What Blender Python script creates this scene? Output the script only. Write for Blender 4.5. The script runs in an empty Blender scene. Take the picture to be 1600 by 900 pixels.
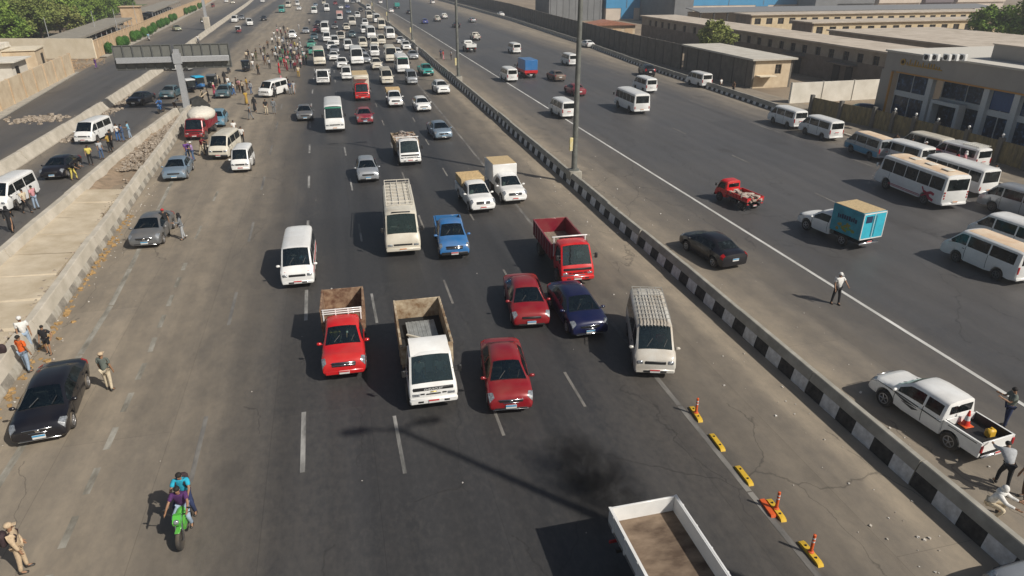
import bpy, bmesh, math, random
from mathutils import Vector, Matrix
random.seed(7)
R = math.radians
S = bpy.context.scene
COL = S.collection
# ---------------------------------------------------------------- camera, sky, sun, exposure
F_PX, CAM_H = 1067.0, 15.5
PITCH, YAW = 25.108, 14.055          # degrees below the horizon, degrees clockwise from +Y (the way of the road)
cam = bpy.data.cameras.new('camera'); camo = bpy.data.objects.new('camera', cam); COL.objects.link(camo)
cam.sensor_width = 36; cam.lens = F_PX / 1600 * 36; cam.clip_end = 3000; cam.clip_start = .3
camo.location = (0, 0, CAM_H); camo.rotation_euler = (R(90 - PITCH), 0, R(-YAW))
S.camera = camo
SUN_EL, SUN_FROM = 41.0, -47.0       # shadows run towards 133 degrees, so the sun stands at -47 degrees from +X
w = bpy.data.worlds.new('World'); S.world = w; w.use_nodes = True
nt = w.node_tree; nt.nodes.clear()
sky = nt.nodes.new('ShaderNodeTexSky'); sky.sky_type = 'NISHITA'; sky.sun_disc = False
sky.sun_elevation = R(SUN_EL); sky.sun_rotation = R(90 - SUN_FROM); sky.dust_density = 3.0; sky.air_density = 1.2
bg = nt.nodes.new('ShaderNodeBackground'); bg.inputs[1].default_value = .055
wo = nt.nodes.new('ShaderNodeOutputWorld')
nt.links.new(sky.outputs[0], bg.inputs[0]); nt.links.new(bg.outputs[0], wo.inputs[0])
sun = bpy.data.lights.new('sun', 'SUN'); suno = bpy.data.objects.new('sun', sun); COL.objects.link(suno)
sun.energy = 4.4; sun.angle = R(.55); sun.color = (1, .95, .87)
d = Vector((math.cos(R(SUN_FROM)) * math.cos(R(SUN_EL)), math.sin(R(SUN_FROM)) * math.cos(R(SUN_EL)), math.sin(R(SUN_EL))))
suno.rotation_euler = d.to_track_quat('Z', 'Y').to_euler(); suno.location = (60, -60, 80)
S.view_settings.view_transform = 'Standard'; S.view_settings.look = 'None'; S.view_settings.gamma = 1
S.view_settings.exposure = 0.0
S.render.engine = 'CYCLES'
S.cycles.max_bounces = 6; S.cycles.diffuse_bounces = 3; S.cycles.glossy_bounces = 3; S.cycles.transmission_bounces = 4
S.cycles.volume_bounces = 0; S.cycles.use_denoising = True
try: S.cycles.volume_step_rate = 4
except Exception: pass

_p = R(PITCH); _y = R(YAW)
_fw = Vector((math.sin(_y) * math.cos(_p), math.cos(_y) * math.cos(_p), -math.sin(_p)))
_rt = Vector((math.cos(_y), -math.sin(_y), 0)); _up = _rt.cross(_fw)
def at(px, py, z=0.0):
    """the point of the place, at height z, that was measured at this pixel of the 1600 x 900 photograph"""
    v = _fw * F_PX + _rt * (px - 800) + _up * (450 - py)
    t = (z - CAM_H) / v.z
    return Vector((v.x * t, v.y * t, z))
def lerp(a, b, t): return a + (b - a) * t
def poly_x(pts, y):
    """x of a polyline of (y, x) at y"""
    if y <= pts[0][0]: return pts[0][1]
    for (y0, x0), (y1, x1) in zip(pts, pts[1:]):
        if y <= y1: return lerp(x0, x1, (y - y0) / (y1 - y0))
    return pts[-1][1]

# ---------------------------------------------------------------- materials
MATS = {}
def nodes(name):
    m = bpy.data.materials.new(name); m.use_nodes = True
    return m, m.node_tree, m.node_tree.nodes['Principled BSDF']
def mat(name, col, rough=.6, metal=0., var=.0, scale=8., col2=None, bump=0., coat=0., stretch=None, spec=.5, var2=0, dust=0):
    """plain or two-tone surface: colour broken up by noise in object space"""
    if name in MATS: return MATS[name]
    m, t, b = nodes(name); L = t.links
    b.inputs['Roughness'].default_value = rough; b.inputs['Metallic'].default_value = metal
    b.inputs['Specular IOR Level'].default_value = spec
    b.inputs['Coat Weight'].default_value = coat; b.inputs['Coat Roughness'].default_value = .06
    b.inputs['Base Color'].default_value = (*col, 1)
    if var or col2 or bump or dust:
        tc = t.nodes.new('ShaderNodeTexCoord'); n = t.nodes.new('ShaderNodeTexNoise')
        n.inputs['Scale'].default_value = scale; n.inputs['Detail'].default_value = 7; n.inputs['Roughness'].default_value = .62
        if stretch:
            mp = t.nodes.new('ShaderNodeMapping'); mp.inputs['Scale'].default_value = stretch
            L.new(tc.outputs['Object'], mp.inputs[0]); L.new(mp.outputs[0], n.inputs['Vector'])
        else: L.new(tc.outputs['Object'], n.inputs['Vector'])
        r = t.nodes.new('ShaderNodeValToRGB'); r.color_ramp.elements[0].position = .36; r.color_ramp.elements[1].position = .66
        c2 = col2 or tuple(min(1, c * (1 + var)) for c in col)
        c1 = tuple(c * (1 - var) for c in col)
        r.color_ramp.elements[0].color = (*c1, 1); r.color_ramp.elements[1].color = (*c2, 1)
        L.new(n.outputs[0], r.inputs[0]); out = r.outputs[0]
        if dust:
            oi = t.nodes.new('ShaderNodeObjectInfo'); va = t.nodes.new('ShaderNodeVectorMath'); va.operation = 'ADD'; L.new(tc.outputs['Object'], va.inputs[0]); L.new(oi.outputs['Location'], va.inputs[1])
            g = t.nodes.new('ShaderNodeNewGeometry'); sp = t.nodes.new('ShaderNodeSeparateXYZ'); L.new(g.outputs['Normal'], sp.inputs[0])
            n2 = t.nodes.new('ShaderNodeTexNoise'); n2.inputs['Scale'].default_value = 1.3; n2.inputs['Detail'].default_value = 5
            L.new(va.outputs[0], n2.inputs['Vector'])
            mr = t.nodes.new('ShaderNodeMapRange'); mr.inputs[1].default_value = .35; mr.inputs[2].default_value = .75; mr.inputs[4].default_value = dust
            L.new(n2.outputs[0], mr.inputs[0])
            mm = t.nodes.new('ShaderNodeMath'); mm.operation = 'MULTIPLY'
            mr2 = t.nodes.new('ShaderNodeMapRange'); mr2.inputs[1].default_value = -.2; mr2.inputs[2].default_value = 1; mr2.inputs[3].default_value = .35
            L.new(sp.outputs[2], mr2.inputs[0]); L.new(mr.outputs[0], mm.inputs[0]); L.new(mr2.outputs[0], mm.inputs[1])
            mx = t.nodes.new('ShaderNodeMix'); mx.data_type = 'RGBA'
            L.new(mm.outputs[0], mx.inputs[0]); L.new(out, mx.inputs[6]); mx.inputs[7].default_value = (.36, .28, .19, 1)
            out = mx.outputs[2]
            rr = t.nodes.new('ShaderNodeMapRange'); rr.inputs[3].default_value = rough; rr.inputs[4].default_value = min(1, rough + .5)
            L.new(mm.outputs[0], rr.inputs[0]); L.new(rr.outputs[0], b.inputs['Roughness'])
        L.new(out, b.inputs['Base Color'])
        if bump:
            bp = t.nodes.new('ShaderNodeBump'); bp.inputs['Strength'].default_value = bump; bp.inputs['Distance'].default_value = .05
            L.new(n.outputs[0], bp.inputs['Height']); L.new(bp.outputs[0], b.inputs['Normal'])
    MATS[name] = m; return m

def paint(name, col, dust=.35, metal=0., rough=.28):
    return mat('paint_' + name, col, rough, metal, var=.04, scale=3, coat=.4, dust=dust)
PT = dict(
    white=paint('white', (.78, .78, .76), .22), cream=paint('cream', (.66, .62, .52), .5), dusty=paint('dusty_white', (.56, .54, .49), .8),
    silver=paint('silver', (.42, .45, .48), .35, .5), grey=paint('grey', (.16, .17, .18), .4, .4), midgrey=paint('mid_grey', (.26, .28, .30), .4, .4),
    black=paint('black', (.006, .006, .010), .03), navy=paint('navy', (.003, .007, .05), .05, .1), blue=paint('blue', (.03, .16, .40), .2),
    red=paint('red', (.55, .008, .012), .14), crimson=paint('crimson', (.25, .004, .012), .14, .1), maroon=paint('maroon', (.22, .012, .03), .35),
    teal=paint('teal', (.02, .28, .25), .3), darkteal=paint('dark_teal', (.03, .09, .12), .4), steel=paint('steel_blue', (.22, .30, .38), .25, .4),
    wagonblue=paint('wagon_blue', (.08, .22, .32), .4), brown=paint('brown', (.16, .12, .10), .4, .3), green=paint('green', (.05, .30, .22), .4),
    olive=paint('olive', (.22, .24, .14), .5), pink=paint('pink', (.55, .30, .28), .6), midblue=paint('mid_blue', (.03, .05, .22), .3),
    green_bright=paint('green_bright', (.10, .45, .06), .2), ltblue=paint('light_blue', (.10, .30, .45), .4), orange=paint('orange', (.55, .18, .04), .5))
M_GLASS = None
def make_glass(name, tint, rough=.06):
    m, t, b = nodes(name); b.inputs['Base Color'].default_value = (*tint, 1); b.inputs['Roughness'].default_value = rough
    b.inputs['Specular IOR Level'].default_value = .45
    tc = t.nodes.new('ShaderNodeTexCoord'); n = t.nodes.new('ShaderNodeTexNoise'); n.inputs['Scale'].default_value = 3.2; n.inputs['Detail'].default_value = 3
    L = t.links; L.new(tc.outputs['Object'], n.inputs['Vector'])
    mr = t.nodes.new('ShaderNodeMapRange'); mr.inputs[1].default_value = .4; mr.inputs[2].default_value = .7; mr.inputs[3].default_value = rough; mr.inputs[4].default_value = rough + .22
    L.new(n.outputs[0], mr.inputs[0]); L.new(mr.outputs[0], b.inputs['Roughness'])
    oi = t.nodes.new('ShaderNodeObjectInfo'); va = t.nodes.new('ShaderNodeVectorMath'); va.operation = 'ADD'; L.new(tc.outputs['Object'], va.inputs[0]); L.new(oi.outputs['Location'], va.inputs[1])
    n2 = t.nodes.new('ShaderNodeTexNoise'); n2.inputs['Scale'].default_value = 2.6; n2.inputs['Detail'].default_value = 6; n2.inputs['Roughness'].default_value = .7; L.new(va.outputs[0], n2.inputs['Vector'])
    r = t.nodes.new('ShaderNodeValToRGB'); r.color_ramp.elements[0].position = .42; r.color_ramp.elements[0].color = (*[c * .35 for c in tint], 1)
    r.color_ramp.elements[1].position = .74; r.color_ramp.elements[1].color = (*[min(1, c * 4 + .01) for c in tint], 1); e = r.color_ramp.elements.new(.56); e.color = (*tint, 1)
    L.new(n2.outputs[0], r.inputs[0]); L.new(r.outputs[0], b.inputs['Base Color'])
    MATS[name] = m; return m
GL = make_glass('dark_tinted_glass', (.010, .014, .015)); GLG = make_glass('green_tinted_windscreen', (.010, .026, .024))
def clear_glass():
    m, t, b = nodes('windscreen_glass'); L = t.links
    tr = t.nodes.new('ShaderNodeBsdfTransparent'); tr.inputs[0].default_value = (.60, .74, .70, 1)
    gl = t.nodes.new('ShaderNodeBsdfGlossy'); gl.inputs['Roughness'].default_value = .04; gl.inputs['Color'].default_value = (.72, .95, .92, 1)
    fr = t.nodes.new('ShaderNodeFresnel'); fr.inputs[0].default_value = 2.1
    mx = t.nodes.new('ShaderNodeMixShader'); L.new(fr.outputs[0], mx.inputs[0]); L.new(tr.outputs[0], mx.inputs[1]); L.new(gl.outputs[0], mx.inputs[2])
    t.nodes.remove(b); L.new(mx.outputs[0], t.nodes['Material Output'].inputs[0])
    return m
GLC = clear_glass()
BLK = mat('black_plastic', (.018, .018, .019), .55, var=.2)
RUB = mat('tyre_rubber', (.02, .02, .021), .85, var=.3, dust=.5)
RIM = mat('wheel_alloy', (.38, .38, .39), .35, .7, dust=.4)
RIMD = mat('wheel_steel', (.14, .14, .145), .5, .6, dust=.6)
CHR = mat('chrome', (.62, .63, .65), .18, 1.)
LMP = mat('lamp_lens', (.34, .36, .38), .12, .5, var=.45, scale=14)
TLR = mat('red_lens', (.35, .01, .012), .2); AMB = mat('amber_lens', (.6, .2, .02), .25)
PLW = mat('plate_white', (.62, .62, .60), .5); PLB = mat('plate_blue', (.05, .28, .50), .5); PLR = mat('plate_red', (.55, .05, .05), .5); PLO = mat('plate_orange', (.65, .25, .06), .5)
SEAT = mat('seat_cloth', (.24, .23, .21), .9, var=.3)
DARK = mat('dark_interior', (.012, .012, .012), .9)
RUST = mat('rusty_bed_steel', (.13, .06, .035), .85, scale=3.5, col2=(.36, .25, .16), bump=.2)
TANB = mat('worn_tan_panel', (.20, .12, .06), .85, scale=2.6, col2=(.50, .42, .30), bump=.2)
WOOD = mat('weathered_plank', (.13, .10, .075), .85, scale=2.2, col2=(.30, .25, .19), stretch=(1, 6, 1), bump=.3)
CORR = mat('corrugated_metal', (.30, .31, .30), .5, .2, var=.2, scale=3)
TANL = mat('tan_cargo', (.48, .36, .20), .9, var=.2, scale=9)
ROOFT = mat('sunburnt_roof', (.60, .42, .27), .8, scale=1.2, col2=(.70, .58, .44))
CANV = mat('white_canvas', (.62, .58, .50), .9, var=.1, scale=5)

# ---------------------------------------------------------------- mesh helpers
def set_sharp(me, ang=38):
    bm = bmesh.new(); bm.from_mesh(me)
    bmesh.ops.recalc_face_normals(bm, faces=bm.faces)
    ca = R(ang)
    for e in bm.edges:
        if len(e.link_faces) == 2: e.smooth = e.calc_face_angle(0) < ca
    for f in bm.faces: f.smooth = any(e.smooth and len(e.link_faces) == 2 for e in f.edges)
    bm.to_mesh(me); bm.free()
class MB:
    def __init__(s): s.v, s.f, s.m = [], [], []
    def add(s, vs, fs, mi=0, M=None):
        o = len(s.v)
        s.v += [tuple(M @ Vector(v)) for v in vs] if M is not None else [tuple(v) for v in vs]
        s.f += [tuple(i + o for i in f) for f in fs]; s.m += [mi] * len(fs); return s
    def box(s, c, d, mi=0, rot=0, bev=0, M=None, taper=1.0):
        x, y, z = d[0] / 2, d[1] / 2, d[2] / 2
        if bev:
            b = min(bev, x * .9, y * .9, z * .9); vs = []; idx = {}
            for sx in (-1, 1):
                for sy in (-1, 1):
                    for sz in (-1, 1):
                        for a in range(3):
                            p = [sx * (x - b), sy * (y - b), sz * (z - b)]; p[a] = (sx, sy, sz)[a] * (x, y, z)[a]
                            idx[(sx, sy, sz, a)] = len(vs); vs.append(p)
            fs = []
            for a in range(3):
                o1, o2 = (a + 1) % 3, (a + 2) % 3
                for sg in (-1, 1):
                    q = []
                    for (u, v_) in ((-1, -1), (1, -1), (1, 1), (-1, 1)):
                        k = [0, 0, 0]; k[a] = sg; k[o1] = u; k[o2] = v_; q.append(idx[(*k, a)])
                    fs.append(q)
                for u in (-1, 1):
                    for v_ in (-1, 1):
                        q = []
                        for (w_, ax) in ((-1, o1), (1, o1), (1, o2), (-1, o2)):
                            k = [0, 0, 0]; k[a] = w_; k[o1] = u; k[o2] = v_; q.append(idx[(*k, ax)])
                        fs.append(q)
            for sx in (-1, 1):
                for sy in (-1, 1):
                    for sz in (-1, 1): fs.append([idx[(sx, sy, sz, a)] for a in range(3)])
        else:
            vs = [(sx * x * (taper if sz > 0 else 1), sy * y * (taper if sz > 0 else 1), sz * z) for sz in (-1, 1) for sx, sy in ((-1, -1), (1, -1), (1, 1), (-1, 1))]
            fs = [(3, 2, 1, 0), (4, 5, 6, 7), (0, 1, 5, 4), (1, 2, 6, 5), (2, 3, 7, 6), (3, 0, 4, 7)]
        T = Matrix.Translation(c) @ Matrix.Rotation(rot, 4, 'Z')
        if M is not None: T = M @ T
        return s.add(vs, fs, mi, T)
    def tube(s, p0, p1, r0, r1=None, n=8, mi=0, caps=True):
        p0, p1 = Vector(p0), Vector(p1); r1 = r0 if r1 is None else r1
        q = (p1 - p0).to_track_quat('Z', 'Y').to_matrix(); vs = []
        for p, r in ((p0, r0), (p1, r1)):
            for i in range(n):
                a = 2 * math.pi * i / n; vs.append(p + q @ Vector((math.cos(a) * r, math.sin(a) * r, 0)))
        fs = [(i, (i + 1) % n, n + (i + 1) % n, n + i) for i in range(n)]
        if caps: fs += [tuple(range(n))[::-1], tuple(range(n, 2 * n))]
        return s.add(vs, fs, mi)
    def path(s, pts, r, n=6, mi=0):
        for a, b in zip(pts, pts[1:]): s.tube(a, b, r, r, n, mi)
        return s
    def lathe(s, prof, c=(0, 0, 0), axis='Z', n=16, mi=0):
        """prof = [(radius, height)], turned about axis through c"""
        vs = []; fs = []
        for (r, h) in prof:
            for i in range(n):
                a = 2 * math.pi * i / n; x, y = r * math.cos(a), r * math.sin(a)
                vs.append({'Z': (x, y, h), 'Y': (x, h, y), 'X': (h, x, y)}[axis])
        for j in range(len(prof) - 1):
            for i in range(n): fs.append((j * n + i, j * n + (i + 1) % n, (j + 1) * n + (i + 1) % n, (j + 1) * n + i))
        if prof[0][0] > 1e-5: fs.append(tuple(range(n))[::-1])
        if prof[-1][0] > 1e-5: fs.append(tuple(range((len(prof) - 1) * n, len(prof) * n)))
        return s.add(vs, fs, mi, Matrix.Translation(c))
    def ball(s, c, r, n=8, m=6, mi=0, M=None):
        if not hasattr(r, '__len__'): r = (r, r, r)
        vs = [(0, 0, r[2])]; 
        for j in range(1, m):
            t = math.pi * j / m
            for i in range(n):
                a = 2 * math.pi * i / n; vs.append((r[0] * math.sin(t) * math.cos(a), r[1] * math.sin(t) * math.sin(a), r[2] * math.cos(t)))
        vs.append((0, 0, -r[2])); fs = [(0, 1 + i, 1 + (i + 1) % n) for i in range(n)]
        for j in range(m - 2):
            for i in range(n): a = 1 + j * n; fs.append((a + i, a + n + i, a + n + (i + 1) % n, a + (i + 1) % n))
        a = 1 + (m - 2) * n; fs += [(a + i, len(vs) - 1, a + (i + 1) % n) for i in range(n)]
        T = Matrix.Translation(c)
        if M is not None: T = T @ M
        return s.add(vs, fs, mi, T)
    def prism(s, poly, a0, a1, axis='Y', mi=0):
        """polygon (x,z) pushed along Y, (y,z) along X or (x,y) along Z"""
        n = len(poly); mk = {'Y': lambda p, a: (p[0], a, p[1]), 'X': lambda p, a: (a, p[0], p[1]), 'Z': lambda p, a: (p[0], p[1], a)}[axis]
        vs = [mk(p, a0) for p in poly] + [mk(p, a1) for p in poly]
        fs = [tuple(range(n))[::-1], tuple(range(n, 2 * n))] + [(i, (i + 1) % n, n + (i + 1) % n, n + i) for i in range(n)]
        return s.add(vs, fs, mi)
    def build(s, name, m=None, parent=None, ang=38, link=False, loc=None):
        me = bpy.data.meshes.new(name); me.from_pydata(s.v, [], s.f)
        ms = m if isinstance(m, (list, tuple)) else [m]
        for k in ms: me.materials.append(k)
        if len(ms) > 1: me.polygons.foreach_set('material_index', s.m)
        me.update(); set_sharp(me, ang)
        o = bpy.data.objects.new(name, me)
        if parent is not None: o.parent = parent
        if loc is not None: o.location = loc
        if link: COL.objects.link(o)
        return o
def tag(o, label=None, cat=None, group=None, kind=None):
    if label: o['label'] = label
    if cat: o['category'] = cat
    if group: o['group'] = group
    if kind: o['kind'] = kind
    return o
def empty(name):
    o = bpy.data.objects.new(name, None); o.empty_display_size = .3; return o
KIDS = {}
def kids(o):
    return KIDS.get(o.name_full, [])
def reg(o):
    """remember the children of a proto"""
    if o.parent is not None: KIDS.setdefault(o.parent.name_full, []).append(o)
    return o
def copy_tree(o, parent=None, over=None, base=None):
    nm = base or o.name.split('.')[0].replace('proto_', '')
    c = o.copy(); c.name = nm; COL.objects.link(c)
    if parent is not None: c.parent = parent
    if over and o.type == 'MESH':
        for sl in c.material_slots:
            r = over.get(sl.material.name if sl.material else None)
            if r is not None:
                sl.link = 'OBJECT'; sl.material = r
    for ch in kids(o): copy_tree(ch, c, over)
    return c
def structure(name, mb, m, ang=38, kind='structure'):
    o = mb.build(name, m, link=True, ang=ang); o['kind'] = kind; return o
def thing(name, mb, m, label, cat, group=None, loc=None, ang=38):
    o = mb.build(name, m, link=True, ang=ang, loc=loc); tag(o, label, cat, group); return o
def root(name, label, cat, group=None, loc=(0, 0, 0), rz=0):
    o = empty(name); COL.objects.link(o); o.location = loc; o.rotation_euler = (0, 0, rz); tag(o, label, cat, group); return o
P1 = mat('slot_paint', (.5, .5, .5), .4); P2 = mat('slot_second', (.5, .5, .5), .4); P3 = mat('slot_third', (.5, .5, .5), .4); P4 = mat('slot_fourth', (.5, .5, .5), .4)
# ---------------------------------------------------------------- vehicles: a body lofted from stations, panes and lamps cut from the same surface
# station = (x, z_bottom, z_belt, z_top, half width at belt, half width at roof, crown)
class Loft:
    def __init__(s, rows, wheels=(), wr=.31, arch=.07):
        s.rows = rows; s.wheels = wheels; s.wr = wr; s.R = wr + arch
        xs = set(r[0] for r in rows)
        for xw in wheels:
            for i in range(-6, 7): xs.add(xw + s.R * math.sin(math.pi / 2 * i / 6) * .9999)
        x = rows[0][0]
        while x < rows[-1][0]: xs.add(x); x += .45
        s.xs = sorted(v for v in xs if rows[0][0] <= v <= rows[-1][0])
        s.xs = [v for i, v in enumerate(s.xs) if i == 0 or v - s.xs[i - 1] > .004 or v in [r[0] for r in rows]]
    def row(s, x):
        rs = s.rows
        if x <= rs[0][0]: return rs[0]
        for a, b in zip(rs, rs[1:]):
            if x <= b[0]:
                t = (x - a[0]) / (b[0] - a[0]); return tuple(lerp(p, q, t) for p, q in zip(a, b))
        return rs[-1]
    def half(s, x):
        _, zl, zb, zt, wb, wt, cr = s.row(x)
        a = zl
        for xw in s.wheels:
            dx = abs(x - xw)
            if dx < s.R: a = max(a, s.wr + math.sqrt(s.R * s.R - dx * dx))
        r = min(.09, (zt - zb) * .4)
        return [(0, a), (wb - .2, a), (wb - .02, a + .03), (wb + .025, max(a + .06, zl * .42 + zb * .58)), (wb, max(zb, a + .09)),
                (wt + .02, zt - r), (wt - .07, zt - r * .1), (wt * .5, zt + cr * .75), (0, zt + cr)]
    def P(s, x, u):
        h = s.half(x); sg = 1
        if u > 8: u = 16 - u; sg = -1
        i = min(7, int(u)); t = u - i
        return Vector((x, sg * lerp(h[i][0], h[i + 1][0], t), lerp(h[i][1], h[i + 1][1], t)))
    def body(s, mb, mi=0, hole=None):
        n = 16; vs = []
        for x in s.xs:
            for u in range(16): vs.append(s.P(x, u))
        fs = []
        for j in range(len(s.xs) - 1):
            mx = (s.xs[j] + s.xs[j + 1]) / 2
            for i in range(n):
                if hole and hole[0] < mx < hole[1] and 6 <= i < 10: continue
                fs.append((j * n + i, j * n + (i + 1) % n, (j + 1) * n + (i + 1) % n, (j + 1) * n + i))
        fs.append(tuple(range(n))[::-1]); k = (len(s.xs) - 1) * n; fs.append(tuple(range(k, k + n)))
        mb.add(vs, fs, mi); return mb
    def patch(s, mb, xa, xb, u0, u1, eps=.008, skirt=.02, mi=0):
        """xa, xb: numbers or (value at u0, value at u1)"""
        fa = (lambda t: xa) if not hasattr(xa, '__len__') else (lambda t: lerp(xa[0], xa[1], t))
        fb = (lambda t: xb) if not hasattr(xb, '__len__') else (lambda t: lerp(xb[0], xb[1], t))
        us = [u0] + [k for k in range(math.ceil(u0 + 1e-4), math.floor(u1 - 1e-4) + 1)] + [u1]
        if len(us) == 2: us = [u0, (u0 + u1) / 2, u1]
        A, B = min(fa(0), fa(1)), max(fb(0), fb(1))
        mids = [(x - A) / (B - A) for x in s.xs if A + .01 < x < B - .01]
        ts = [0] + mids + [1]; nu, nx = len(us), len(ts); g = []
        for t in ts:
            row = []
            for u in us:
                k = (u - u0) / (u1 - u0); row.append(s.P(lerp(fa(k), fb(k), t), u))
            g.append(row)
        vs = []
        for j in range(nx):
            for i in range(nu):
                du = g[j][min(i + 1, nu - 1)] - g[j][max(i - 1, 0)]; dx = g[min(j + 1, nx - 1)][i] - g[max(j - 1, 0)][i]
                nn = dx.cross(du) if True else None
                nn = nn.normalized() if nn.length > 1e-9 else Vector((0, 0, 1))
                c = g[j][i]; outw = Vector((0, c.y, c.z - .9))
                if nn.dot(outw) < 0 and abs(nn.x) < .95: nn = -nn
                if abs(nn.x) >= .95 and nn.x * c.x < 0: nn = -nn
                vs.append(c + nn * eps)
        for j in range(nx):
            for i in range(nu): vs.append(vs[j * nu + i] - (vs[j * nu + i] - g[j][i]).normalized() * skirt)
        N = nx * nu; fs = []
        for j in range(nx - 1):
            for i in range(nu - 1): a = j * nu + i; fs.append((a, a + 1, a + nu + 1, a + nu))
        bd = [i for i in range(nu)] + [j * nu + nu - 1 for j in range(1, nx)] + [(nx - 1) * nu + i for i in range(nu - 2, -1, -1)] + [j * nu for j in range(nx - 2, 0, -1)]
        for k in range(len(bd)): a, b = bd[k], bd[(k + 1) % len(bd)]; fs.append((a, b, N + b, N + a))
        mb.add(vs, fs, mi); return mb
SEEN = {}
def part(name, mb, m, parent, ang=38):
    return reg(mb.build(name, m, parent, ang))
def wheels(rt, xs, half, r=.31, w=.2, rim=None, near=True, dual=False):
    for k, x in enumerate(xs):
        for sg in (-1, 1):
            ww = w * 1.9 if dual and k == len(xs) - 1 else w
            y = sg * (half - ww / 2)
            m = MB(); i = ww / 2
            m.lathe([(r * .62, -i * .8), (r * .93, -i), (r, -i * .7), (r, i * .7), (r * .93, i), (r * .62, i * .8)], (0, 0, 0), 'Y', 18 if near else 12)
            t = part('wheel', m, RUB, rt); t.location = (x, y, r)
            if near:
                q = MB(); o = sg * i * .80
                q.lathe([(r * .64, o - sg * .02), (r * .64, o + sg * .012), (r * .56, o + sg * .016), (r * .5, o - sg * .03), (r * .18, o - sg * .02), (r * .14, o + sg * .02), (0, o + sg * .02)], (0, 0, 0), 'Y', 16)
                for a in range(5):
                    an = a * 2 * math.pi / 5; c, s_ = math.cos(an), math.sin(an)
                    q.tube((c * r * .12, o - sg * .005, s_ * r * .12), (c * r * .57, o + sg * .002, s_ * r * .57), r * .075, r * .06, 5)
                part('rim', q, rim or RIM, t)
def plate(rt, x, z, y=0, band=PLB, near=True, sg=1):
    m = MB(); m.box((x, y, z), (.025, .42, .16), bev=.008); p = part('number_plate', m, PLW, rt)
    if near and band: q = MB(); q.box((x + sg * .016, y, z + .045), (.012, .40, .06)); part('plate_band', q, band, p)
def mirrors(rt, x, y, z, near, m=None, big=False):
    for sg in (-1, 1):
        q = MB()
        if big:
            q.box((x, sg * (y + .16), z), (.09, .16, .30), bev=.03); q.tube((x, sg * (y - .03), z + .1), (x, sg * (y + .1), z + .1), .014, n=5); q.tube((x, sg * (y - .03), z - .1), (x, sg * (y + .1), z - .1), .014, n=5)
        else:
            q.box((x, sg * (y + .09), z), (.12, .2, .13), bev=.04); q.tube((x, sg * (y - .04), z - .03), (x, sg * (y + .03), z - .02), .025, n=5)
        part('mirror', q, m or P1, rt)
def wipers(rt, lf, xa, xb):
    q = MB()
    for u0, u1 in ((7.1, 6.6), (8.9, 8.3)):
        a, b = lf.P(xb, u0), lf.P(lerp(xb, xa, .42), u1); up = Vector((.025, 0, .035)); q.tube(a + up, b + up, .012, n=4)
    part('wipers', q, BLK, rt)
def cabin(rt, xd, w, zd, zs, xs0, rows=2, gap=.95):
    """dashboard, wheel, seats, floor and dark door linings seen through a real windscreen opening"""
    q = MB(); q.box((xd - .18, 0, zd - .12), (.42, w * 1.9, .2), bev=.05); q.box((xd - .25, w * .42, zd + .01), (.2, .3, .08), bev=.03); d_ = part('dashboard', q, DARK2, rt)
    q = MB(); q.box((xd - .12, random.uniform(-.4, .4) * w, zd - .01), (.16, .26, .02)); part('dash_papers', q, PLW, d_)
    q = MB(); q.lathe([(.17, -.012), (.19, 0), (.17, .012), (.155, 0), (.17, -.012)], (xd - .5, w * .42, zd + .0), 'X', 14); part('steering_wheel', q, BLK, d_)
    q = MB()
    for r in range(rows):
        for sg in (-1, 1):
            x = xs0 - r * gap; q.box((x, sg * w * .48, zs), (.48, .5, .14), bev=.04); q.box((x - .27, sg * w * .48, zs + .33), (.13, .48, .6), bev=.05); q.box((x - .30, sg * w * .48, zs + .72), (.09, .26, .18), bev=.03)
    part('seats', q, SEAT, rt)
    q = MB(); q.box((xs0 - .5, 0, zs - .22), (2.6 if rows > 1 else 1.5, w * 1.9, .04))
    for sg in (-1, 1): q.box((xs0 - .4, sg * w * 1.0, zs + .1), (2.2 if rows > 1 else 1.2, .03, zd - zs + .2))
    part('cabin_lining', q, DARK2, rt)
DARK2 = mat('cabin_trim', (.10, .115, .11), .85, var=.4, scale=5)
def interior(rt, x0, x1, w, zf, zs, n_rows=2, dash=None):
    """seats and dashboard one can make out through the windscreen"""
    q = MB(); dx = (x1 - x0) / max(1, n_rows)
    for r in range(n_rows):
        for sg in (-1, 1):
            x = x1 - .55 - r * dx
            q.box((x, sg * w * .46, zs), (.5, .5, .14), bev=.04); q.box((x - .27, sg * w * .46, zs + .32), (.13, .46, .6), bev=.05)
            q.box((x - .29, sg * w * .46, zs + .7), (.09, .24, .18), bev=.03)
    part('seats', q, SEAT, rt)

def lamp_pair(rt, lf, xa, xb, u0, u1, name, m):
    for a, b in ((u0, u1), (16 - u1, 16 - u0)):
        q = MB()
        if hasattr(xa, '__len__') and a > 8: lf.patch(q, (xa[1], xa[0]), (xb[1], xb[0]), a, b, .012, .04)
        else: lf.patch(q, xa, xb, a, b, .012, .04)
        part(name, q, m, rt)
def seam(mb, lf, x, u0, u1):
    for a, b in ((u0, u1), (16 - u1, 16 - u0)): lf.patch(mb, x - .012, x + .012, a, b, .003, .01)

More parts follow.
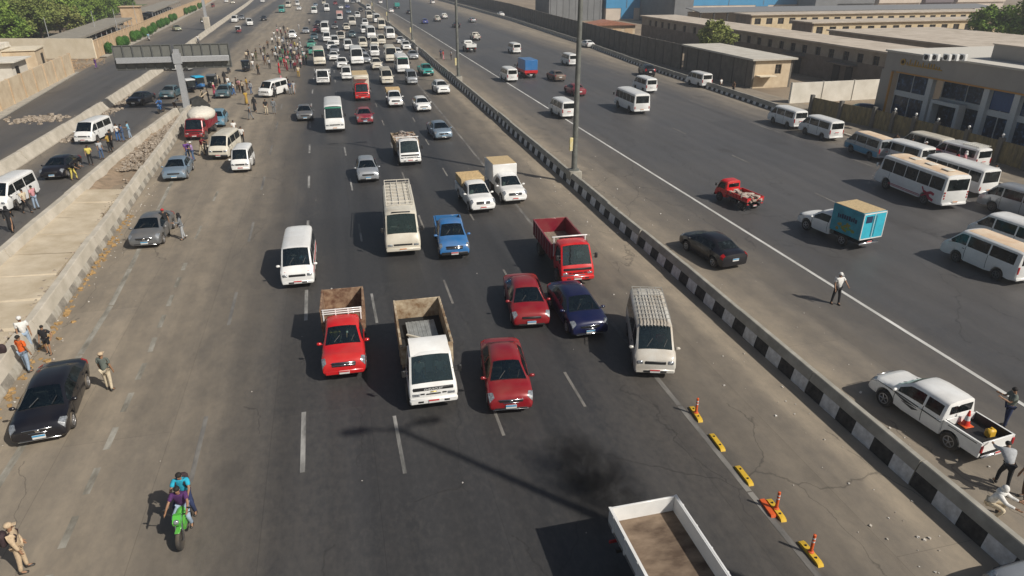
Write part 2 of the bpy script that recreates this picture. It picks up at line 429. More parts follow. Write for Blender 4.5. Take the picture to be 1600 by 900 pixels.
def sedan(near=True, hatch=False, L=4.5, H=1.46, W=1.76, plate_m=PLB, chrome=False, suv=False):
    k = L / 4.5; h = H / 1.46; b = .86 * W / 1.76 - .0
    e = .06 if suv else 0
    if hatch:
        rear = [(-2.2, .42, .78, .92, .70, .56, .0), (-2.14, .30, .92, 1.02, .80, .66, .02), (-2.02, .24, .98, 1.1, .83, .66, .02), (-1.62, .22, .99, 1.38, .85, .58, .03), (-1.35, .2, .98, 1.43, .86, .58, .03)]
        gx = (-2.0, -1.64)
    else:
        rear = [(-2.25, .45, .72, .86, .70, .58, .0), (-2.2, .30, .84, .97, .80, .68, .02), (-2.02, .24, .91, 1.04, .84, .70, .03), (-1.66, .22, .94, 1.07, .86, .70, .03), (-1.02, .2, .97, 1.37, .87, .57, .03), (-.8, .2, .96, 1.42, .87, .58, .03)]
        gx = (-1.6, -1.06)
    rows = rear + [(-.2, .2, .95, 1.455, .88, .60, .03), (.32, .2, .94, 1.43, .88, .59, .03), (.46, .2, .93, 1.40, .88, .585, .03), (1.30, .2, .93, 1.03, .875, .80, .03),
            (1.5, .2, .90, .995, .875, .78, .035), (1.80, .22, .85, .95, .875, .76, .04), (2.03, .24, .80, .90, .865, .73, .035), (2.14, .25, .73, .84, .845, .70, .03), (2.21, .27, .62, .75, .82, .68, .02), (2.25, .31, .52, .64, .80, .66, .01), (2.265, .36, .44, .54, .77, .64, .0)]
    rows = [(x * k, zl * (1.1 if suv else 1), zb * h, zt * h, wb * W / 1.76, wt * W / 1.76, c) for (x, zl, zb, zt, wb, wt, c) in rows]
    wr = .36 if suv else .31
    lf = Loft(rows, (-1.36 * k, 1.38 * k), wr)
    rt = empty('proto_car'); m = MB(); lf.body(m, hole=(.46 * k, 1.30 * k) if near else None); part('body', m, P1, rt)
    q = MB(); lf.patch(q, .465 * k, 1.295 * k, 6.0, 10.0, .004, .01); part('windscreen', q, GLC if near else GL, rt)
    if near: cabin(rt, 1.18 * k, .74, .90 * h, .50, .22 * k, 2, .9)
    q = MB(); lf.patch(q, gx[0] * k, gx[1] * k, 6.15, 9.85); part('rear_window', q, GL, rt)
    wins = [(-.06, 1.04), (-1.05, -.14)] if not hatch else [(-.06, 1.04), (-1.05, -.14), (-1.5, -1.13)]
    if not hatch: wins[1] = (-1.18, -.14)
    for (a, b_) in wins:
        for s0, s1 in ((4.14, 4.9), (11.1, 11.86)):
            q = MB(); lf.patch(q, a * k, b_ * k, s0, s1, .006); part('side_window', q, GL, rt)
    lamp_pair(rt, lf, (1.86 * k, 1.98 * k), (2.215 * k, 2.17 * k), 3.75, 5.75, 'headlight', LMP)
    lamp_pair(rt, lf, -2.2 * k, -1.98 * k, 3.5, 5.5, 'taillight', TLR)
    zc = .5 * h; m = MB(); m.box((2.205 * k, 0, .66 * h), (.13, .92, .13), bev=.03); g = part('grille', m, BLK, rt)
    if chrome and near:
        q = MB(); q.box((2.265 * k, 0, .73 * h), (.04, .95, .03), bev=.01); q.box((2.28 * k, 0, .66 * h), (.03, .14, .12), bev=.01); q.box((2.275 * k, 0, .595 * h), (.03, .6, .025), bev=.01); q.box((2.25 * k, 0, .30), (.05, 1.35, .035), bev=.01); part('chrome_trim', q, CHR, rt)
    m = MB(); m.box((2.18 * k, 0, .33 * h), (.18, 1.30, .15), bev=.04); part('air_intake', m, BLK, rt)
    plate(rt, 2.285 * k, .43 * h, band=plate_m, near=near); plate(rt, -2.275 * k, .68 * h, band=plate_m, near=near, sg=-1)
    mirrors(rt, 1.0 * k, .90 * W / 1.76, .98 * h, near)
    wheels(rt, (-1.36 * k, 1.38 * k), W / 2 + .01, wr, .2, near=near)
    if near:
        q = MB()
        for x in (1.02, -.1, -1.1): seam(q, lf, x * k, 2.2, 4.1)
        lf.patch(q, 1.315 * k, 1.335 * k, 6.0, 10.0, .003, .01)
        part('panel_gaps', q, DARK, rt)
        for x in (.02, -1.0):
            for sg in (-1, 1): q = MB(); q.box((x * k, sg * (.895 * W / 1.76), .86 * h), (.17, .03, .03), bev=.01); part('door_handle', q, P1, rt)
        wipers(rt, lf, .5 * k, 1.28 * k)
    return rt

def van(near=True, L=4.85, W=1.70, H=1.98, rack=False, stripe=None, long_nose=False, plate_m=PLR, tan_roof=False, hi=False, lower=None):
    k = L / 4.85; h = H / 1.98; w = W / 1.70; n = .28 if long_nose else 0
    rows = [(-2.425, .45, 1.0, 1.78, .76, .62, .02), (-2.37, .36, 1.08, 1.93, .82, .69, .03), (-2.1, .30, 1.09, 1.97, .845, .72, .03), (-.5, .27, 1.09, 1.98, .85, .725, .035), (1.1 - n, .27, 1.09, 1.97, .85, .72, .035), (1.3 - n, .27, 1.09, 1.94, .85, .71, .03),
            (2.0 - n * .6, .27, 1.06, 1.20, .85, .77, .03), (2.22, .28, .95, 1.06, .84, .74, .03), (2.36, .30, .82, .95, .82, .72, .02), (2.41, .34, .72, .84, .79, .70, .01), (2.425, .42, .62, .72, .75, .66, .0)]
    rows = [(x * k, zl, zb * h, zt * h, wb * w, wt * w, c) for (x, zl, zb, zt, wb, wt, c) in rows]
    lf = Loft(rows, (-1.35 * k, 1.28 * k), .32)
    rt = empty('proto_van'); m = MB(); lf.body(m, hole=((1.3 - n) * k, (2.0 - n * .6) * k) if near else None); part('body', m, P1, rt)
    if near: cabin(rt, (1.98 - n * .6) * k, .72 * w, 1.06 * h, .75, (1.0 - n) * k, 3, .9)
    if tan_roof:
        q = MB(); lf.patch(q, -2.3 * k, 1.1 * k, 6.1, 9.9, .006, .01); part('roof_skin', q, ROOFT, rt)
    q = MB(); lf.patch(q, (1.305 - n) * k, (1.995 - n * .6) * k, 6.0, 10.0, .004, .01); part('windscreen', q, GLC if near else GL, rt)
    for (a, b_) in ((.85, 1.86 - n * .6), (-.55, .75), (-2.12, -.65)):
        for s0, s1 in ((4.12, 4.86), (11.14, 11.88)):
            q = MB(); lf.patch(q, a * k, b_ * k, s0, s1, .006); part('side_window', q, GL, rt)
    q = MB(); q.box((-2.42 * k, 0, 1.50 * h), (.05, 1.32 * w, .56), bev=.02); part('rear_window', q, GL, rt)
    for sg in (-1, 1):
        q = MB(); q.box((2.37 * k, sg * .62 * w, .80 * h), (.13, .27, .17), bev=.04); part('headlight', q, LMP, rt)
        q = MB(); q.box((-2.41 * k, sg * .74 * w, .95 * h), (.05, .11, .42), bev=.015); part('taillight', q, TLR, rt)
    m = MB(); m.box((2.40 * k, 0, .80 * h), (.08, .86 * w, .13), bev=.02); part('grille', m, BLK, rt)
    m = MB(); m.box((2.40 * k, 0, .42), (.13, 1.62 * w, .2), bev=.05); bp = part('bumper', m, P2, rt)
    m = MB(); m.box((-2.43 * k, 0, .44), (.12, 1.6 * w, .16), bev=.04); part('rear_bumper', m, P1, rt)
    if near:
        m = MB(); m.box((2.46 * k, 0, .42), (.03, .95 * w, .09), bev=.01); part('air_intake', m, BLK, bp)
    plate(rt, 2.485 * k, .45, band=plate_m, near=near); plate(rt, -2.455 * k, .86 * h, band=plate_m, near=near, sg=-1)
    mirrors(rt, (1.78 - n * .6) * k, .87 * w, 1.16 * h, near)
    wheels(rt, (-1.35 * k, 1.28 * k), W / 2 + .005, .32, .2, RIMD, near)
    if lower:
        q = MB()
        for a, b_ in ((2.15, 3.3), (12.7, 13.85)): lf.patch(q, -2.3 * k, 2.2 * k, a, b_, .004, .01)
        part('lower_panel', q, lower, rt)
    if stripe:
        q = MB()
        for a, b_ in ((3.35, 3.75), (12.25, 12.65)): lf.patch(q, -2.3 * k, 2.2 * k, a, b_, .004, .01)
        q.box((2.30 * k, 0, .98 * h), (.03, 1.3 * w, .035), bev=.01)
        part('stripe', q, stripe, rt)
    if rack:
        q = MB(); z = 2.10 * h
        for i in range(9): x = lerp(-2.2, .9 if rack == 2 else -.6, i / 8) * k; q.tube((x, -.68 * w, z), (x, .68 * w, z), .016, n=5)
        for y in (-.68, -.3, .1, .4, .68): q.tube((-2.2 * k, y * w, z), ((.9 if rack == 2 else -.6) * k, y * w, z), .016, n=5)
        for x in (-2.0, -.7):
            for y in (-.66, .66): q.tube((x * k, y * w, z), (x * k, y * w, z - .16), .016, n=5)
        part('roof_rack', q, mat('rack_metal', (.45, .44, .40), .5, .4), rt)
        q = MB()
        for i in range(9): y = lerp(-.56, .56, i / 8); q.box(((-.6 if rack != 2 else 0) * k, y * w, 2.012 * h + .03 * (1 - abs(y) / .6)), (3.0 * k, .03, .02))
        part('roof_ribs', q, P1, rt)
    if near:
        q = MB()
        for x in (.80, -.60): seam(q, lf, x * k, 2.2, 4.1)
        part('panel_gaps', q, DARK, rt); wipers(rt, lf, (1.36 - n) * k, (1.95 - n * .6) * k)
        for sg in (-1, 1): q = MB(); q.box((.92 * k, sg * .88 * w, 1.0 * h), (.15, .03, .03), bev=.01); part('door_handle', q, BLK, rt)
    return rt

def minibus(near=True, L=7.0, W=2.06, H=2.62, rack=False, roof=None, art=None, visor=None, rearbig=False):
    k = L / 7.; h = H / 2.62; w = W / 2.06
    rows = [(-3.5, .5, 1.2, 2.35, .92, .82, .02), (-3.45, .42, 1.25, 2.52, .99, .87, .03), (-3.2, .38, 1.25, 2.58, 1.02, .89, .05), (0, .35, 1.25, 2.6, 1.03, .9, .06), (2.6, .35, 1.25, 2.6, 1.03, .9, .06), (2.95, .35, 1.24, 2.5, 1.02, .88, .05),
            (3.22, .36, 1.2, 1.42, 1.02, .94, .02), (3.40, .38, 1.0, 1.15, 1.0, .93, .02), (3.47, .42, .9, 1.02, .97, .91, .01), (3.5, .5, .8, .9, .92, .86, 0)]
    rows = [(x * k, zl, zb * h, zt * h, wb * w, wt * w, c) for (x, zl, zb, zt, wb, wt, c) in rows]
    lf = Loft(rows, (-1.9 * k, 2.1 * k), .40)
    rt = empty('proto_minibus'); m = MB(); lf.body(m, hole=(2.95 * k, 3.22 * k) if near else None); part('body', m, P1, rt)
    q = MB(); lf.patch(q, 2.955 * k, 3.215 * k, 6.0, 10.0, .004, .01); part('windscreen', q, GLC if near else GL, rt)
    if near: cabin(rt, 3.2 * k, .88 * w, 1.28 * h, .95, 2.3 * k, 4, .8)
    for i in range(5):
        a = lerp(-3.25, 2.95, i / 5); b_ = lerp(-3.25, 2.95, (i + 1) / 5) - .07
        for s0, s1 in ((4.16, 4.84), (11.16, 11.84)):
            q = MB(); lf.patch(q, a * k, b_ * k, s0, s1, .006); part('side_window', q, GL, rt)
    q = MB(); q.box((-3.49 * k, 0, 1.90 * h), (.06, 1.62 * w, .82), bev=.03); part('rear_window', q, GL, rt)
    for sg in (-1, 1):
        q = MB(); q.box((3.47 * k, sg * .76 * w, .80 * h), (.09, .32, .15), bev=.03); part('headlight', q, LMP, rt)
        q = MB()
        for z in (.95, 1.15, 1.35) if rearbig else (.9,): q.box((-3.49 * k, sg * .88 * w, z * h), (.06, .12, .14 if rearbig else .3), bev=.02)
        part('taillight', q, TLR, rt)
    m = MB(); m.box((3.48 * k, 0, .82 * h), (.06, 1.1 * w, .13), bev=.02); part('grille', m, BLK, rt)
    m = MB(); m.box((3.5 * k, 0, .52), (.14, 2.0 * w, .22), bev=.05); part('bumper', m, P1, rt)
    m = MB(); m.box((-3.5 * k, 0, .5), (.14, 1.95 * w, .2), bev=.05); part('rear_bumper', m, P1, rt)
    plate(rt, 3.58 * k, .54, band=PLO if near else None, near=near); plate(rt, -3.58 * k, .62, band=PLO, near=near, sg=-1)
    mirrors(rt, 3.25 * k, 1.0 * w, 1.7 * h, near, BLK if not roof else P1, True)
    wheels(rt, (2.1 * k, -1.9 * k), W / 2 + .0, .40, .24, RIMD, near)
    if near or visor:
        m = MB(); m.box((2.82 * k, 0, 2.60 * h), (.12, 1.1 * w, .07), bev=.03) if not visor else m.box((2.98 * k, 0, 2.40 * h), (.2, 1.7 * w, .16), bev=.03)
        part('vent' if not visor else 'sun_visor', m, BLK if not visor else visor, rt)
    if roof:
        q = MB(); lf.patch(q, -3.3 * k, 2.6 * k, 6.1, 9.9, .012, .01); part('roof_skin', q, roof, rt)
        q = MB()
        for x in (-2.3, -.7, .9): q.box((x * k, 0, 2.70 * h), (.7, .6, .08), bev=.03)
        part('roof_hatch', q, CANV, rt)
    if rack:
        q = MB(); z = 2.86 * h; x0, x1 = -3.2, 1.6
        for i in range(8): x = lerp(x0, x1, i / 7) * k; q.tube((x, -.78 * w, 2.68 * h), (x, .78 * w, 2.68 * h), .022, n=5)
        for y in (-.78, -.4, 0, .4, .78): q.tube((x0 * k, y * w, 2.71 * h), (x1 * k, y * w, 2.71 * h), .022, n=5)
        for y in (-.8, .8): q.tube((x0 * k, y * w, z), (x1 * k, y * w, z), .025, n=5)
        for x in (x0, x1):
            q.tube((x * k, -.8 * w, z), (x * k, .8 * w, z), .025, n=5)
            for y in (-.8, 0, .8): q.tube((x * k, y * w, z), (x * k, y * w, 2.6 * h), .022, n=5)
        part('roof_rack', q, mat('rack_cream', (.62, .58, .50), .5), rt)
    if art:   # curling dark red figure on the rear quarter, grey pinstripes along the flank
        for sg in (1, -1):
            q = MB(); y = sg * 1.062 * w
            pts = [(-1.55, 1.30), (-1.75, 1.02), (-2.1, .95), (-2.45, 1.10), (-2.75, 1.02)]; pts2 = [(-1.6, .62), (-1.95, .82), (-2.15, .98), (-2.3, .70), (-2.75, .58)]
            for P_ in (pts, pts2):
                for i in range(len(P_) - 1):
                    r0 = .08 * math.sin(math.pi * (i + .4) / len(P_)) + .02
                    a, b_ = P_[i], P_[i + 1]
                    nx, nz = -(b_[1] - a[1]), b_[0] - a[0]; l_ = math.hypot(nx, nz); nx, nz = nx / l_ * r0, nz / l_ * r0
                    q.prism([(a[0] * k + nx, a[1] * h + nz), (b_[0] * k + nx, b_[1] * h + nz), (b_[0] * k - nx, b_[1] * h - nz), (a[0] * k - nx, a[1] * h - nz)], y - .02 * sg, y + .006 * sg + (i % 2) * .002)
            part('emblem', q, mat('emblem_red', (.40, .015, .05), .5), rt)
            q = MB(); q.box((.2 * k, sg * 1.045 * w, .62), (3.2, .02, .04)); q.box((.2 * k, sg * 1.045 * w, .53), (3.2, .02, .03)); part('stripe', q, mat('emblem_red', (.4, .015, .05), .5), rt)
    if near:
        q = MB(); seam(q, lf, 1.9 * k, 2.2, 4.8); part('panel_gaps', q, DARK, rt); wipers(rt, lf, 2.98 * k, 3.19 * k)
    return rt

def bed_box(rt, x0, x1, w, z0, z1, t, mw, mf, name='cargo_bed', ribs=0, arches=()):
    """open load bed: floor, two sides, headboard and tailgate"""
    fl = MB(); fl.box(((x0 + x1) / 2, 0, z0), (x1 - x0, 2 * w, .06)); part('bed_floor', fl, mf, rt)
    q = MB()
    for sg in (-1, 1):
        y0, y1 = sorted((sg * w, sg * (w - t)))
        poly = [(x0, z0 - .05)]
        poly += [(x1, z0 - .05), (x1, z1), (x0, z1)]
        q.prism(poly, y0, y1)
        q.box(((x0 + x1) / 2, sg * w, z1 - .02), (x1 - x0, .05, .06))
        for i in range(ribs): x = lerp(x0, x1, (i + .5) / ribs); q.box((x, sg * (w + .02), (z0 + z1) / 2), (.05, .05, z1 - z0))
    q.box((x1 - t / 2, 0, (z0 + z1) / 2), (t, 2 * (w - t) - .004, z1 - z0 - .01))
    part('bed_side', q, mw, rt)
    g = MB(); g.box((x0 + t / 2, 0, (z0 + z1) / 2), (t, 2 * (w - t) - .004, z1 - z0 - .01), bev=.01); part('tailgate', g, mw, rt)

def pickup(near=True, double=False, L=5.15, W=1.78, H=1.72, tall=0., bed_m=None, floor_m=None, box=None, load=None, headrack=False, plate_m=PLR, decal=False, dark_rear=False, fourth_art=False):
    xb = -.95 if double else -.25        # back of the cab
    rows = [(xb, .36, 1.02, 1.62, .80, .62, .02), (xb + .04, .32, 1.04, 1.70, .84, .66, .03), (xb + .3, .32, 1.04, 1.73, .85, .67, .035)]
    if double: rows.append((.2, .32, 1.04, 1.74, .855, .675, .035))
    rows += [(.62, .32, 1.03, 1.70, .855, .66, .03), (.75, .32, 1.03, 1.66, .855, .65, .03), (1.42, .32, 1.04, 1.16, .86, .80, .03), (1.7, .34, 1.0, 1.12, .86, .76, .04), (2.15, .36, .99, 1.09, .865, .78, .04),
             (2.38, .38, .93, 1.03, .86, .76, .03), (2.48, .4, .84, .95, .85, .74, .02), (2.54, .42, .70, .83, .83, .72, .01), (2.57, .46, .54, .66, .81, .70, .0)]
    rows = [(x, zl, zb * H / 1.72, zt * H / 1.72, wb * W / 1.78, wt * W / 1.78, c) for (x, zl, zb, zt, wb, wt, c) in rows]
    lf = Loft(rows, (1.68,), .37)
    rt = empty('proto_pickup'); m = MB(); lf.body(m, hole=(.75, 1.42) if near else None); part('body', m, P1, rt)
    q = MB(); lf.patch(q, .755, 1.415, 6.0, 10.0, .004, .01); part('windscreen', q, GLC if near else GL, rt)
    if near: cabin(rt, 1.34, .72, 1.02, .66, .45, 1)
    wins = [(-.0, 1.15), (-.78, -.1)] if double else [(-.12, 1.15)]
    for a, b_ in wins:
        for s0, s1 in ((4.12, 4.86), (11.14, 11.88)):
            q = MB(); lf.patch(q, a, b_, s0, s1, .006); part('side_window', q, GL, rt)
    q = MB(); q.box((xb - .0, 0, 1.38 * H / 1.72), (.05, 1.15, .36), bev=.02); part('rear_window', q, GL, rt)
    lamp_pair(rt, lf, (2.20, 2.30), (2.53, 2.50), 3.7, 5.8, 'headlight', LMP)
    m = MB(); m.box((2.50, 0, .81), (.15, 1.0, .22), bev=.05); g = part('grille', m, BLK, rt)
    if near:
        q = MB(); q.box((2.58, 0, .81), (.03, .94, .035), bev=.01); q.box((2.592, 0, .81), (.03, .2, .08), bev=.02); q.box((2.57, 0, .93), (.03, .96, .025), bev=.01); part('grille_bar', q, CHR, g)
    m = MB(); m.box((2.50, 0, .48), (.2, 1.62, .26), bev=.07); part('bumper', m, P2, rt)
    plate(rt, 2.62, .50, band=plate_m, near=near)
    mirrors(rt, 1.2, .9 * W / 1.78, 1.14, near)
    x0 = -2.58; x1 = xb - .05; bm = bed_m or P1
    # chassis and lower bed with wheel arches
    q = MB(); q.box((-1.3, 0, .50), (2.5, 1.1, .16)); part('chassis', q, BLK, rt)
    if box:
        z1 = box[0]; q = MB(); q.box(((x0 - .15 + x1) / 2, 0, (.80 + z1) / 2), (x1 - x0 + .15, 1.86, z1 - .80), bev=.04); bx = part('cargo_box', q, P3, rt)
        q = MB(); q.box(((x0 - .15 + x1) / 2, 0, z1 + .012), (x1 - x0 + .02, 1.78, .03), bev=.01); part('box_roof', q, box[1], bx)
        if near and fourth_art:
            for sg in (-1, 1):
                q = MB(); yy = sg * .935; r_ = random.Random(6); xx = -2.3
                for i in range(9): w_ = r_.uniform(.07, .16); q.box((xx + w_ / 2, yy, z1 - .62 - r_.uniform(0, .06)), (w_, .02, r_.uniform(.16, .34))); xx += w_ + .05
                part('box_lettering', q, mat('dark_blue_print', (.01, .03, .08), .6), bx)
                q = MB()
                for i in range(16): q.ball((-1.5 + r_.uniform(-.65, .6), yy, 1.25 + r_.uniform(-.22, .25)), (r_.uniform(.08, .17), .012, r_.uniform(.06, .13)), 8, 5)
                part('box_print', q, mat('fruit_print', (.35, .16, .02), .6, scale=3, col2=(.10, .32, .08)), bx)
            q = MB(); q.box((x0 - .16, .45, z1 - .42), (.07, .5, .42)); part('door_print', q, mat('dark_blue_print', (.01, .03, .08), .6), bx)
        q = MB(); xr = x0 - .16
        for y in (-.91, .91, 0): q.box((xr, y, (.8 + z1) / 2), (.05, .05 if y else .03, z1 - .84))
        for z in (.86, z1 - .06): q.box((xr, 0, z), (.05, 1.86, .06))
        part('box_frame', q, P1, bx)
        for y in (-.455, .455):
            q = MB(); q.box((xr + .01, y, (.8 + z1) / 2), (.05, .84, z1 - 1.0)); dd = part('rear_door', q, P4, bx)
            if near: q = MB(); q.tube((xr - .04, y * .25, 1.0), (xr - .04, y * .25, z1 - .2), .014, n=5); part('door_handle', q, CHR, dd)
    else:
        zt = 1.08 + tall; hw = .86
        if tall:
            q = MB(); q.box((-1.45, 0, .74), (2.2, 1.6, .1)); part('bed_frame', q, BLK, rt)
            bed_box(rt, x0, x1, .92, .82, zt, .05, bm, floor_m or RUST, ribs=5)
        else:
            q = MB()
            for sg in (-1, 1):
                poly = [(x0, .45), (-1.42 - .42, .45)] + [(-1.42 - .43 * math.cos(math.pi * i / 8), .40 + .43 * math.sin(math.pi * i / 8)) for i in range(0, 9)] + [(-1.42 + .42, .45), (x1, .45), (x1, zt), (x0, zt)]
                poly2 = []
                for p in poly:
                    if not poly2 or (abs(p[0] - poly2[-1][0]) + abs(p[1] - poly2[-1][1])) > .003: poly2.append(p)
                a, b_ = sorted((sg * hw, sg * (hw - .08))); q.prism(poly2, a, b_)
            q.box((x1 - .03, 0, .93), (.05, 1.55, .3)); part('bed_side', q, P1, rt)
            q = MB(); q.box(((x0 + x1) / 2, 0, .74), (x1 - x0 - .02, 1.55, .04)); part('bed_floor', q, floor_m or BLK, rt)
            q = MB()
            q.box(((x0 + x1) / 2, 0, .765), (x1 - x0 - .03, 2 * hw - .2, .01))
            for sg in (-1, 1): q.box(((x0 + x1) / 2, sg * (hw - .1), .92), (x1 - x0 - .03, .03, .34))
            part('bed_liner', q, floor_m or BLK, rt)
            q = MB(); q.box((x0 + .03, 0, .86), (.06, 1.55, .48), bev=.015); part('tailgate', q, P1, rt)
        for sg in (-1, 1): q = MB(); q.box((x0 - .01, sg * .8, .82), (.07, .12, .3), bev=.02); part('taillight', q, TLR, rt)
    q = MB(); q.box((-2.66, 0, .5), (.1, 1.6, .14), bev=.03); part('rear_bumper', q, CHR if near else BLK, rt)
    plate(rt, -2.72, .58, band=plate_m, near=near, sg=-1)
    wheels(rt, (1.68, -1.42), W / 2 + .01, .37, .24, RIM, near)
    if headrack:
        q = MB()
        for z in (1.78, 1.88, 1.98): q.box((xb - .02, 0, z), (.05, 1.7, .045), bev=.01)
        for y in (-.8, -.27, .27, .8): q.box((xb - .03, y, 1.7), (.05, .05, .6))
        part('headboard_rails', q, PT['white'], rt)
    if load == 'boxes':
        q = MB(); q.box((-1.45, 0, 1.25), (2.1, 1.55, .75), bev=.05); part('cargo', q, TANL, rt)
    if load == 'tan':
        q = MB(); q.box((-1.3, 0, 1.5), (1.9, 1.72, .55), bev=.03)
        for i in range(6): q.box((-2.1 + i * .33, 0, 1.80), (.07, 1.74, .06))
        part('cargo_crate', q, TANL, rt)
    if load == 'bags':
        q = MB(); rnd = random.Random(3)
        for i in range(16): q.ball((-1.4 + rnd.uniform(-.85, .85), rnd.uniform(-.55, .55), .95 + rnd.random() * .35), (.32, .25, .18), 8, 6)
        part('cargo_sacks', q, CANV, rt)
    if load == 'scrap':
        q = MB(); rnd = random.Random(4)
        for i in range(14): q.box((-1.4 + rnd.uniform(-.8, .8), rnd.uniform(-.5, .5), .95 + rnd.random() * .2), (.5, .3, .22), rot=rnd.random() * 3, bev=.03)
        part('cargo_cartons', q, mat('mixed_cartons', (.25, .35, .35), .8, scale=3, col2=(.6, .55, .45)), rt)
    if decal and near:
        for sg in (-1, 1):
            q = MB(); y = sg * .885
            q.prism([(-.9, .93), (1.3, 1.0), (2.2, .98), (1.3, .95), (-.9, .90)], y - .03 * sg, y + .004 * sg)
            q.prism([(.2, .86), (1.25, .93), (.75, .80)], y - .03 * sg, y + .005 * sg); q.prism([(.1, .80), (.9, .78), (.35, .68)], y - .03 * sg, y + .006 * sg)
            q.prism([(-2.4, 1.0), (-1.2, 1.0), (-1.2, .97), (-2.4, .97)], sg * .84, sg * .866)
            part('decal', q, mat('decal_black', (.03, .03, .03), .5), rt)
    if near:
        q = MB(); seam(q, lf, 1.25, 2.2, 4.1); seam(q, lf, -.06, 2.2, 4.1)
        lf.patch(q, 1.385, 1.40, 6.0, 10.0, .003, .01); part('panel_gaps', q, DARK, rt); wipers(rt, lf, .79, 1.36)
        for x in ([.05, -.8] if double else [.0]):
            for sg in (-1, 1): q = MB(); q.box((x, sg * .875, .95), (.17, .03, .035), bev=.01); part('door_handle', q, P1, rt)
    return rt

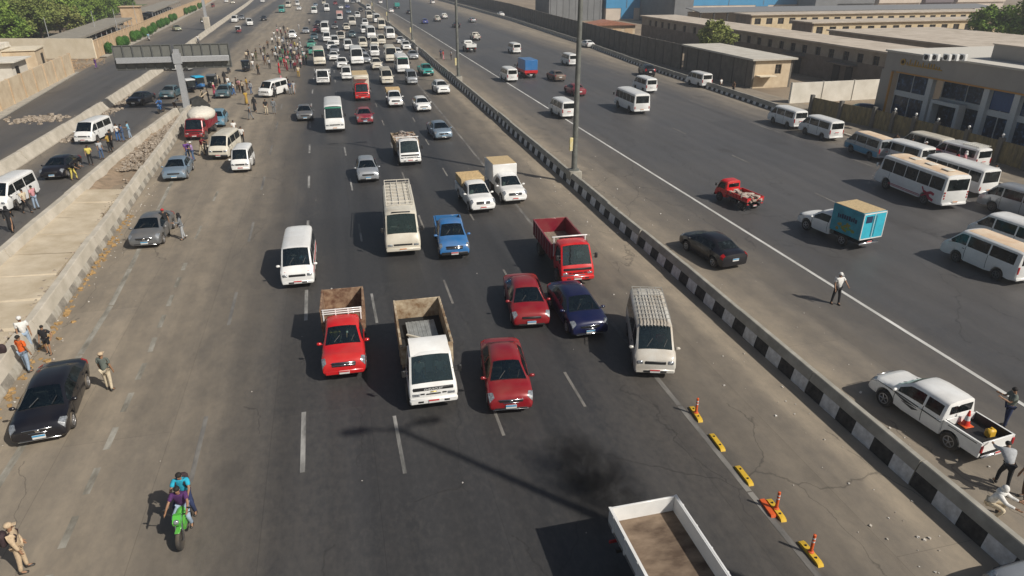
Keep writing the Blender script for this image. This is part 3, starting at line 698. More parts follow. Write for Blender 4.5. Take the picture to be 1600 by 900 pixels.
def truck(near=True, Lb=4.3, W=2.05, zf=.98, zt=1.95, box=None, bed_m=None, floor_m=None, cab_h=2.2, fairing=False, rail=None, load=None, text=False, chrome=False, visor=None, plate_m=PLR, top_scallop=None):
    """cab-over lorry: short upright cab in front of a load bed or a box"""
    xc = Lb / 2 + .1; h = cab_h / 2.2; w = W / 2.05 * .93
    rows = [(xc, .55, 1.25, 2.05, .90, .78, .02), (xc + .05, .5, 1.26, 2.16, .96, .83, .03), (xc + .9, .5, 1.26, 2.2, .98, .85, .04), (xc + 1.05, .5, 1.26, 2.14, .98, .84, .04),
            (xc + 1.50, .5, 1.08, 1.20, .98, .93, .02), (xc + 1.60, .5, .92, 1.03, .97, .92, .02), (xc + 1.645, .52, .80, .92, .95, .90, .01), (xc + 1.66, .56, .72, .82, .9, .85, 0)]
    rows = [(x, zl, zb * h, zt_ * h, wb * w, wt * w, c) for (x, zl, zb, zt_, wb, wt, c) in rows]
    lf = Loft(rows, (xc + .85,), .40); xf = xc + 1.66
    rt = empty('proto_truck'); m = MB(); lf.body(m, hole=(xc + 1.05, xc + 1.50) if near else None); part('cab', m, P1, rt)
    q = MB(); lf.patch(q, xc + 1.055, xc + 1.495, 6.0, 10.0, .004, .01); part('windscreen', q, GLC if near else GL, rt)
    if near: cabin(rt, xc + 1.46, .82 * w, 1.18 * h, .95, xc + .65, 1)
    for s0, s1 in ((4.12, 4.84), (11.16, 11.88)):
        q = MB(); lf.patch(q, xc + .28, xc + 1.3, s0, s1, .006); part('side_window', q, GL, rt)
    q = MB(); q.box((xc, 0, 1.75 * h), (.05, 1.2, .36), bev=.02); part('rear_window', q, GL, rt)
    for sg in (-1, 1):
        q = MB(); q.box((xf - .04, sg * .72 * w, .78 * h), (.1, .34, .17), bev=.04); part('headlight', q, LMP, rt)
    m = MB(); m.box((xf - .08, 0, .995 * h), (.14, 1.66 * w, .13), bev=.02); gr = part('grille', m, BLK, rt)
    m = MB(); m.box((xf - .0, 0, .80 * h), (.03, .55, .05)); m.box((xf, .42, .82 * h), (.03, .16, .05)); m.box((xf, -.42, .82 * h), (.03, .16, .05)); part('vents', m, BLK, rt)
    m = MB(); m.box((xf - .0, 0, .52), (.18, 1.98 * w, .26), bev=.06); bp = part('bumper', m, P2, rt)
    if near:
        for sg in (-1, 1): m = MB(); m.box((xf + .085, sg * .5, .52), (.03, .22, .09), bev=.02); part('fog_lamp', m, BLK, bp)
    plate(rt, xf + .10, .53, band=plate_m, near=near)
    mirrors(rt, xf - .3, .98 * w, 1.62 * h, near, BLK, True)
    if text and near:
        cu = bpy.data.curves.new('lettering', 'FONT'); cu.body = 'CHEVROLET'; cu.size = .13; cu.extrude = .006; cu.align_x = 'CENTER'
        to = bpy.data.objects.new('tmp', cu); COL.objects.link(to); dg = bpy.context.evaluated_depsgraph_get()
        me = bpy.data.meshes.new_from_object(to.evaluated_get(dg)); bpy.data.objects.remove(to)
        me.materials.clear(); me.materials.append(PLW); lo = bpy.data.objects.new('lettering', me); lo.parent = gr
        lo.matrix_local = Matrix.Translation((xf - .002, 0, .955 * h)) @ Matrix(((0, 0, 1, 0), (1, 0, 0, 0), (0, 1, 0, 0), (0, 0, 0, 1))); reg(lo)
        m = MB(); m.box((xf - .01, 0, .88 * h), (.05, .26, .05), bev=.02); part('badge', m, mat('brass_badge', (.5, .38, .12), .4, .6), rt)
    q = MB(); 
    for y in (-.38, .38): q.box((-.05, y, .66), (Lb + .3, .12, .2))
    for x in (-1.8, -.9, 0, .9): q.box((x * Lb / 4.3, 0, .84), (.1, W * .9, .12))
    q.box((.4, .8, .62), (.9, .34, .36), bev=.05); part('chassis', q, BLK, rt)
    x0, x1 = -Lb / 2, Lb / 2
    if box:
        z1 = box[0]; q = MB(); q.box((0, 0, (zf + z1) / 2), (Lb, W, z1 - zf), bev=.04); bx = part('cargo_box', q, P3, rt)
        q = MB(); q.box((0, 0, z1 + .012), (Lb - .06, W - .06, .03), bev=.01); part('box_roof', q, box[1], bx)
        q = MB(); q.box((x0 - .01, 0, (zf + z1) / 2), (.05, W - .12, z1 - zf - .12)); q.box((x0 - .02, 0, (zf + z1) / 2), (.06, .03, z1 - zf - .12)); part('rear_door', q, P4, bx)
        if len(box) > 3:
            q = MB(); q.box((0, 0, zf - .2), (Lb + .05, W + .08, .42), bev=.03); part('side_rail', q, box[3], bx)
        if len(box) > 2 and box[2]:
            q = MB(); q.box((x1 + .35, 0, z1 - .28), (.75, W * .9, .5), bev=.12); part('cab_fairing', q, P3, rt)
    else:
        bed_box(rt, x0, x1, W / 2, zf, zt, .06, bed_m or P3, floor_m or WOOD, ribs=7 if near else 0)
        if fairing:
            q = MB(); q.prism([(xc - .02, 2.14 * h), (xc + .05, 2.40 * h), (xc + .6, 2.42 * h), (xc + 1.02, 2.15 * h)], -.80 * w, .80 * w); part('roof_fairing', q, P1, rt)
    if rail:
        q = MB(); q.box((xc - .06, 0, 2.26 * h), (.08, W * .98, .07), bev=.02)
        for y in (-.95, .95): q.box((xc - .06, y * w, 1.7 * h), (.06, .05, 1.1 * h))
        part('headboard_rail', q, PT['white'], rt)
    if visor:
        q = MB(); q.box((xc + 1.16, 0, 2.08 * h), (.2, 1.6 * w, .13), bev=.03); part('sun_visor', q, visor, rt)
    if chrome:
        q = MB(); q.box((xf + .02, -.25, .68), (.05, 1.3, .06), bev=.02); part('chrome_bar', q, CHR, rt)
    if load == 'sheet':
        q = MB()
        for i in range(14): q.box((.35, -.55 + i * .09 + .35 * 0, zf + .22 + .012 * (i % 2)), (3.3, .085, .03))
        c1 = part('cargo_sheet', q, CORR, rt); c1.rotation_euler = (0, 0, .02)
        q = MB(); q.box((.2, -.3, zf + .28), (.9, .09, .06), rot=.9); part('cargo_plank', q, PT['cream'], rt)
    if load == 'tarp':
        q = MB(); rnd = random.Random(8)
        q.ball((0, 0, zt + .25), (Lb / 2 + .2, W / 2 + .25, .75), 18, 10)
        q.v = [(x * (1 + .05 * rnd.random()), y * (1 + .05 * rnd.random()), max(z, zt - .25) + rnd.uniform(-.05, .05)) for x, y, z in q.v]
        part('cargo_tarpaulin', q, CANV, rt)
    if load == 'scrap':
        q = MB(); rnd = random.Random(5)
        for i in range(26): q.box((rnd.uniform(-1.5, 1.6), rnd.uniform(-.7, .7), zt - .35 + rnd.random() * .45), (rnd.uniform(.3, .9), rnd.uniform(.2, .5), .2), rot=rnd.random() * 3, bev=.03)
        part('cargo_scrap', q, mat('rusty_scrap', (.15, .06, .03), .85, scale=4, col2=(.65, .60, .52)), rt)
    if top_scallop:
        q = MB()
        for i in range(3): q.ball((x0 + .0, -.6 + i * .6, zt - .17), (.05, .2, .12), 8, 6)
        part('painted_rosettes', q, mat('rosette_red', (.35, .06, .03), .7), rt)
        q = MB(); q.box((x0 - .005, 0, zt - .17), (.09, W * .93, .3)); part('painted_tailboard', q, TANB, rt)
    for sg in (-1, 1): q = MB(); q.box((x0 + .02, sg * .8, .74), (.06, .28, .12), bev=.02); part('taillight', q, TLR, rt)
    plate(rt, x0 - .01, .58, band=plate_m, near=near, sg=-1)
    wheels(rt, (xc + .85, -Lb * .22), W / 2 - .03, .40, .22, RIMD, near, dual=True)
    return rt

def tuktuk(near=True, canopy=None):
    rt = empty('proto_rickshaw')
    rows = [(-1.3, .35, .85, 1.0, .60, .52, .02), (-1.2, .3, .9, 1.05, .64, .56, .03), (.3, .28, .6, .7, .62, .55, .0), (.7, .28, .62, .78, .50, .42, .0), (1.1, .32, .72, .86, .34, .26, .02), (1.3, .45, .7, .8, .2, .14, 0)]
    lf = Loft(rows, (-.75,), .24, .05); m = MB(); lf.body(m); part('body', m, P1, rt)
    q = MB(); q.prism([(-1.3, .95), (-1.3, 1.62), (-1.05, 1.72), (.45, 1.72), (.7, 1.62), (.66, 1.56), (-.95, 1.6), (-.9, .95)], -.62, .62)
    part('canopy', q, P2, rt)
    q = MB(); q.prism([(.62, .85), (.86, .8), (.72, 1.58), (.66, 1.58)], -.5, .5); part('windscreen', q, GL, rt)
    q = MB()
    for y in (-.58, .58): q.tube((.35, y, .7), (.45, y, 1.65), .02, n=5); q.tube((-.3, y, .7), (-.3, y, 1.65), .02, n=5)
    part('frame', q, BLK, rt)
    q = MB(); q.box((-.6, 0, .72), (.5, 1.0, .12), bev=.03); q.box((-.85, 0, 1.0), (.1, 1.0, .5), bev=.03); part('seat', q, SEAT, rt)
    q = MB(); q.ball((1.26, 0, .84), (.06, .1, .1)); part('headlight', q, LMP, rt)
    for x, y in ((1.05, 0), (-.75, -.55), (-.75, .55)):
        q = MB(); q.lathe([(.12, -.05), (.22, -.06), (.24, -.03), (.24, .03), (.22, .06), (.12, .05)], (0, 0, 0), 'Y', 12); wl = part('wheel', q, RUB, rt); wl.location = (x, y, .24)
    return rt

def motorcycle(near=True):
    rt = empty('proto_motorcycle')
    for x, nm in ((.72, 0), (-.68, 1)):
        q = MB(); q.lathe([(.23, -.04), (.29, -.055), (.31, -.02), (.31, .02), (.29, .055), (.23, .04)], (0, 0, 0), 'Y', 20); wl = part('wheel', q, RUB, rt); wl.location = (x, 0, .31)
        q = MB(); q.lathe([(.235, -.03), (.21, -.03), (.21, .03), (.235, .03), (.235, -.03)], (0, 0, 0), 'Y', 18)
        for a in range(5): c, s_ = math.cos(a * 1.257), math.sin(a * 1.257); q.tube((0, 0, 0), (c * .22, 0, s_ * .22), .014, n=4)
        q.tube((0, -.06, 0), (0, .06, 0), .03, n=8); part('rim', q, BLK, wl)
    q = MB(); q.tube((.72, -.09, .31), (.42, -.09, .98), .025, n=6); q.tube((.72, .09, .31), (.42, .09, .98), .025, n=6); part('fork', q, CHR, rt)
    q = MB(); q.ball((.12, 0, .82), (.30, .15, .14), 10, 8); part('fuel_tank', q, P1, rt)
    q = MB(); q.box((.66, 0, .66), (.34, .14, .03), bev=.01); q.prism([(.40, .88), (.66, .80), (.70, .92), (.52, 1.06), (.40, 1.04)], -.11, .11); q.prism([(-.1, .5), (.45, .45), (.5, .72), (.05, .72)], -.13, .13); part('fairing', q, P1, rt)
    q = MB(); q.box((-.32, 0, .80), (.72, .24, .09), bev=.035); part('seat', q, BLK, rt)
    q = MB(); q.box((.05, 0, .42), (.42, .22, .34), bev=.05); q.tube((-.1, -.12, .32), (-.8, -.16, .42), .045, n=8); part('engine', q, RIMD, rt)
    q = MB(); q.tube((.40, -.36, 1.05), (.44, -.1, 1.0), .016, n=5); q.tube((.40, .36, 1.05), (.44, .1, 1.0), .016, n=5); q.tube((.44, -.1, 1.0), (.44, .1, 1.0), .018, n=5)
    for sg in (-1, 1): q.tube((.42, sg * .26, 1.04), (.44, sg * .34, 1.2), .008, n=4); q.box((.43, sg * .35, 1.22), (.02, .12, .07), bev=.01)
    part('handlebar', q, BLK, rt)
    q = MB(); q.ball((.66, 0, .93), (.07, .09, .08)); part('headlight', q, LMP, rt)
    return rt
# ---------------------------------------------------------------- people: one skinned body per pose, clothes grown on the same skeleton
def skin_mesh(name, verts, edges, radii, root_i=0, sub=1):
    me = bpy.data.meshes.new(name); me.from_pydata([tuple(v) for v in verts], edges, [])
    o = bpy.data.objects.new(name, me); COL.objects.link(o)
    sk = o.modifiers.new('skin', 'SKIN'); sk.use_smooth_shade = True
    if not me.skin_vertices: pass
    for i, r in enumerate(radii):
        s_ = me.skin_vertices[0].data[i]; s_.radius = r if hasattr(r, '__len__') else (r, r); s_.use_root = (i == root_i)
    sb = o.modifiers.new('sub', 'SUBSURF'); sb.levels = sub; sb.render_levels = sub
    dg = bpy.context.evaluated_depsgraph_get(); dg.update()
    r = bpy.data.meshes.new_from_object(o.evaluated_get(dg)); bpy.data.objects.remove(o)
    r.polygons.foreach_set('use_smooth', [True] * len(r.polygons)); r.name = name
    return r
SKIN = mat('skin', (.30, .165, .095), .6, var=.12, scale=20)
HAIR = mat('dark_hair', (.012, .010, .009), .8, var=.4, scale=40)
SHOE = mat('dark_shoe', (.03, .026, .022), .6, var=.3)
SHT = mat('slot_shirt', (.5, .5, .5), .9); TRS = mat('slot_trousers', (.5, .5, .5), .9); HAT = mat('slot_hat', (.5, .5, .5), .9)
CL = {}
def cloth(n, c): CL[n] = mat('cloth_' + n, c, .92, var=.14, scale=14)
for n, c in dict(white=(.66, .65, .62), cream=(.55, .47, .34), black=(.016, .016, .018), navy=(.02, .03, .08), blue=(.05, .14, .35), lightblue=(.22, .42, .55), cyan=(.02, .34, .48), grey=(.17, .18, .19), lightgrey=(.36, .37, .38),
                 red=(.45, .02, .03), maroon=(.16, .015, .025), pink=(.55, .26, .28), purple=(.13, .05, .22), mauve=(.33, .22, .42), yellow=(.60, .50, .12), mustard=(.40, .26, .05), orange=(.72, .13, .02), green=(.05, .2, .09), olive=(.10, .10, .05),
                 brown=(.12, .07, .04), sand=(.50, .38, .25), denim=(.07, .12, .22), paledenim=(.28, .36, .46), teal=(.03, .25, .24), rose=(.55, .06, .14), plum=(.07, .02, .10), greygreen=(.13, .15, .13)).items(): cloth(n, c)
def skeleton(aL=(5, 8, 12), aR=(5, 8, 12), lL=(8, 4), lR=(-10, 6), lean=0, turn=0, bow=0, spread=3):
    """arm = (forward, outward, elbow) degrees; leg = (forward, knee) degrees; facing +X"""
    J = {'pel': Vector((0, 0, .94))}
    up = lambda s_: Vector((math.sin(R(lean)) * s_, 0, math.cos(R(lean)) * s_))
    J['waist'] = J['pel'] + up(.14); J['chest'] = J['pel'] + up(.38); J['neck'] = J['pel'] + up(.54)
    hd = lambda s_: Vector((math.sin(R(lean + bow)) * s_, 0, math.cos(R(lean + bow)) * s_))
    J['head'] = J['neck'] + hd(.10); J['crown'] = J['neck'] + hd(.21)
    for sd, sg, A, Lg in (('L', 1, aL, lL), ('R', -1, aR, lR)):
        sh = J['neck'] + up(-.06) + Vector((0, sg * .185, 0)); J['sh' + sd] = sh
        f, o, e = A
        dr = Vector((math.sin(R(f)) * math.cos(R(o)), sg * math.sin(R(o)), -math.cos(R(f)) * math.cos(R(o))))
        J['el' + sd] = sh + dr * .29
        dr2 = Vector((math.sin(R(f + e)) * math.cos(R(o * .3)), -sg * math.sin(R(min(40, e * .25))) + sg * math.sin(R(o)) * .6, -math.cos(R(f + e)) * math.cos(R(o * .3)))).normalized()
        J['wr' + sd] = J['el' + sd] + dr2 * .25; J['hd' + sd] = J['wr' + sd] + dr2 * .09; J['dir' + sd] = dr2
        hp = J['pel'] + Vector((0, sg * .09, -.03)); J['hip' + sd] = hp
        a, k = Lg
        th = Vector((math.sin(R(a)), sg * math.sin(R(spread)), -math.cos(R(a))))
        J['kn' + sd] = hp + th * .43; sn = Vector((math.sin(R(a - k)), sg * .01, -math.cos(R(a - k)))); J['an' + sd] = J['kn' + sd] + sn * .42
        J['toe' + sd] = J['an' + sd] + Vector((.15, sg * .02, -.05)); J['heel' + sd] = J['an' + sd] + Vector((-.04, 0, -.05))
    zm = min(J['toeL'].z, J['toeR'].z, J['heelL'].z, J['heelR'].z) - .03
    for k in J:
        if not k.startswith('dir'): J[k] = J[k] - Vector((0, 0, zm))
    J['drop'] = Vector((0, 0, zm)); return J
def build_pose(key, kind='trousers', hat=None, sleeve='short', near=False, bag=None, **kw):
    J = skeleton(**kw); rt = empty('proto_person'); root_mesh = None
    names = ['pel', 'waist', 'chest', 'neck', 'head', 'crown']; V = [J[n] for n in names]; E = [(0, 1), (1, 2), (2, 3), (3, 4), (4, 5)]
    Rr = [(.10, .085), (.09, .07), (.09, .065), (.050, .050), (.075, .088), (.06, .07)]
    for sd in 'LR':
        i = len(V); V += [J['sh' + sd], J['el' + sd], J['wr' + sd], J['hd' + sd]]; E += [(2, i), (i, i + 1), (i + 1, i + 2), (i + 2, i + 3)]; Rr += [.045, .043, .028, (.038, .022)]
        if near:
            dr = J['dir' + sd]; sg = 1 if sd == 'L' else -1; side = Vector((1, 0, 0)); side = (side - dr * side.dot(dr)).normalized(); b0 = i + 3
            for q, (off, ln) in enumerate(((-.03, .055), (-.010, .07), (.010, .078), (.03, .07))):
                j = len(V); p = J['hd' + sd] + side * off + dr * .02; V += [p + dr * ln * .5, p + dr * ln + Vector((0, -sg * .014, 0))]; E += [(b0, j), (j, j + 1)]; Rr += [.009, .007]
            j = len(V); V += [J['wr' + sd] + dr * .04 + side * .045, J['wr' + sd] + dr * .085 + side * .062]; E += [(i + 2, j), (j, j + 1)]; Rr += [.011, .009]
        i = len(V); V += [J['hip' + sd], J['kn' + sd], J['an' + sd], J['toe' + sd]]; E += [(0, i), (i, i + 1), (i + 1, i + 2), (i + 2, i + 3)]; Rr += [.085, .055, .036, (.035, .028)]
    me = skin_mesh('body', V, E, Rr, 0, 1); me.materials.append(SKIN)
    # nose and ears on the same surface
    bm = bmesh.new(); bm.from_mesh(me); H = J['head'].lerp(J['crown'], .25)
    for p, s_ in ((H + Vector((.088, 0, -.01)), (.022, .014, .022)), (H + Vector((0, .078, 0)), (.018, .012, .028)), (H + Vector((0, -.078, 0)), (.018, .012, .028))):
        bmesh.ops.create_uvsphere(bm, u_segments=6, v_segments=4, radius=1, matrix=Matrix.Translation(p) @ Matrix.Diagonal((*s_, 1)))
    bm.to_mesh(me); bm.free(); me.polygons.foreach_set('use_smooth', [True] * len(me.polygons))
    b = bpy.data.objects.new('body', me); b.parent = rt; reg(b)
    if near:
        q = MB()
        for sg in (-1, 1): q.ball(H + Vector((.076, sg * .03, .02)), (.012, .013, .008), 6, 4)
        part('eyes', q, DARK, rt)
        q = MB(); q.ball(H + Vector((.080, 0, -.05)), (.01, .024, .006), 6, 4); part('mouth', q, mat('lips', (.22, .07, .05), .6), rt)
    # shirt
    if kind == 'robe':
        V = [J['chest'], J['waist'], J['pel'], J['pel'] * 1, Vector((0, 0, .45)), Vector((0, 0, .09)), J['neck'] - Vector((0, 0, .03))]
        V[3] = J['pel'] + Vector((0, 0, -.2)); E = [(0, 1), (1, 2), (2, 3), (3, 4), (4, 5), (0, 6)]; Rr = [(.18, .125), (.16, .13), (.18, .15), (.19, .17), (.21, .20), (.23, .22), (.075, .075)]
    else:
        V = [J['chest'], J['waist'], J['pel'] + Vector((0, 0, -.05)), J['neck'] - Vector((0, 0, .035))]; E = [(0, 1), (1, 2), (0, 3)]; Rr = [(.182, .132), (.152, .12), (.165, .135), (.085, .085)]
    for sd in 'LR':
        i = len(V)
        if sleeve == 'short': V += [J['sh' + sd], J['sh' + sd].lerp(J['el' + sd], .75)]; E += [(0, i), (i, i + 1)]; Rr += [.092, .07]
        else: V += [J['sh' + sd], J['el' + sd], J['el' + sd].lerp(J['wr' + sd], .95)]; E += [(0, i), (i, i + 1), (i + 1, i + 2)]; Rr += [.090, .064, .048]
    me = skin_mesh('shirt', V, E, Rr, 0, 1); me.materials.append(SHT); o = bpy.data.objects.new('robe' if kind == 'robe' else 'shirt', me); o.parent = rt; reg(o)
    if kind != 'robe':
        V = [J['pel'] + Vector((0, 0, .02))]; E = []; Rr = [(.142, .118)]
        for sd in 'LR':
            i = len(V)
            if kind == 'shorts': V += [J['hip' + sd], J['hip' + sd].lerp(J['kn' + sd], .8)]; E += [(0, i), (i, i + 1)]; Rr += [.102, .085]
            else: V += [J['hip' + sd], J['kn' + sd], J['an' + sd] + Vector((0, 0, .01))]; E += [(0, i), (i, i + 1), (i + 1, i + 2)]; Rr += [.102, .072, .056]
        me = skin_mesh('trousers', V, E, Rr, 0, 1); me.materials.append(TRS); o = bpy.data.objects.new('trousers', me); o.parent = rt; reg(o)
    for sd in 'LR':
        q = MB(); a = J['an' + sd]; q.box(a + Vector((.055, 0, -.045)), (.25, .092, .075), bev=.03); q.box(a + Vector((-.02, 0, -.0)), (.10, .085, .1), bev=.03); part('shoe', q, SHOE, rt)
    hm = {'veil': SHT, None: HAIR}.get(hat, HAT)
    ax = (J['crown'] - J['neck']).normalized(); M = ax.to_track_quat('Z', 'Y').to_matrix().to_4x4()
    q = MB()
    if hat == 'veil':
        q.ball(H + Vector((-.012, 0, .02)), (.115, .11, .135), 12, 8); q.ball(J['neck'] + Vector((-.02, 0, -.02)), (.15, .17, .12), 12, 8)
    else:
        q.ball(H + ax * .045 + Vector((-.018, 0, 0)), (.098, .092, .085), 12, 8)
    part('hair' if hat != 'veil' else 'veil', q, HAIR if hat != 'veil' else HAT, rt)
    if hat in ('cap', 'hat'):
        q = MB(); q.ball(H + ax * .06 + Vector((-.008, 0, 0)), (.108, .104, .085), 12, 8)
        if hat == 'cap': q.box(H + ax * .055 + Vector((.13, 0, 0)), (.12, .13, .018), bev=.008)
        else: q.lathe([(.02, 0), (.17, -.006), (.17, .006), (.02, .02)], H + ax * .05, 'Z', 16)
        part(hat, q, HAT, rt)
    if hat == 'helmet':
        q = MB(); q.ball(H + ax * .02, (.14, .13, .14), 12, 8); part('helmet', q, HAT, rt)
    if bag:
        q = MB(); c = J['chest'] + Vector((-.22, 0, -.06)); q.box(c, (.20, .32, .46), bev=.07); bg_ = part('backpack', q, TRS if bag == 'own' else mat('backpack_dark', (.035, .02, .022), .85, var=.3), rt)
        q = MB()
        for sg in (-1, 1):
            q = MB(); q.path([J['chest'] + Vector((-.12, sg * .11, .1)), J['neck'] + Vector((0, sg * .12, -.01)), J['chest'] + Vector((.13, sg * .12, .04)), J['chest'] + Vector((.08, sg * .15, -.16))], .02, 5)
            part('strap', q, mat('backpack_dark', (.03, .02, .02), .85), bg_)
    return rt
POSES = dict(
    stand=dict(lL=(4, 3), lR=(-4, 3)),
    walk=dict(aL=(-16, 6, 15), aR=(18, 6, 20), lL=(15, 5), lR=(-13, 12)),
    talk=dict(aL=(25, 12, 75), aR=(4, 10, 18), lL=(5, 3), lR=(-6, 4), lean=3),
    phone=dict(aL=(35, 10, 80), aR=(40, 8, 78), lL=(3, 2), lR=(-5, 3), bow=22),
    akimbo=dict(aL=(-12, 42, 60), aR=(5, 10, 20), lL=(8, 4), lR=(-5, 3), spread=6),
    reach=dict(aL=(70, 10, 15), aR=(60, 12, 20), lL=(12, 8), lR=(-14, 8), lean=14),
    bend=dict(aL=(60, 10, 20), aR=(50, 10, 25), lL=(25, 22), lR=(-2, 10), lean=48, bow=5),
    wave=dict(aL=(5, 10, 15), aR=(150, 15, 25), lL=(6, 4), lR=(-8, 5)),
    squat=dict(aL=(55, 10, 30), aR=(55, 10, 30), lL=(100, 125), lR=(96, 122), lean=22, spread=14),
    sit=dict(aL=(40, 14, 40), aR=(40, 14, 40), lL=(80, 85), lR=(78, 85), lean=8, spread=12),
    ride=dict(aL=(52, 18, 25), aR=(52, 18, 25), lL=(68, 88), lR=(68, 88), lean=16, bow=-8, spread=16),
    pillion=dict(aL=(48, 14, 30), aR=(48, 14, 30), lL=(58, 75), lR=(58, 75), lean=10, bow=8, spread=22))
PC = {}
def person(loc, face, pose='stand', shirt='white', trousers='denim', hat=None, hatc='white', label='', group=None, kind='trousers', sleeve='short', near=False, bag=None, scale=1.0, z=None, skin=None, lower=None, hair=None):
    key = (pose, kind, hat, sleeve, near, bag)
    if key not in PC: PC[key] = build_pose(key, kind, hat, sleeve, near, bag, **POSES[pose])
    o = copy_tree(PC[key], None, {'slot_shirt': CL[shirt], 'slot_trousers': CL[trousers], 'slot_hat': CL[hatc]}, 'person')
    o.location = loc; o.rotation_euler = (0, 0, R(face)); o.scale = (scale,) * 3
    tag(o, label, 'person', group); return o
# ---------------------------------------------------------------- the setting: ground, roads, markings
def prj(P):
    v = Vector(P) - Vector((0, 0, CAM_H)); k = v.dot(_fw); return 800 + F_PX * v.dot(_rt) / k, 450 - F_PX * v.dot(_up) / k
def ypx(px, x0, z, lo=20., hi=420.):
    """y of the point of the plane x = x0, at height z, measured at this column of the photograph"""
    f = lambda y: prj((x0, y, z))[0] - px
    a = f(lo)
    for _ in range(50):
        m = (lo + hi) / 2
        if (f(m) > 0) == (a > 0): lo = m
        else: hi = m
    return (lo + hi) / 2
MED = [(0, 17.4), (200, 17.4), (260, 16.9), (320, 16.0), (380, 14.6), (460, 11)]        # (y, x) of the median barrier
RB = [(40, 49.6), (75, 50.9), (116, 52.1), (154, 54.8), (231, 57.6), (373, 57.8), (460, 56)]
LB = [(40, -27.6), (64, -27.6), (91, -27.4), (126, -27.9), (157, -29.6), (178, -30.3), (358, -35.8), (460, -40)]
LE = [(40, -34), (89, -37.1), (129, -40.5), (155, -42.2), (193, -43.6), (353, -52.5), (460, -60)]
KB = [(0, -13.2), (27, -14.5), (38, -14.9), (70, -16.1), (86, -16.9)]
PB = [(0, -19.9), (44, -19.6), (70, -19.2), (87, -18.2)]
def ground_mat():
    m, t, b = nodes('dusty_ground'); L = t.links; b.inputs['Roughness'].default_value = .95
    tc = t.nodes.new('ShaderNodeTexCoord'); n = t.nodes.new('ShaderNodeTexNoise'); n.inputs['Scale'].default_value = .12; n.inputs['Detail'].default_value = 9
    L.new(tc.outputs['Object'], n.inputs[0]); r = t.nodes.new('ShaderNodeValToRGB')
    r.color_ramp.elements[0].color = (.19, .145, .10, 1); r.color_ramp.elements[1].color = (.34, .27, .19, 1); r.color_ramp.elements[0].position = .35; r.color_ramp.elements[1].position = .7
    L.new(n.outputs[0], r.inputs[0]); L.new(r.outputs[0], b.inputs['Base Color']); return m
def road_mat():
    m, t, b = nodes('dusty_asphalt'); L = t.links; N = t.nodes.new
    tc = N('ShaderNodeTexCoord'); sp = N('ShaderNodeSeparateXYZ'); L.new(tc.outputs['Object'], sp.inputs[0])
    def noise(sc, st, det=6, ro=.6):
        mp = N('ShaderNodeMapping'); mp.inputs['Scale'].default_value = st; L.new(tc.outputs['Object'], mp.inputs[0])
        n = N('ShaderNodeTexNoise'); n.inputs['Scale'].default_value = sc; n.inputs['Detail'].default_value = det; n.inputs['Roughness'].default_value = ro
        L.new(mp.outputs[0], n.inputs['Vector']); return n.outputs[0]
    def math_(op, a, b_=None, c=None):
        q = N('ShaderNodeMath'); q.operation = op
        for i, v in enumerate((a, b_, c)):
            if v is None: continue
            if isinstance(v, (int, float)): q.inputs[i].default_value = v
            else: L.new(v, q.inputs[i])
        return q.outputs[0]
    wob = math_('MULTIPLY_ADD', noise(.25, (1, .35, 1), 5), 3.2, -1.6)
    x = math_('ADD', sp.outputs[0], wob)
    mr = N('ShaderNodeMapRange'); mr.inputs[1].default_value = -60; mr.inputs[2].default_value = 60; L.new(x, mr.inputs[0])
    cr = N('ShaderNodeValToRGB'); el = cr.color_ramp.elements
    stops = [(-47, .7), (-41, .35), (-37, .10), (-31, .08), (-28.6, .5), (-27, .62), (-25.3, .10), (-21.5, .10), (-19.8, .6), (-16, .82), (-12.6, .76), (-8.5, .66), (-5.6, .34), (-3.4, .08), (-.5, .0), (8.5, .0), (11.2, .14), (12.4, .34), (14.6, .50), (16.2, .88), (18.4, .72), (20.6, .42), (23.6, .20), (26, .02), (44, .05), (48, .35), (51, .7)]
    for i, (a, v) in enumerate(stops):
        e = el[i] if i < 2 else el.new((a + 60) / 120)
        e.position = (a + 60) / 120; e.color = (v, v, v, 1)
    L.new(mr.outputs[0], cr.inputs[0])
    n1 = noise(.5, (1, .12, 1), 8, .65); n2 = noise(5, (1, .5, 1), 6, .7); n3 = noise(.9, (1, .03, 1), 3, .5); n4 = noise(.06, (1, 1, 1), 3)
    nr = noise(1.1, (1, .55, 1), 10, .78); rg = N('ShaderNodeMapRange'); rg.inputs[1].default_value = .40; rg.inputs[2].default_value = .60; rg.inputs[3].default_value = .84; rg.inputs[4].default_value = 1.14; L.new(nr, rg.inputs[0])
    du = math_('MULTIPLY', math_('MULTIPLY', cr.outputs[0], math_('MULTIPLY_ADD', n1, 1.5, .25)), rg.outputs[0])
    du = math_('ADD', du, math_('MULTIPLY_ADD', n2, .16, -.08)); du = math_('ADD', du, math_('MULTIPLY_ADD', n4, .2, -.10))
    dc = N('ShaderNodeClamp'); L.new(du, dc.inputs[0])
    a1 = N('ShaderNodeMix'); a1.data_type = 'RGBA'; a1.inputs[6].default_value = (.024, .024, .025, 1); a1.inputs[7].default_value = (.064, .062, .061, 1)
    mr3 = N('ShaderNodeMapRange'); mr3.inputs[1].default_value = .3; mr3.inputs[2].default_value = .72; L.new(math_('MULTIPLY_ADD', n3, .6, math_('MULTIPLY', n2, .4)), mr3.inputs[0]); L.new(mr3.outputs[0], a1.inputs[0])
    # the two outer roads have an older, paler wearing course than the busy middle lanes
    pl = N('ShaderNodeValToRGB'); pe = pl.color_ramp.elements; pe[0].position = 0; pe[0].color = (.55, .55, .55, 1); pe[1].position = 1; pe[1].color = (.75, .75, .75, 1)
    for a_, v_ in ((-18, .5), (-12, .35), (-3, .12), (6, .0), (12, .15), (22, .55), (30, .7)): e = pe.new((a_ + 60) / 120); e.color = (v_, v_, v_, 1)
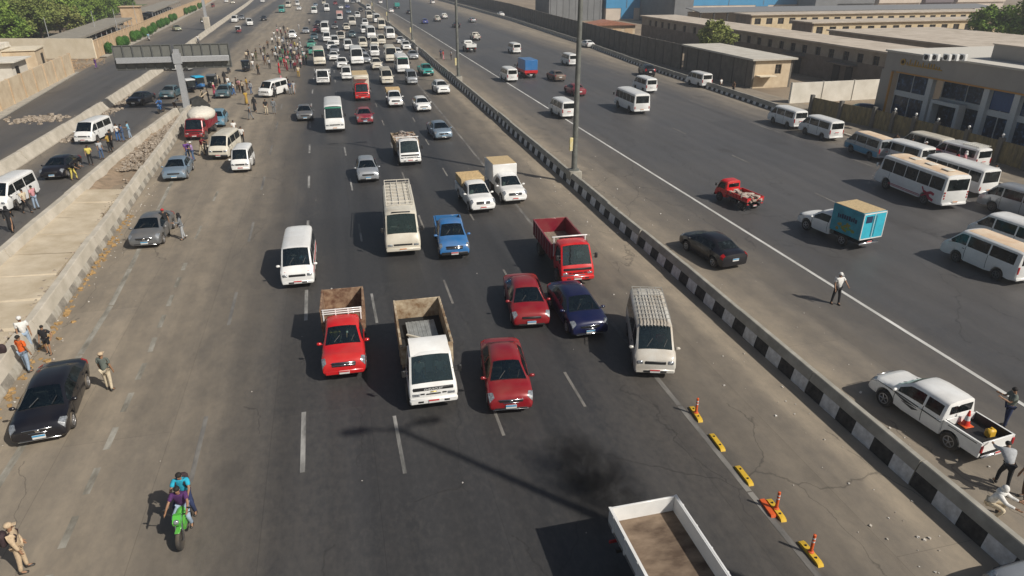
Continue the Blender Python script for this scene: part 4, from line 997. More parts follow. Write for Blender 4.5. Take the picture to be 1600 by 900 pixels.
    L.new(mr.outputs[0], pl.inputs[0]); a0 = N('ShaderNodeMix'); a0.data_type = 'RGBA'; L.new(pl.outputs[0], a0.inputs[0]); L.new(a1.outputs[2], a0.inputs[6]); a0.inputs[7].default_value = (.095, .093, .094, 1)
    a2 = N('ShaderNodeMix'); a2.data_type = 'RGBA'; L.new(dc.outputs[0], a2.inputs[0]); L.new(a0.outputs[2], a2.inputs[6]); a2.inputs[7].default_value = (.335, .278, .205, 1)
    # oil and repair stains
    n5 = noise(.33, (1, .55, 1), 4, .5); st = N('ShaderNodeMapRange'); st.inputs[1].default_value = .62; st.inputs[2].default_value = .75; st.inputs[4].default_value = .45; L.new(n5, st.inputs[0])
    a3 = N('ShaderNodeMix'); a3.data_type = 'RGBA'; L.new(st.outputs[0], a3.inputs[0]); L.new(a2.outputs[2], a3.inputs[6]); a3.inputs[7].default_value = (.045, .040, .035, 1)
    # cracks and sealed joints
    mpv = N('ShaderNodeMapping'); mpv.inputs['Scale'].default_value = (1, .45, 1); va = N('ShaderNodeVectorMath'); va.operation = 'ADD'; cn = N('ShaderNodeTexNoise'); cn.inputs['Scale'].default_value = .8; cn.inputs['Detail'].default_value = 5
    L.new(tc.outputs['Object'], cn.inputs['Vector']); L.new(tc.outputs['Object'], va.inputs[0]); L.new(cn.outputs['Color'], va.inputs[1]); L.new(va.outputs[0], mpv.inputs[0])
    vo = N('ShaderNodeTexVoronoi'); vo.feature = 'DISTANCE_TO_EDGE'; vo.inputs['Scale'].default_value = .22; L.new(mpv.outputs[0], vo.inputs['Vector'])
    ck = N('ShaderNodeMapRange'); ck.inputs[1].default_value = .0; ck.inputs[2].default_value = .006; ck.inputs[3].default_value = .5; ck.inputs[4].default_value = 0; L.new(vo.outputs['Distance'], ck.inputs[0])
    ckm = math_('MULTIPLY', ck.outputs[0], math_('GREATER_THAN', n4, .5))
    a4 = N('ShaderNodeMix'); a4.data_type = 'RGBA'; L.new(ckm, a4.inputs[0]); L.new(a3.outputs[2], a4.inputs[6]); a4.inputs[7].default_value = (.02, .018, .016, 1)
    # tyre-polished tracks and rectangular resurfaced patches
    wv = N('ShaderNodeMath'); wv.operation = 'SINE'; L.new(math_('MULTIPLY', x, 3.5), wv.inputs[0]); tk = math_('MULTIPLY', math_('MULTIPLY_ADD', wv.outputs[0], .5, .5), math_('MULTIPLY', n1, .35))
    a5 = N('ShaderNodeMix'); a5.data_type = 'RGBA'; L.new(tk, a5.inputs[0]); L.new(a4.outputs[2], a5.inputs[6]); a5.inputs[7].default_value = (.05, .046, .042, 1)
    bk = N('ShaderNodeTexBrick'); bk.inputs['Scale'].default_value = 1; bk.inputs['Brick Width'].default_value = 23; bk.inputs['Row Height'].default_value = 3.6; bk.inputs['Mortar Size'].default_value = .012; bk.inputs['Color1'].default_value = (.90, .90, .90, 1); bk.inputs['Color2'].default_value = (1.08, 1.08, 1.08, 1); bk.inputs['Mortar'].default_value = (.72, .72, .72, 1)
    mpb = N('ShaderNodeMapping'); mpb.inputs['Rotation'].default_value = (0, 0, R(90)); L.new(tc.outputs['Object'], mpb.inputs[0]); L.new(mpb.outputs[0], bk.inputs['Vector'])
    a6 = N('ShaderNodeMix'); a6.data_type = 'RGBA'; a6.blend_type = 'MULTIPLY'; a6.inputs[0].default_value = .8; L.new(a5.outputs[2], a6.inputs[6]); L.new(bk.outputs['Color'], a6.inputs[7])
    L.new(a6.outputs[2], b.inputs['Base Color'])
    rr = N('ShaderNodeMapRange'); rr.inputs[3].default_value = .50; rr.inputs[4].default_value = .92; L.new(dc.outputs[0], rr.inputs[0]); L.new(rr.outputs[0], b.inputs['Roughness'])
    b.inputs['Specular IOR Level'].default_value = .4
    bp = N('ShaderNodeBump'); bp.inputs['Strength'].default_value = .25; bp.inputs['Distance'].default_value = .02; L.new(noise(40, (1, 1, 1), 3), bp.inputs['Height']); L.new(bp.outputs[0], b.inputs['Normal'])
    return m
GM, RM = ground_mat(), road_mat()
q = MB(); q.add([(-1500, -300, -.03), (1500, -300, -.03), (1500, 2200, -.03), (-1500, 2200, -.03)], [(0, 1, 2, 3)]); structure('ground', q, GM)
def strip(name, left, right, y0, y1, z, m, step=10.):
    q = MB(); n = max(1, int((y1 - y0) / step)); vs = []
    for i in range(n + 1):
        y = lerp(y0, y1, i / n); vs += [(left(y), y, z), (right(y), y, z)]
    q.add(vs, [(2 * i, 2 * i + 1, 2 * i + 3, 2 * i + 2) for i in range(n)]); return structure(name, q, m)
px_ = lambda pts: (lambda y: poly_x(pts, y))
strip('road', lambda y: poly_x(KB, y) if y < 86 else (poly_x(KB, 86) if y < 88 else -18.2) if y < 90 else poly_x(LB, y), px_(MED), -20, 86, .0, RM)
strip('road', px_(LB), px_(MED), 88.2, 460, .0, RM)
strip('road', px_(LB), lambda y: poly_x(PB, y), 0, 88.2, .0, RM)
q = MB(); q.add([(-18.3, 86, 0), (17.4, 86, 0), (17.4, 88.2, 0), (-18.3, 88.2, 0)], [(0, 1, 2, 3)]); structure('road', q, RM)
strip('road', px_(MED), lambda y: poly_x(RB, y) + 0, -20, 460, .0, RM)
strip('road', lambda y: poly_x(RB, y), lambda y: {True: 57.}.get(y < 110, poly_x([(110, 57), (137, 56.8), (190, 60), (260, 65), (460, 66)], y)), -20, 460, .004, RM)
strip('road', px_(LE), px_(LB), 20, 460, .0, RM)
SWK = mat('pavement_slab', (.30, .28, .24), .9, scale=1.2, col2=(.42, .39, .33))
def sidewalk(y0, y1, w):
    q = MB(); n = 30; vs = []
    for i in range(n + 1):
        y = lerp(y0, y1, i / n); x = poly_x(LE, y); vs += [(x - w, y, .12), (x, y, .12), (x, y, -.02)]
    fs = []
    for i in range(n): a = 3 * i; fs += [(a, a + 1, a + 4, a + 3), (a + 1, a + 2, a + 5, a + 4)]
    q.add(vs, fs); structure('pavement', q, SWK)
sidewalk(152, 460, 1.5); sidewalk(60, 130, 1.2)
LINE = mat('worn_road_paint', (.11, .108, .10), .8, scale=1.6, col2=(.36, .35, .33), stretch=(1, .25, 1))
LINEF = mat('faded_road_paint', (.09, .085, .08), .85, scale=1.4, col2=(.24, .225, .20), stretch=(1, .3, 1))
LINEB = mat('fresh_road_paint', (.42, .41, .38), .7, scale=2, col2=(.66, .65, .62), stretch=(1, .2, 1))
def dashes(xf, y0, y1, on, per, w, m, z=.008, nm='lane_markings'):
    q = MB(); y = y0
    while y < y1:
        e = min(y + on, y1); q.add([(xf(y) - w / 2, y, z), (xf(y) + w / 2, y, z), (xf(e) + w / 2, e, z), (xf(e) - w / 2, e, z)], [(0, 1, 2, 3)]); y += per
    structure(nm, q, m)
cv = lambda x, b=0: (lambda y: x + poly_x([(0, 0), (200, 0), (260, -.5), (320, -1.4), (380, -2.8), (460, -6)], y))
dashes(lambda y: -2.45 - .012 * (y - 20) if y < 80 else -3.2, 8.1, 300, 3.6, 11.4, .17, LINE)
dashes(lambda y: .9 - .015 * (y - 20) if y < 80 else 0, 7.4, 300, 3.4, 11.2, .13, LINE)
dashes(lambda y: 4.65, 8.6, 300, 3.0, 11.2, .12, LINEF); dashes(lambda y: 8.15, 9.6, 300, 2.6, 11.2, .12, LINEF)
dashes(lambda y: -6.05 - .01 * (y - 20), 8.5, 100, 3.8, 11.4, .16, LINEF)
LINED = mat('dusty_road_paint', (.16, .145, .115), .85, scale=2.2, col2=(.36, .34, .29), stretch=(1, .3, 1))
dashes(lambda y: -9.3 - .02 * (y - 30) if y > 30 else -9.25, 6, 40, 1.35, 2.35, .22, LINED); dashes(lambda y: -9.6, 44, 75, 2.5, 8, .16, LINED)
dashes(lambda y: -12.2 - (max(0, y - 36) * .06), 5, 84, 4.9, 5.0, .26, LINED)
dashes(lambda y: 11.75 + cv(0)(y), 0, 190, 4.95, 5.0, .20, LINEF)
dashes(lambda y: 24.85 + cv(0)(y), 0, 440, 10, 10, .2, LINEB, nm='edge_line')
dashes(lambda y: 34.5, 40, 200, 3, 12, .14, LINEF); dashes(lambda y: 44.2, 20, 140, 5.9, 14, .16, LINEF)

# ---------------------------------------------------------------- concrete barriers, one object per cast segment
CONC = mat('barrier_concrete', (.27, .255, .215), .9, scale=1.1, col2=(.40, .375, .32), bump=.15)
CONL = mat('pale_concrete', (.40, .36, .29), .9, scale=.9, col2=(.54, .49, .41), bump=.15)
WPF = mat('faded_kerb_white', (.34, .31, .25), .9, scale=3, col2=(.50, .47, .41)); BPF = mat('faded_kerb_dark', (.17, .155, .13), .9, scale=3, col2=(.34, .31, .26)); WP = mat('kerb_white', (.46, .455, .44), .8, scale=3.5, col2=(.70, .70, .69)); BP = mat('kerb_black', (.010, .010, .011), .75, scale=4.5, col2=(.05, .047, .044))
def jersey(name, L, h=.95, wb=.33, wt=.10, blocks=6, painted=True, band=.56, tops=CONC, phase=0, faded=False):
    prof = [(wb, .0), (wb, .10), (lerp(wb, wt, .42), band), (wt + .02, h - .03), (wt - .01, h)]
    full = prof + [(-a, z) for a, z in prof[::-1]]; n = len(full); vs = []; fs = []; mi = []
    K = blocks if painted else 1
    g = .012
    ys = [g] + [L * i / K for i in range(1, K)] + [L - g]
    for y in ys: vs += [(a, y, z) for a, z in full]
    for j in range(K):
        for i in range(n):
            fs.append((j * n + i, j * n + (i + 1) % n, (j + 1) * n + (i + 1) % n, (j + 1) * n + i))
            low = i in (0, 1, n - 3, n - 2); mi.append((1 + (j + phase) % 2) if (painted and low) else 0)
    fs += [tuple(range(n))[::-1], tuple(range(K * n, K * n + n))]; mi += [0, 0]
    q = MB(); q.v = vs; q.f = fs; q.m = mi
    return q.build(name, ([tops, WPF, BPF] if faded else [tops, WP, BP]) if painted else [tops], None, 20)
ORD = 'first second third fourth fifth sixth seventh eighth ninth tenth eleventh twelfth thirteenth fourteenth fifteenth sixteenth seventeenth eighteenth nineteenth twentieth'.split()
def run(pts, y0, y1, L, proto, label, group, cat='barrier', skip=(), marks=None, short=''):
    y = y0; first = True; k = 0
    while y < y1:
        x = poly_x(pts, y); a = math.atan2(-(poly_x(pts, y + L) - x), L)
        if k not in skip:
            o = proto if first else proto.copy(); first = False
            COL.objects.link(o); o.location = (x, y, 0); o.location.x += random.uniform(-.03, .03); o.rotation_euler = (R(random.uniform(-.4, .4)), R(random.uniform(-1.6, 1.6)), a + R(random.uniform(-.45, .45)))
            lb = label
            for (ym, dr_, ph) in (marks or ()):
                n_ = (y + L / 2 - ym) / L * dr_
                if 0 <= n_ < 20: lb = '%s, %s %s' % (short, ORD[int(n_)], ph); break
            tag(o, lb, cat, group)
        y += L * math.cos(a); k += 1
run(MED, 2.8, 440, 5.6, jersey('concrete_barrier', 5.6), 'grey concrete median barrier segment with black and white painted foot, between the carriageways', 'median barrier segments', short='black and white footed median segment', marks=[(50.1, -1, 'on the camera side of the thick lamp pole'), (103.3, -1, 'on the camera side of the second lamp pole'), (161.3, -1, 'on the camera side of the third lamp pole'), (222, -1, 'on the camera side of the fourth lamp pole')])
run(KB, 4., 84.5, 5.6, jersey('concrete_barrier', 5.6, 1.0, .42, .16, 6, True, .42, CONL, 0, True), 'dirty barrier segment with black and white kerb blocks beside the rubble strip', 'barrier segments beside the rubble strip', short='kerb-painted segment beside the rubble strip', marks=[(90, -1, 'counting from the gantry')])
run(PB, 20, 83, 5.6, jersey('concrete_parapet', 5.6, .9, .45, .20, 1, False, .45, CONL), 'plain tan concrete parapet segment between the rubble strip and the side road', 'plain parapet segments of the side road', short='plain parapet segment of the side road', marks=[(89, -1, 'counting from the gantry')])
run(LB, 50, 430, 6., jersey('concrete_parapet', 6., 1.0, .55, .16, 1, False, .4, CONL), 'plain pale barrier segment dividing the two roads near the beige walls', 'pale barrier segments between the side roads', short='pale barrier segment between the two side roads', marks=[(88, -1, 'before the line of the gantry'), (88, 1, 'past the line of the gantry')])
run(RB, 68, 440, 4.2, jersey('concrete_barrier', 4.2, .85, .30, .10, 6, True, .34, CONC, 1), 'grey barrier segment with small dark blocks beside the panel wall', 'barrier segments along the panel wall', short='panel wall barrier segment', marks=[(68, 1, 'from the end beside the parked vans')])
q = MB(); q.box((0, 26, .07), (.3, 76, .16), bev=.03); o = structure('kerb', q, CONL); o.location = (50.2, 4, 0)

# rubble strip: cast slabs, broken stones, dirt
SLAB = mat('cracked_slab', (.42, .345, .24), .95, scale=.7, col2=(.56, .48, .36), bump=.3)
DIRT = mat('rubble_dirt', (.20, .15, .10), 1., scale=1.5, col2=(.34, .25, .17), bump=.5)
q = MB(); rnd = random.Random(2); vs = []; ny = 90
for i in range(ny + 1):
    y = lerp(4, 86.5, i / ny); xr, xl = poly_x(KB, y) - .30, poly_x(PB, y) + .3
    for j in range(5):
        t = j / 4; vs.append((lerp(xl, xr, t), y, .30 - .25 * t + .22 * math.sin(t * 3.1) * -1 + rnd.uniform(-.04, .04) * (3 if y > 56 else 1)))
q.add(vs, [(i * 5 + j, i * 5 + j + 1, i * 5 + j + 6, i * 5 + j + 5) for i in range(ny) for j in range(4)]); structure('median_strip', q, DIRT, 60)
q = MB()
for i in range(12):
    y = 16 + i * 3.35; xr, xl = poly_x(KB, y) - .9, poly_x(PB, y) + .35
    if i % 3 == 1: xr -= .3
    q.add([(xl, y + .04, .36), (xr, y + .3 + rnd.uniform(-.3, .3), .12), (xr, y + 3.3 + .2, .12), (xl, y + 3.32, .36), (xl, y + .04, .24), (xr, y + .3, .0), (xr, y + 3.5, .0), (xl, y + 3.32, .24)],
          [(0, 1, 2, 3), (0, 4, 5, 1), (1, 5, 6, 2), (2, 6, 7, 3), (3, 7, 4, 0)])
structure('paving_slabs', q, SLAB)
def stones(name, n, pos, smin, smax, m, seed=1):
    q = MB(); r = random.Random(seed)
    for i in range(n):
        x, y, z = pos(r); s_ = lerp(smin, smax, r.random() ** 2)
        vs = [(a * s_ * r.uniform(.5, 1), b_ * s_ * r.uniform(.5, 1), c * s_ * r.uniform(.25, .6)) for a in (-1, 1) for b_ in (-1, 1) for c in (-1, 1)]
        q.add(vs, [(0, 1, 3, 2), (4, 6, 7, 5), (0, 4, 5, 1), (2, 3, 7, 6), (0, 2, 6, 4), (1, 5, 7, 3)], 0, Matrix.Translation((x, y, z)) @ Matrix.Rotation(r.random() * 6, 4, 'Z') @ Matrix.Rotation(r.uniform(-.5, .5), 4, 'X'))
    o = q.build(name, m, link=True, ang=10); o['kind'] = 'stuff'; return o
STN = mat('broken_stone', (.20, .155, .11), .95, scale=4, col2=(.44, .38, .31))
stones('rubble', 500, lambda r: ((lambda y: (poly_x(KB, y) - .35 - abs(r.gauss(0, .5)), y, .12))(r.uniform(26, 60))), .03, .12, STN, 3)
stones('rubble', 1100, lambda r: ((lambda y: (r.uniform(poly_x(PB, y) + .4, poly_x(KB, y) - .4), y, .2))(r.uniform(62, 86))), .04, .20, STN, 4)
stones('gravel', 260, lambda r: (r.gauss(-26.3, .5), r.uniform(75, 104), .05), .06, .28, STN, 5)
c_ = at(60, 187); stones('gravel', 260, lambda r: (c_.x + r.gauss(0, 1.3), c_.y + r.gauss(0, 1.0), .05), .06, .3, STN, 6)
LIT = mat('paper_litter', (.35, .30, .24), .8, scale=1.5, col2=(.75, .73, .68))
def litpos(r):
    k = r.random()
    if k < .35: y = r.uniform(18, 60); return (poly_x(KB, y) + .5 + abs(r.gauss(0, .6)), y, .02)
    if k < .65: y = 9 + 50 * r.random() ** 1.5; return (16.7 - abs(r.gauss(0, 1.4)), y, .02)
    if k < .9: y = r.uniform(9, 60); return (18.1 + abs(r.gauss(0, 2.2)), y, .02)
    return (r.uniform(-12, 16), r.uniform(12, 60), .02)
stones('litter', 300, litpos, .015, .055, LIT, 9)
BRN = mat('brown_dirt', (.10, .075, .05), 1, scale=2, col2=(.25, .18, .12))
stones('dirt', 200, lambda r: ((lambda y: (poly_x(KB, y) + .45 + abs(r.gauss(0, .25)), y, .01))(r.uniform(20, 50))), .04, .15, mat('ochre_dirt', (.35, .22, .09), 1, var=.2), 12)
stones('litter', 500, lambda r: ((lambda t: (-41.5 - t * 14 + r.uniform(-2, 2), 150 - r.random() * 16, .03))(r.random())), .05, .2, mat('sand_clods', (.36, .25, .15), 1, var=.3), 14)

# ---------------------------------------------------------------- street lamps, gantry, separators
POLE = mat('pole_steel', (.16, .165, .15), .6, .3, var=.2, scale=2)
def street_lamp(loc, label, near=True):
    rt = root('street_lamp', label, 'street lamp', 'tall street lamps on the median', loc)
    q = MB(); q.lathe([(.23, 0), (.215, 2), (.18, 12), (.12, 20.7), (.0, 20.8)], (0, 0, .9), 'Z', 16); p = q.build('pole', POLE, rt, link=True)
    q = MB(); q.box((0, 0, .52), (.95, 1.15, 1.06), bev=.05); q.build('base', CONC, rt, link=True)
    q = MB(); q.lathe([(.42, 1.05), (.42, 1.10), (.30, 1.12)], (0, 0, 0), 'Z', 12); q.build('flange', POLE, rt, link=True)
    for sg in (-1, 1):
        q = MB(); q.path([(0, 0, 21.1), (sg * .5, 0, 21.6), (sg * .9, 0, 21.7)], .07, 7); a = q.build('arm', POLE, rt, link=True)
        q = MB(); q.box((sg * 1.35, 0, 21.72), (.95, .42, .2), bev=.07); q.build('lamp_head', mat('lamp_head_grey', (.3, .3, .3), .5), a, link=True)
    q = MB(); q.box((-.34, -.05, 3.1), (.26, .16, 1.05), bev=.03); q.build('sign_panel', mat('sign_yellow', (.62, .50, .16), .6, scale=3, col2=(.7, .66, .5)), rt, link=True)
    return rt
for i, (y, x) in enumerate(((3.1, 17.75), (50.1, 17.6), (103.3, 17.7), (161.3, 17.6), (222, 17.3), (284, 16.8), (348, 15.6))):
    lb = ['tall grey street lamp pole rising from the median barrier beyond the open white lorry', 'thick grey lamp pole with small yellow panel, standing beside the white box lorry', 'grey lamp pole on the median beside the teal pickup', 'grey lamp pole on the median near three standing people',
          'thin grey lamp pole on the median behind the jam of minibuses', 'thin far lamp pole near the head of the traffic jam', 'faint farthest-off lamp pole where the median bends'][i]
    street_lamp((x, y, 0), lb)
GS = mat('gantry_steel', (.42, .43, .44), .5, .3, var=.08); GD = mat('gantry_dark', (.13, .135, .13), .6, .3)
gx, gy = -17.3, 89.0
rt = root('sign_gantry', 'large grey T-shaped road sign gantry seen from behind, at the tip of the rubble strip', 'sign gantry', None, (gx, gy, 0))
q = MB(); q.prism([(-.36, 0), (.36, 0), (.27, 7.1), (-.27, 7.1)], -.28, .28); q.build('post', GS, rt, link=True)
q = MB(); q.box((0, 0, .3), (1.6, 1.8, .6), bev=.1); q.build('base', CONC, rt, link=True)
q = MB(); q.box((-.45, .1, 6.0), (12.0, .36, .62), bev=.03); q.box((0, -.18, 6.1), (.9, .3, 1.1)); q.build('beam', GS, rt, link=True)
for x0, x1 in ((-6.7, -.55), (-.3, 5.7)):
    q = MB(); q.box(((x0 + x1) / 2, .55, 6.25), (x1 - x0, .08, 2.7)); pn = q.build('sign_panel', mat('panel_back', (.17, .172, .155), .6, .2, var=.1, scale=1), rt, link=True)
    q = MB(); n = 6
    for i in range(n + 1): q.box((lerp(x0 + .05, x1 - .05, i / n), .46, 6.25), (.12, .12, 2.65))
    for z in (4.98, 5.15, 7.55): q.box(((x0 + x1) / 2, .46, z), (x1 - x0, .06, .05))
    q.build('panel_ribs', GD, pn, link=True)
# second sign pole further off with a big concrete foot
b0 = at(325, 47)
rt = root('sign_post', 'grey sign post on a tall pale concrete block between the two far roads', 'sign post', None, (b0.x, b0.y, 0))
q = MB(); q.box((0, 0, 1.7), (1.5, 1.5, 3.4), bev=.08); q.build('concrete_block', CONL, rt, link=True)
q = MB(); q.prism([(-.35, 3.4), (.35, 3.4), (.28, 16), (-.28, 16)], -.3, .3); q.build('post', GS, rt, link=True)
# lane separators
YEL = mat('separator_yellow', (.60, .38, .03), .5, var=.15, scale=8); ORG = mat('separator_orange', (.62, .10, .02), .5, var=.12, scale=8)
def sep(px, py, wand, red, label):
    c = at(px, py); rt = root('lane_separator', label, 'lane separator', 'yellow lane separators beside the edge line', (c.x, c.y, 0), R(random.uniform(-4, 4) - 3))
    q = MB(); q.prism([(-.5, 0), (.5, 0), (.46, .07), (.36, .10), (-.36, .10), (-.46, .07)], -.09, .09)
    q.v = [(b_, a, z) for a, b_, z in q.v]; body = q.build('base', YEL, rt, link=True)
    q = MB(); q.lathe([(.03, .09), (.03, .13)], (0, .24, 0), 'Z', 8); q.build('bolt', BLK, body, link=True); q = MB(); q.lathe([(.03, .09), (.03, .13)], (0, -.24, 0), 'Z', 8); q.build('bolt', BLK, body, link=True)
    if red:
        q = MB(); q.prism([(-.4, 0), (.4, 0), (.36, .09), (-.36, .09)], -.08, .08); q.v = [(b_ - .22, a + .12, z) for a, b_, z in q.v]; q.build('red_block', ORG, rt, link=True)
    if wand:
        q = MB(); q.lathe([(.09, .09), (.09, .12), (.05, .14), (.045, .75), (.0, .77)], (0, 0, 0), 'Z', 12); wd = q.build('wand', ORG, rt, link=True)
        q = MB()
        for z in (.48, .60): q.lathe([(.049, z), (.049, z + .05)], (0, 0, 0), 'Z', 12)
        q.build('reflector', PLW, wd, link=True)
for a in ((1087, 648, 1, 0, 'yellow separator with orange wand, farthest along the row from the open lorry'), (1120, 692, 0, 0, 'yellow separator without a wand, next after the one with a lone orange wand'), (1162, 744, 0, 0, 'yellow separator without a wand, just before the one with a red block'),
          (1212, 798, 1, 1, 'yellow separator with orange wand and a red block bolted alongside'), (1266, 866, 1, 0, 'yellow separator with orange wand, closest to the open white lorry')): sep(*a)

# ---------------------------------------------------------------- buildings and walls
BEI = mat('beige_plaster', (.50, .39, .26), .95, scale=.8, col2=(.62, .51, .36)); BEIC = mat('cream_plaster', (.62, .54, .40), .95, scale=.6, col2=(.72, .64, .50))
TNW = mat('orange_tan_plaster', (.46, .32, .19), .95, scale=.8, col2=(.56, .42, .27)); OFFW = mat('off_white_plaster', (.60, .56, .48), .9, scale=.7, col2=(.72, .68, .60))
PANL = mat('precast_panel', (.11, .098, .082), .9, scale=.9, col2=(.17, .15, .125)); ROOF = mat('dusty_roof', (.40, .34, .27), .95, scale=.5, col2=(.54, .47, .39))
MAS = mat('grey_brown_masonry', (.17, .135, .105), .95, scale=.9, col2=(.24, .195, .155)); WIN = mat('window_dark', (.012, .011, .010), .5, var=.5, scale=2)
TILE = mat('red_tile', (.30, .13, .08), .9, var=.2, scale=3); SHED = mat('shed_grey', (.17, .175, .18), .7, var=.12, scale=.4)
def wall_along(name, pts, h, t, m, label, pil=0., pw=.3, cat='wall', cap=None, group=None, pm=None, jag=0):
    q = MB()
    for (a, b_) in zip(pts, pts[1:]):
        a, b_ = Vector(a), Vector(b_); d_ = b_ - a; L = d_.length; an = math.atan2(d_.y, d_.x); M = Matrix.Translation((a.x, a.y, 0)) @ Matrix.Rotation(an, 4, 'Z')
        n = max(1, int(L / pil)) if pil else 1
        for i in range(n):
            hh = h + (jag * ((i * 7) % 3) if jag else 0)
            q.box(((i + .5) * L / n, 0, hh / 2), (L / n - (.03 if pil else 0), t, hh), M=M)
        if pil:
            for i in range(n + 1): q.box((i * L / n, 0, (h + .06) / 2), (pw, t + .16, h + .06), M=M, mi=1)
        if cap: q.box((L / 2, 0, h + .05), (L, t + .1, .08), M=M, mi=1)
    o = q.build(name, [m, pm or m], link=True, ang=20); return tag(o, label, cat, group)
V2 = lambda x, y: Vector((x, y, 0))
PANP = mat('panel_post', (.11, .10, .085), .9, var=.15)
wall_along('panel_wall', [(56.9, 110), (56.9, 137), (59.8, 196), (64, 260), (65, 330), (64, 430)], 3.9, .16, PANL, 'long dark grey precast panel wall running behind the roadside barrier', 3.2, .22, pm=PANP)
wall_along('boundary_wall', [(-36.6, 66), (-38.9, 94.6), (-41.0, 128.7)], 3.1, .25, BEI, 'tall beige boundary wall with thin ribs beside the side road, before the sandy opening', 4.4, .18, pm=TNW)
wall_along('boundary_wall', [(-43.2, 150), (-58, 154), (-72, 158)], 3.6, .3, BEIC, 'cream boundary wall across the back of the sandy opening')
wall_along('boundary_wall', [(-43.3, 150.3), (-45.3, 193), (-49.5, 260), (-54.3, 353), (-61, 440)], 3.1, .25, TNW, 'orange tan boundary wall behind the row of clipped bushes', 3.0, .34, cap=True)
wall_along('yard_wall', [(55.4, 77), (69, 77)], 2.5, .2, OFFW, 'white yard wall with panel joints beside the glass fronted showroom', 4.4, .12)

def block_wall(q, M, L, h, t, ops, mi=0, mb=None):
    """wall with real openings in one row: ops = [(x0, x1)], all between z0 and z1 (ops[0][2:])"""
    if not ops: q.box((L / 2, 0, h / 2), (L, t, h), mi, M=M); return
    z0, z1 = ops[0][2], ops[0][3]
    q.box((L / 2, 0, z0 / 2), (L, t, z0), mi, M=M); mi = mi if mb is None else mb; q.box((L / 2, 0, (z1 + h) / 2), (L, t, h - z1), mi, M=M)
    xs = [0] + [v for o_ in ops for v in o_[:2]] + [L]
    for i in range(0, len(xs), 2):
        if xs[i + 1] - xs[i] > .02: q.box(((xs[i] + xs[i + 1]) / 2, 0, (z0 + z1) / 2), (xs[i + 1] - xs[i], t, z1 - z0), mi, M=M)
def side_ops(n, L, w_, z0, z1, off=None):
    s_ = L / n; o_ = s_ / 2 if off is None else off
    return [(o_ + i * s_ - w_ / 2, o_ + i * s_ + w_ / 2, z0, z1) for i in range(n)]
def building(name, label, x0, y0, x1, y1, h, m, west=None, south=None, roof=None, over=.4, cat='building', band=None, parapet=0, frame_m=None, wall_s=None):
    """box building; west and south are the walls the camera sees, with openings"""
    rt = root(name, label, cat, None, (x0, y0, 0)); W_, D = x1 - x0, y1 - y0
    q = MB(); t = .3
    block_wall(q, Matrix.Translation((t / 2, D, 0)) @ Matrix.Rotation(-math.pi / 2, 4, 'Z'), D, h, t, west, 0, 1 if band else None)
    if not wall_s: block_wall(q, Matrix.Translation((t, t / 2, 0)), W_ - t * 2, h, t, south)
    q.box((W_ - t / 2, D / 2, h / 2), (t, D, h)); q.box((W_ / 2, D - t / 2, h / 2), (W_ - 2 * t - .01, t, h)); q.build('wall', [m, band] if band else m, rt, link=True, ang=20)
    if wall_s:
        q = MB(); block_wall(q, Matrix.Translation((t, t / 2, 0)), W_ - t * 2, h, t, south); q.build('wall', wall_s, rt, link=True, ang=20)
    q = MB(); q.box((W_ / 2, D / 2, h + .12), (W_ + 2 * over, D + 2 * over, .24)); q.build('roof', roof or ROOF, rt, link=True, ang=20)
    for side, ops in (('w', west), ('s', south)):
        for (a, b_, z0, z1) in (ops or []):
            q = MB(); cx = (a + b_) / 2; wd = b_ - a
            if side == 'w': M = Matrix.Translation((t / 2 + .08, D, 0)) @ Matrix.Rotation(-math.pi / 2, 4, 'Z')
            else: M = Matrix.Translation((t, t / 2 + .08, 0))
            q.box((cx, 0, (z0 + z1) / 2), (wd, .05, z1 - z0), 0, M=M)
            q.box((cx, -.05, (z0 + z1) / 2), (.035, .06, z1 - z0), 1, M=M); q.box((cx, -.05, z0 + (z1 - z0) * .5), (wd, .055, .03), 1, M=M)
            q.build('window', [WIN, frame_m or MAS], rt, link=True, ang=20)
    return rt
# long low workshop facing the road in shade
yw = [ypx(p, 73, 4.0) for p in (1016, 1025, 1035, 1045, 1126, 1141, 1155, 1170, 1186, 1203, 1221, 1239, 1257, 1278, 1299, 1322, 1344, 1369)]
Y0, Y1 = 76., 163.
ops = sorted((Y1 - y - .62, Y1 - y + .62, 3.25, 4.45) for y in yw)
extra = [(Y1 - y - .62, Y1 - y + .62, 3.25, 4.45) for y in (150, 145.5, 141, 136.5, 132)]
def clean(o_):
    r = []
    for v in sorted(o_):
        if not r or v[0] > r[-1][1] + .5: r.append(v)
    return r
rt = building('workshop_building', 'long low grey brown workshop with a row of square windows under its pale flat roof', 73, Y0, 81.5, Y1, 5.0, MAS, clean(ops + extra), None, ROOF, .45, band=mat('tan_band', (.30, .25, .20), .95, scale=.9, col2=(.40, .34, .27)))
for yd in (ypx(1240, 73, 2), ypx(1318, 73, 2)):
    q = MB(); q.box((-.05, yd - Y0 - 1.3, 1.2), (.12, 1.4, 2.4)); q.build('door', WIN, rt, link=True); q = MB(); q.box((-.05, yd - Y0 + 1.5, 1.2), (.12, 1.4, 2.4)); q.build('door', WIN, rt, link=True)
    q = MB(); q.box((-.7, yd - Y0, 2.75), (1.5, 5.6, .14)); q.build('canopy', MAS, rt, link=True)
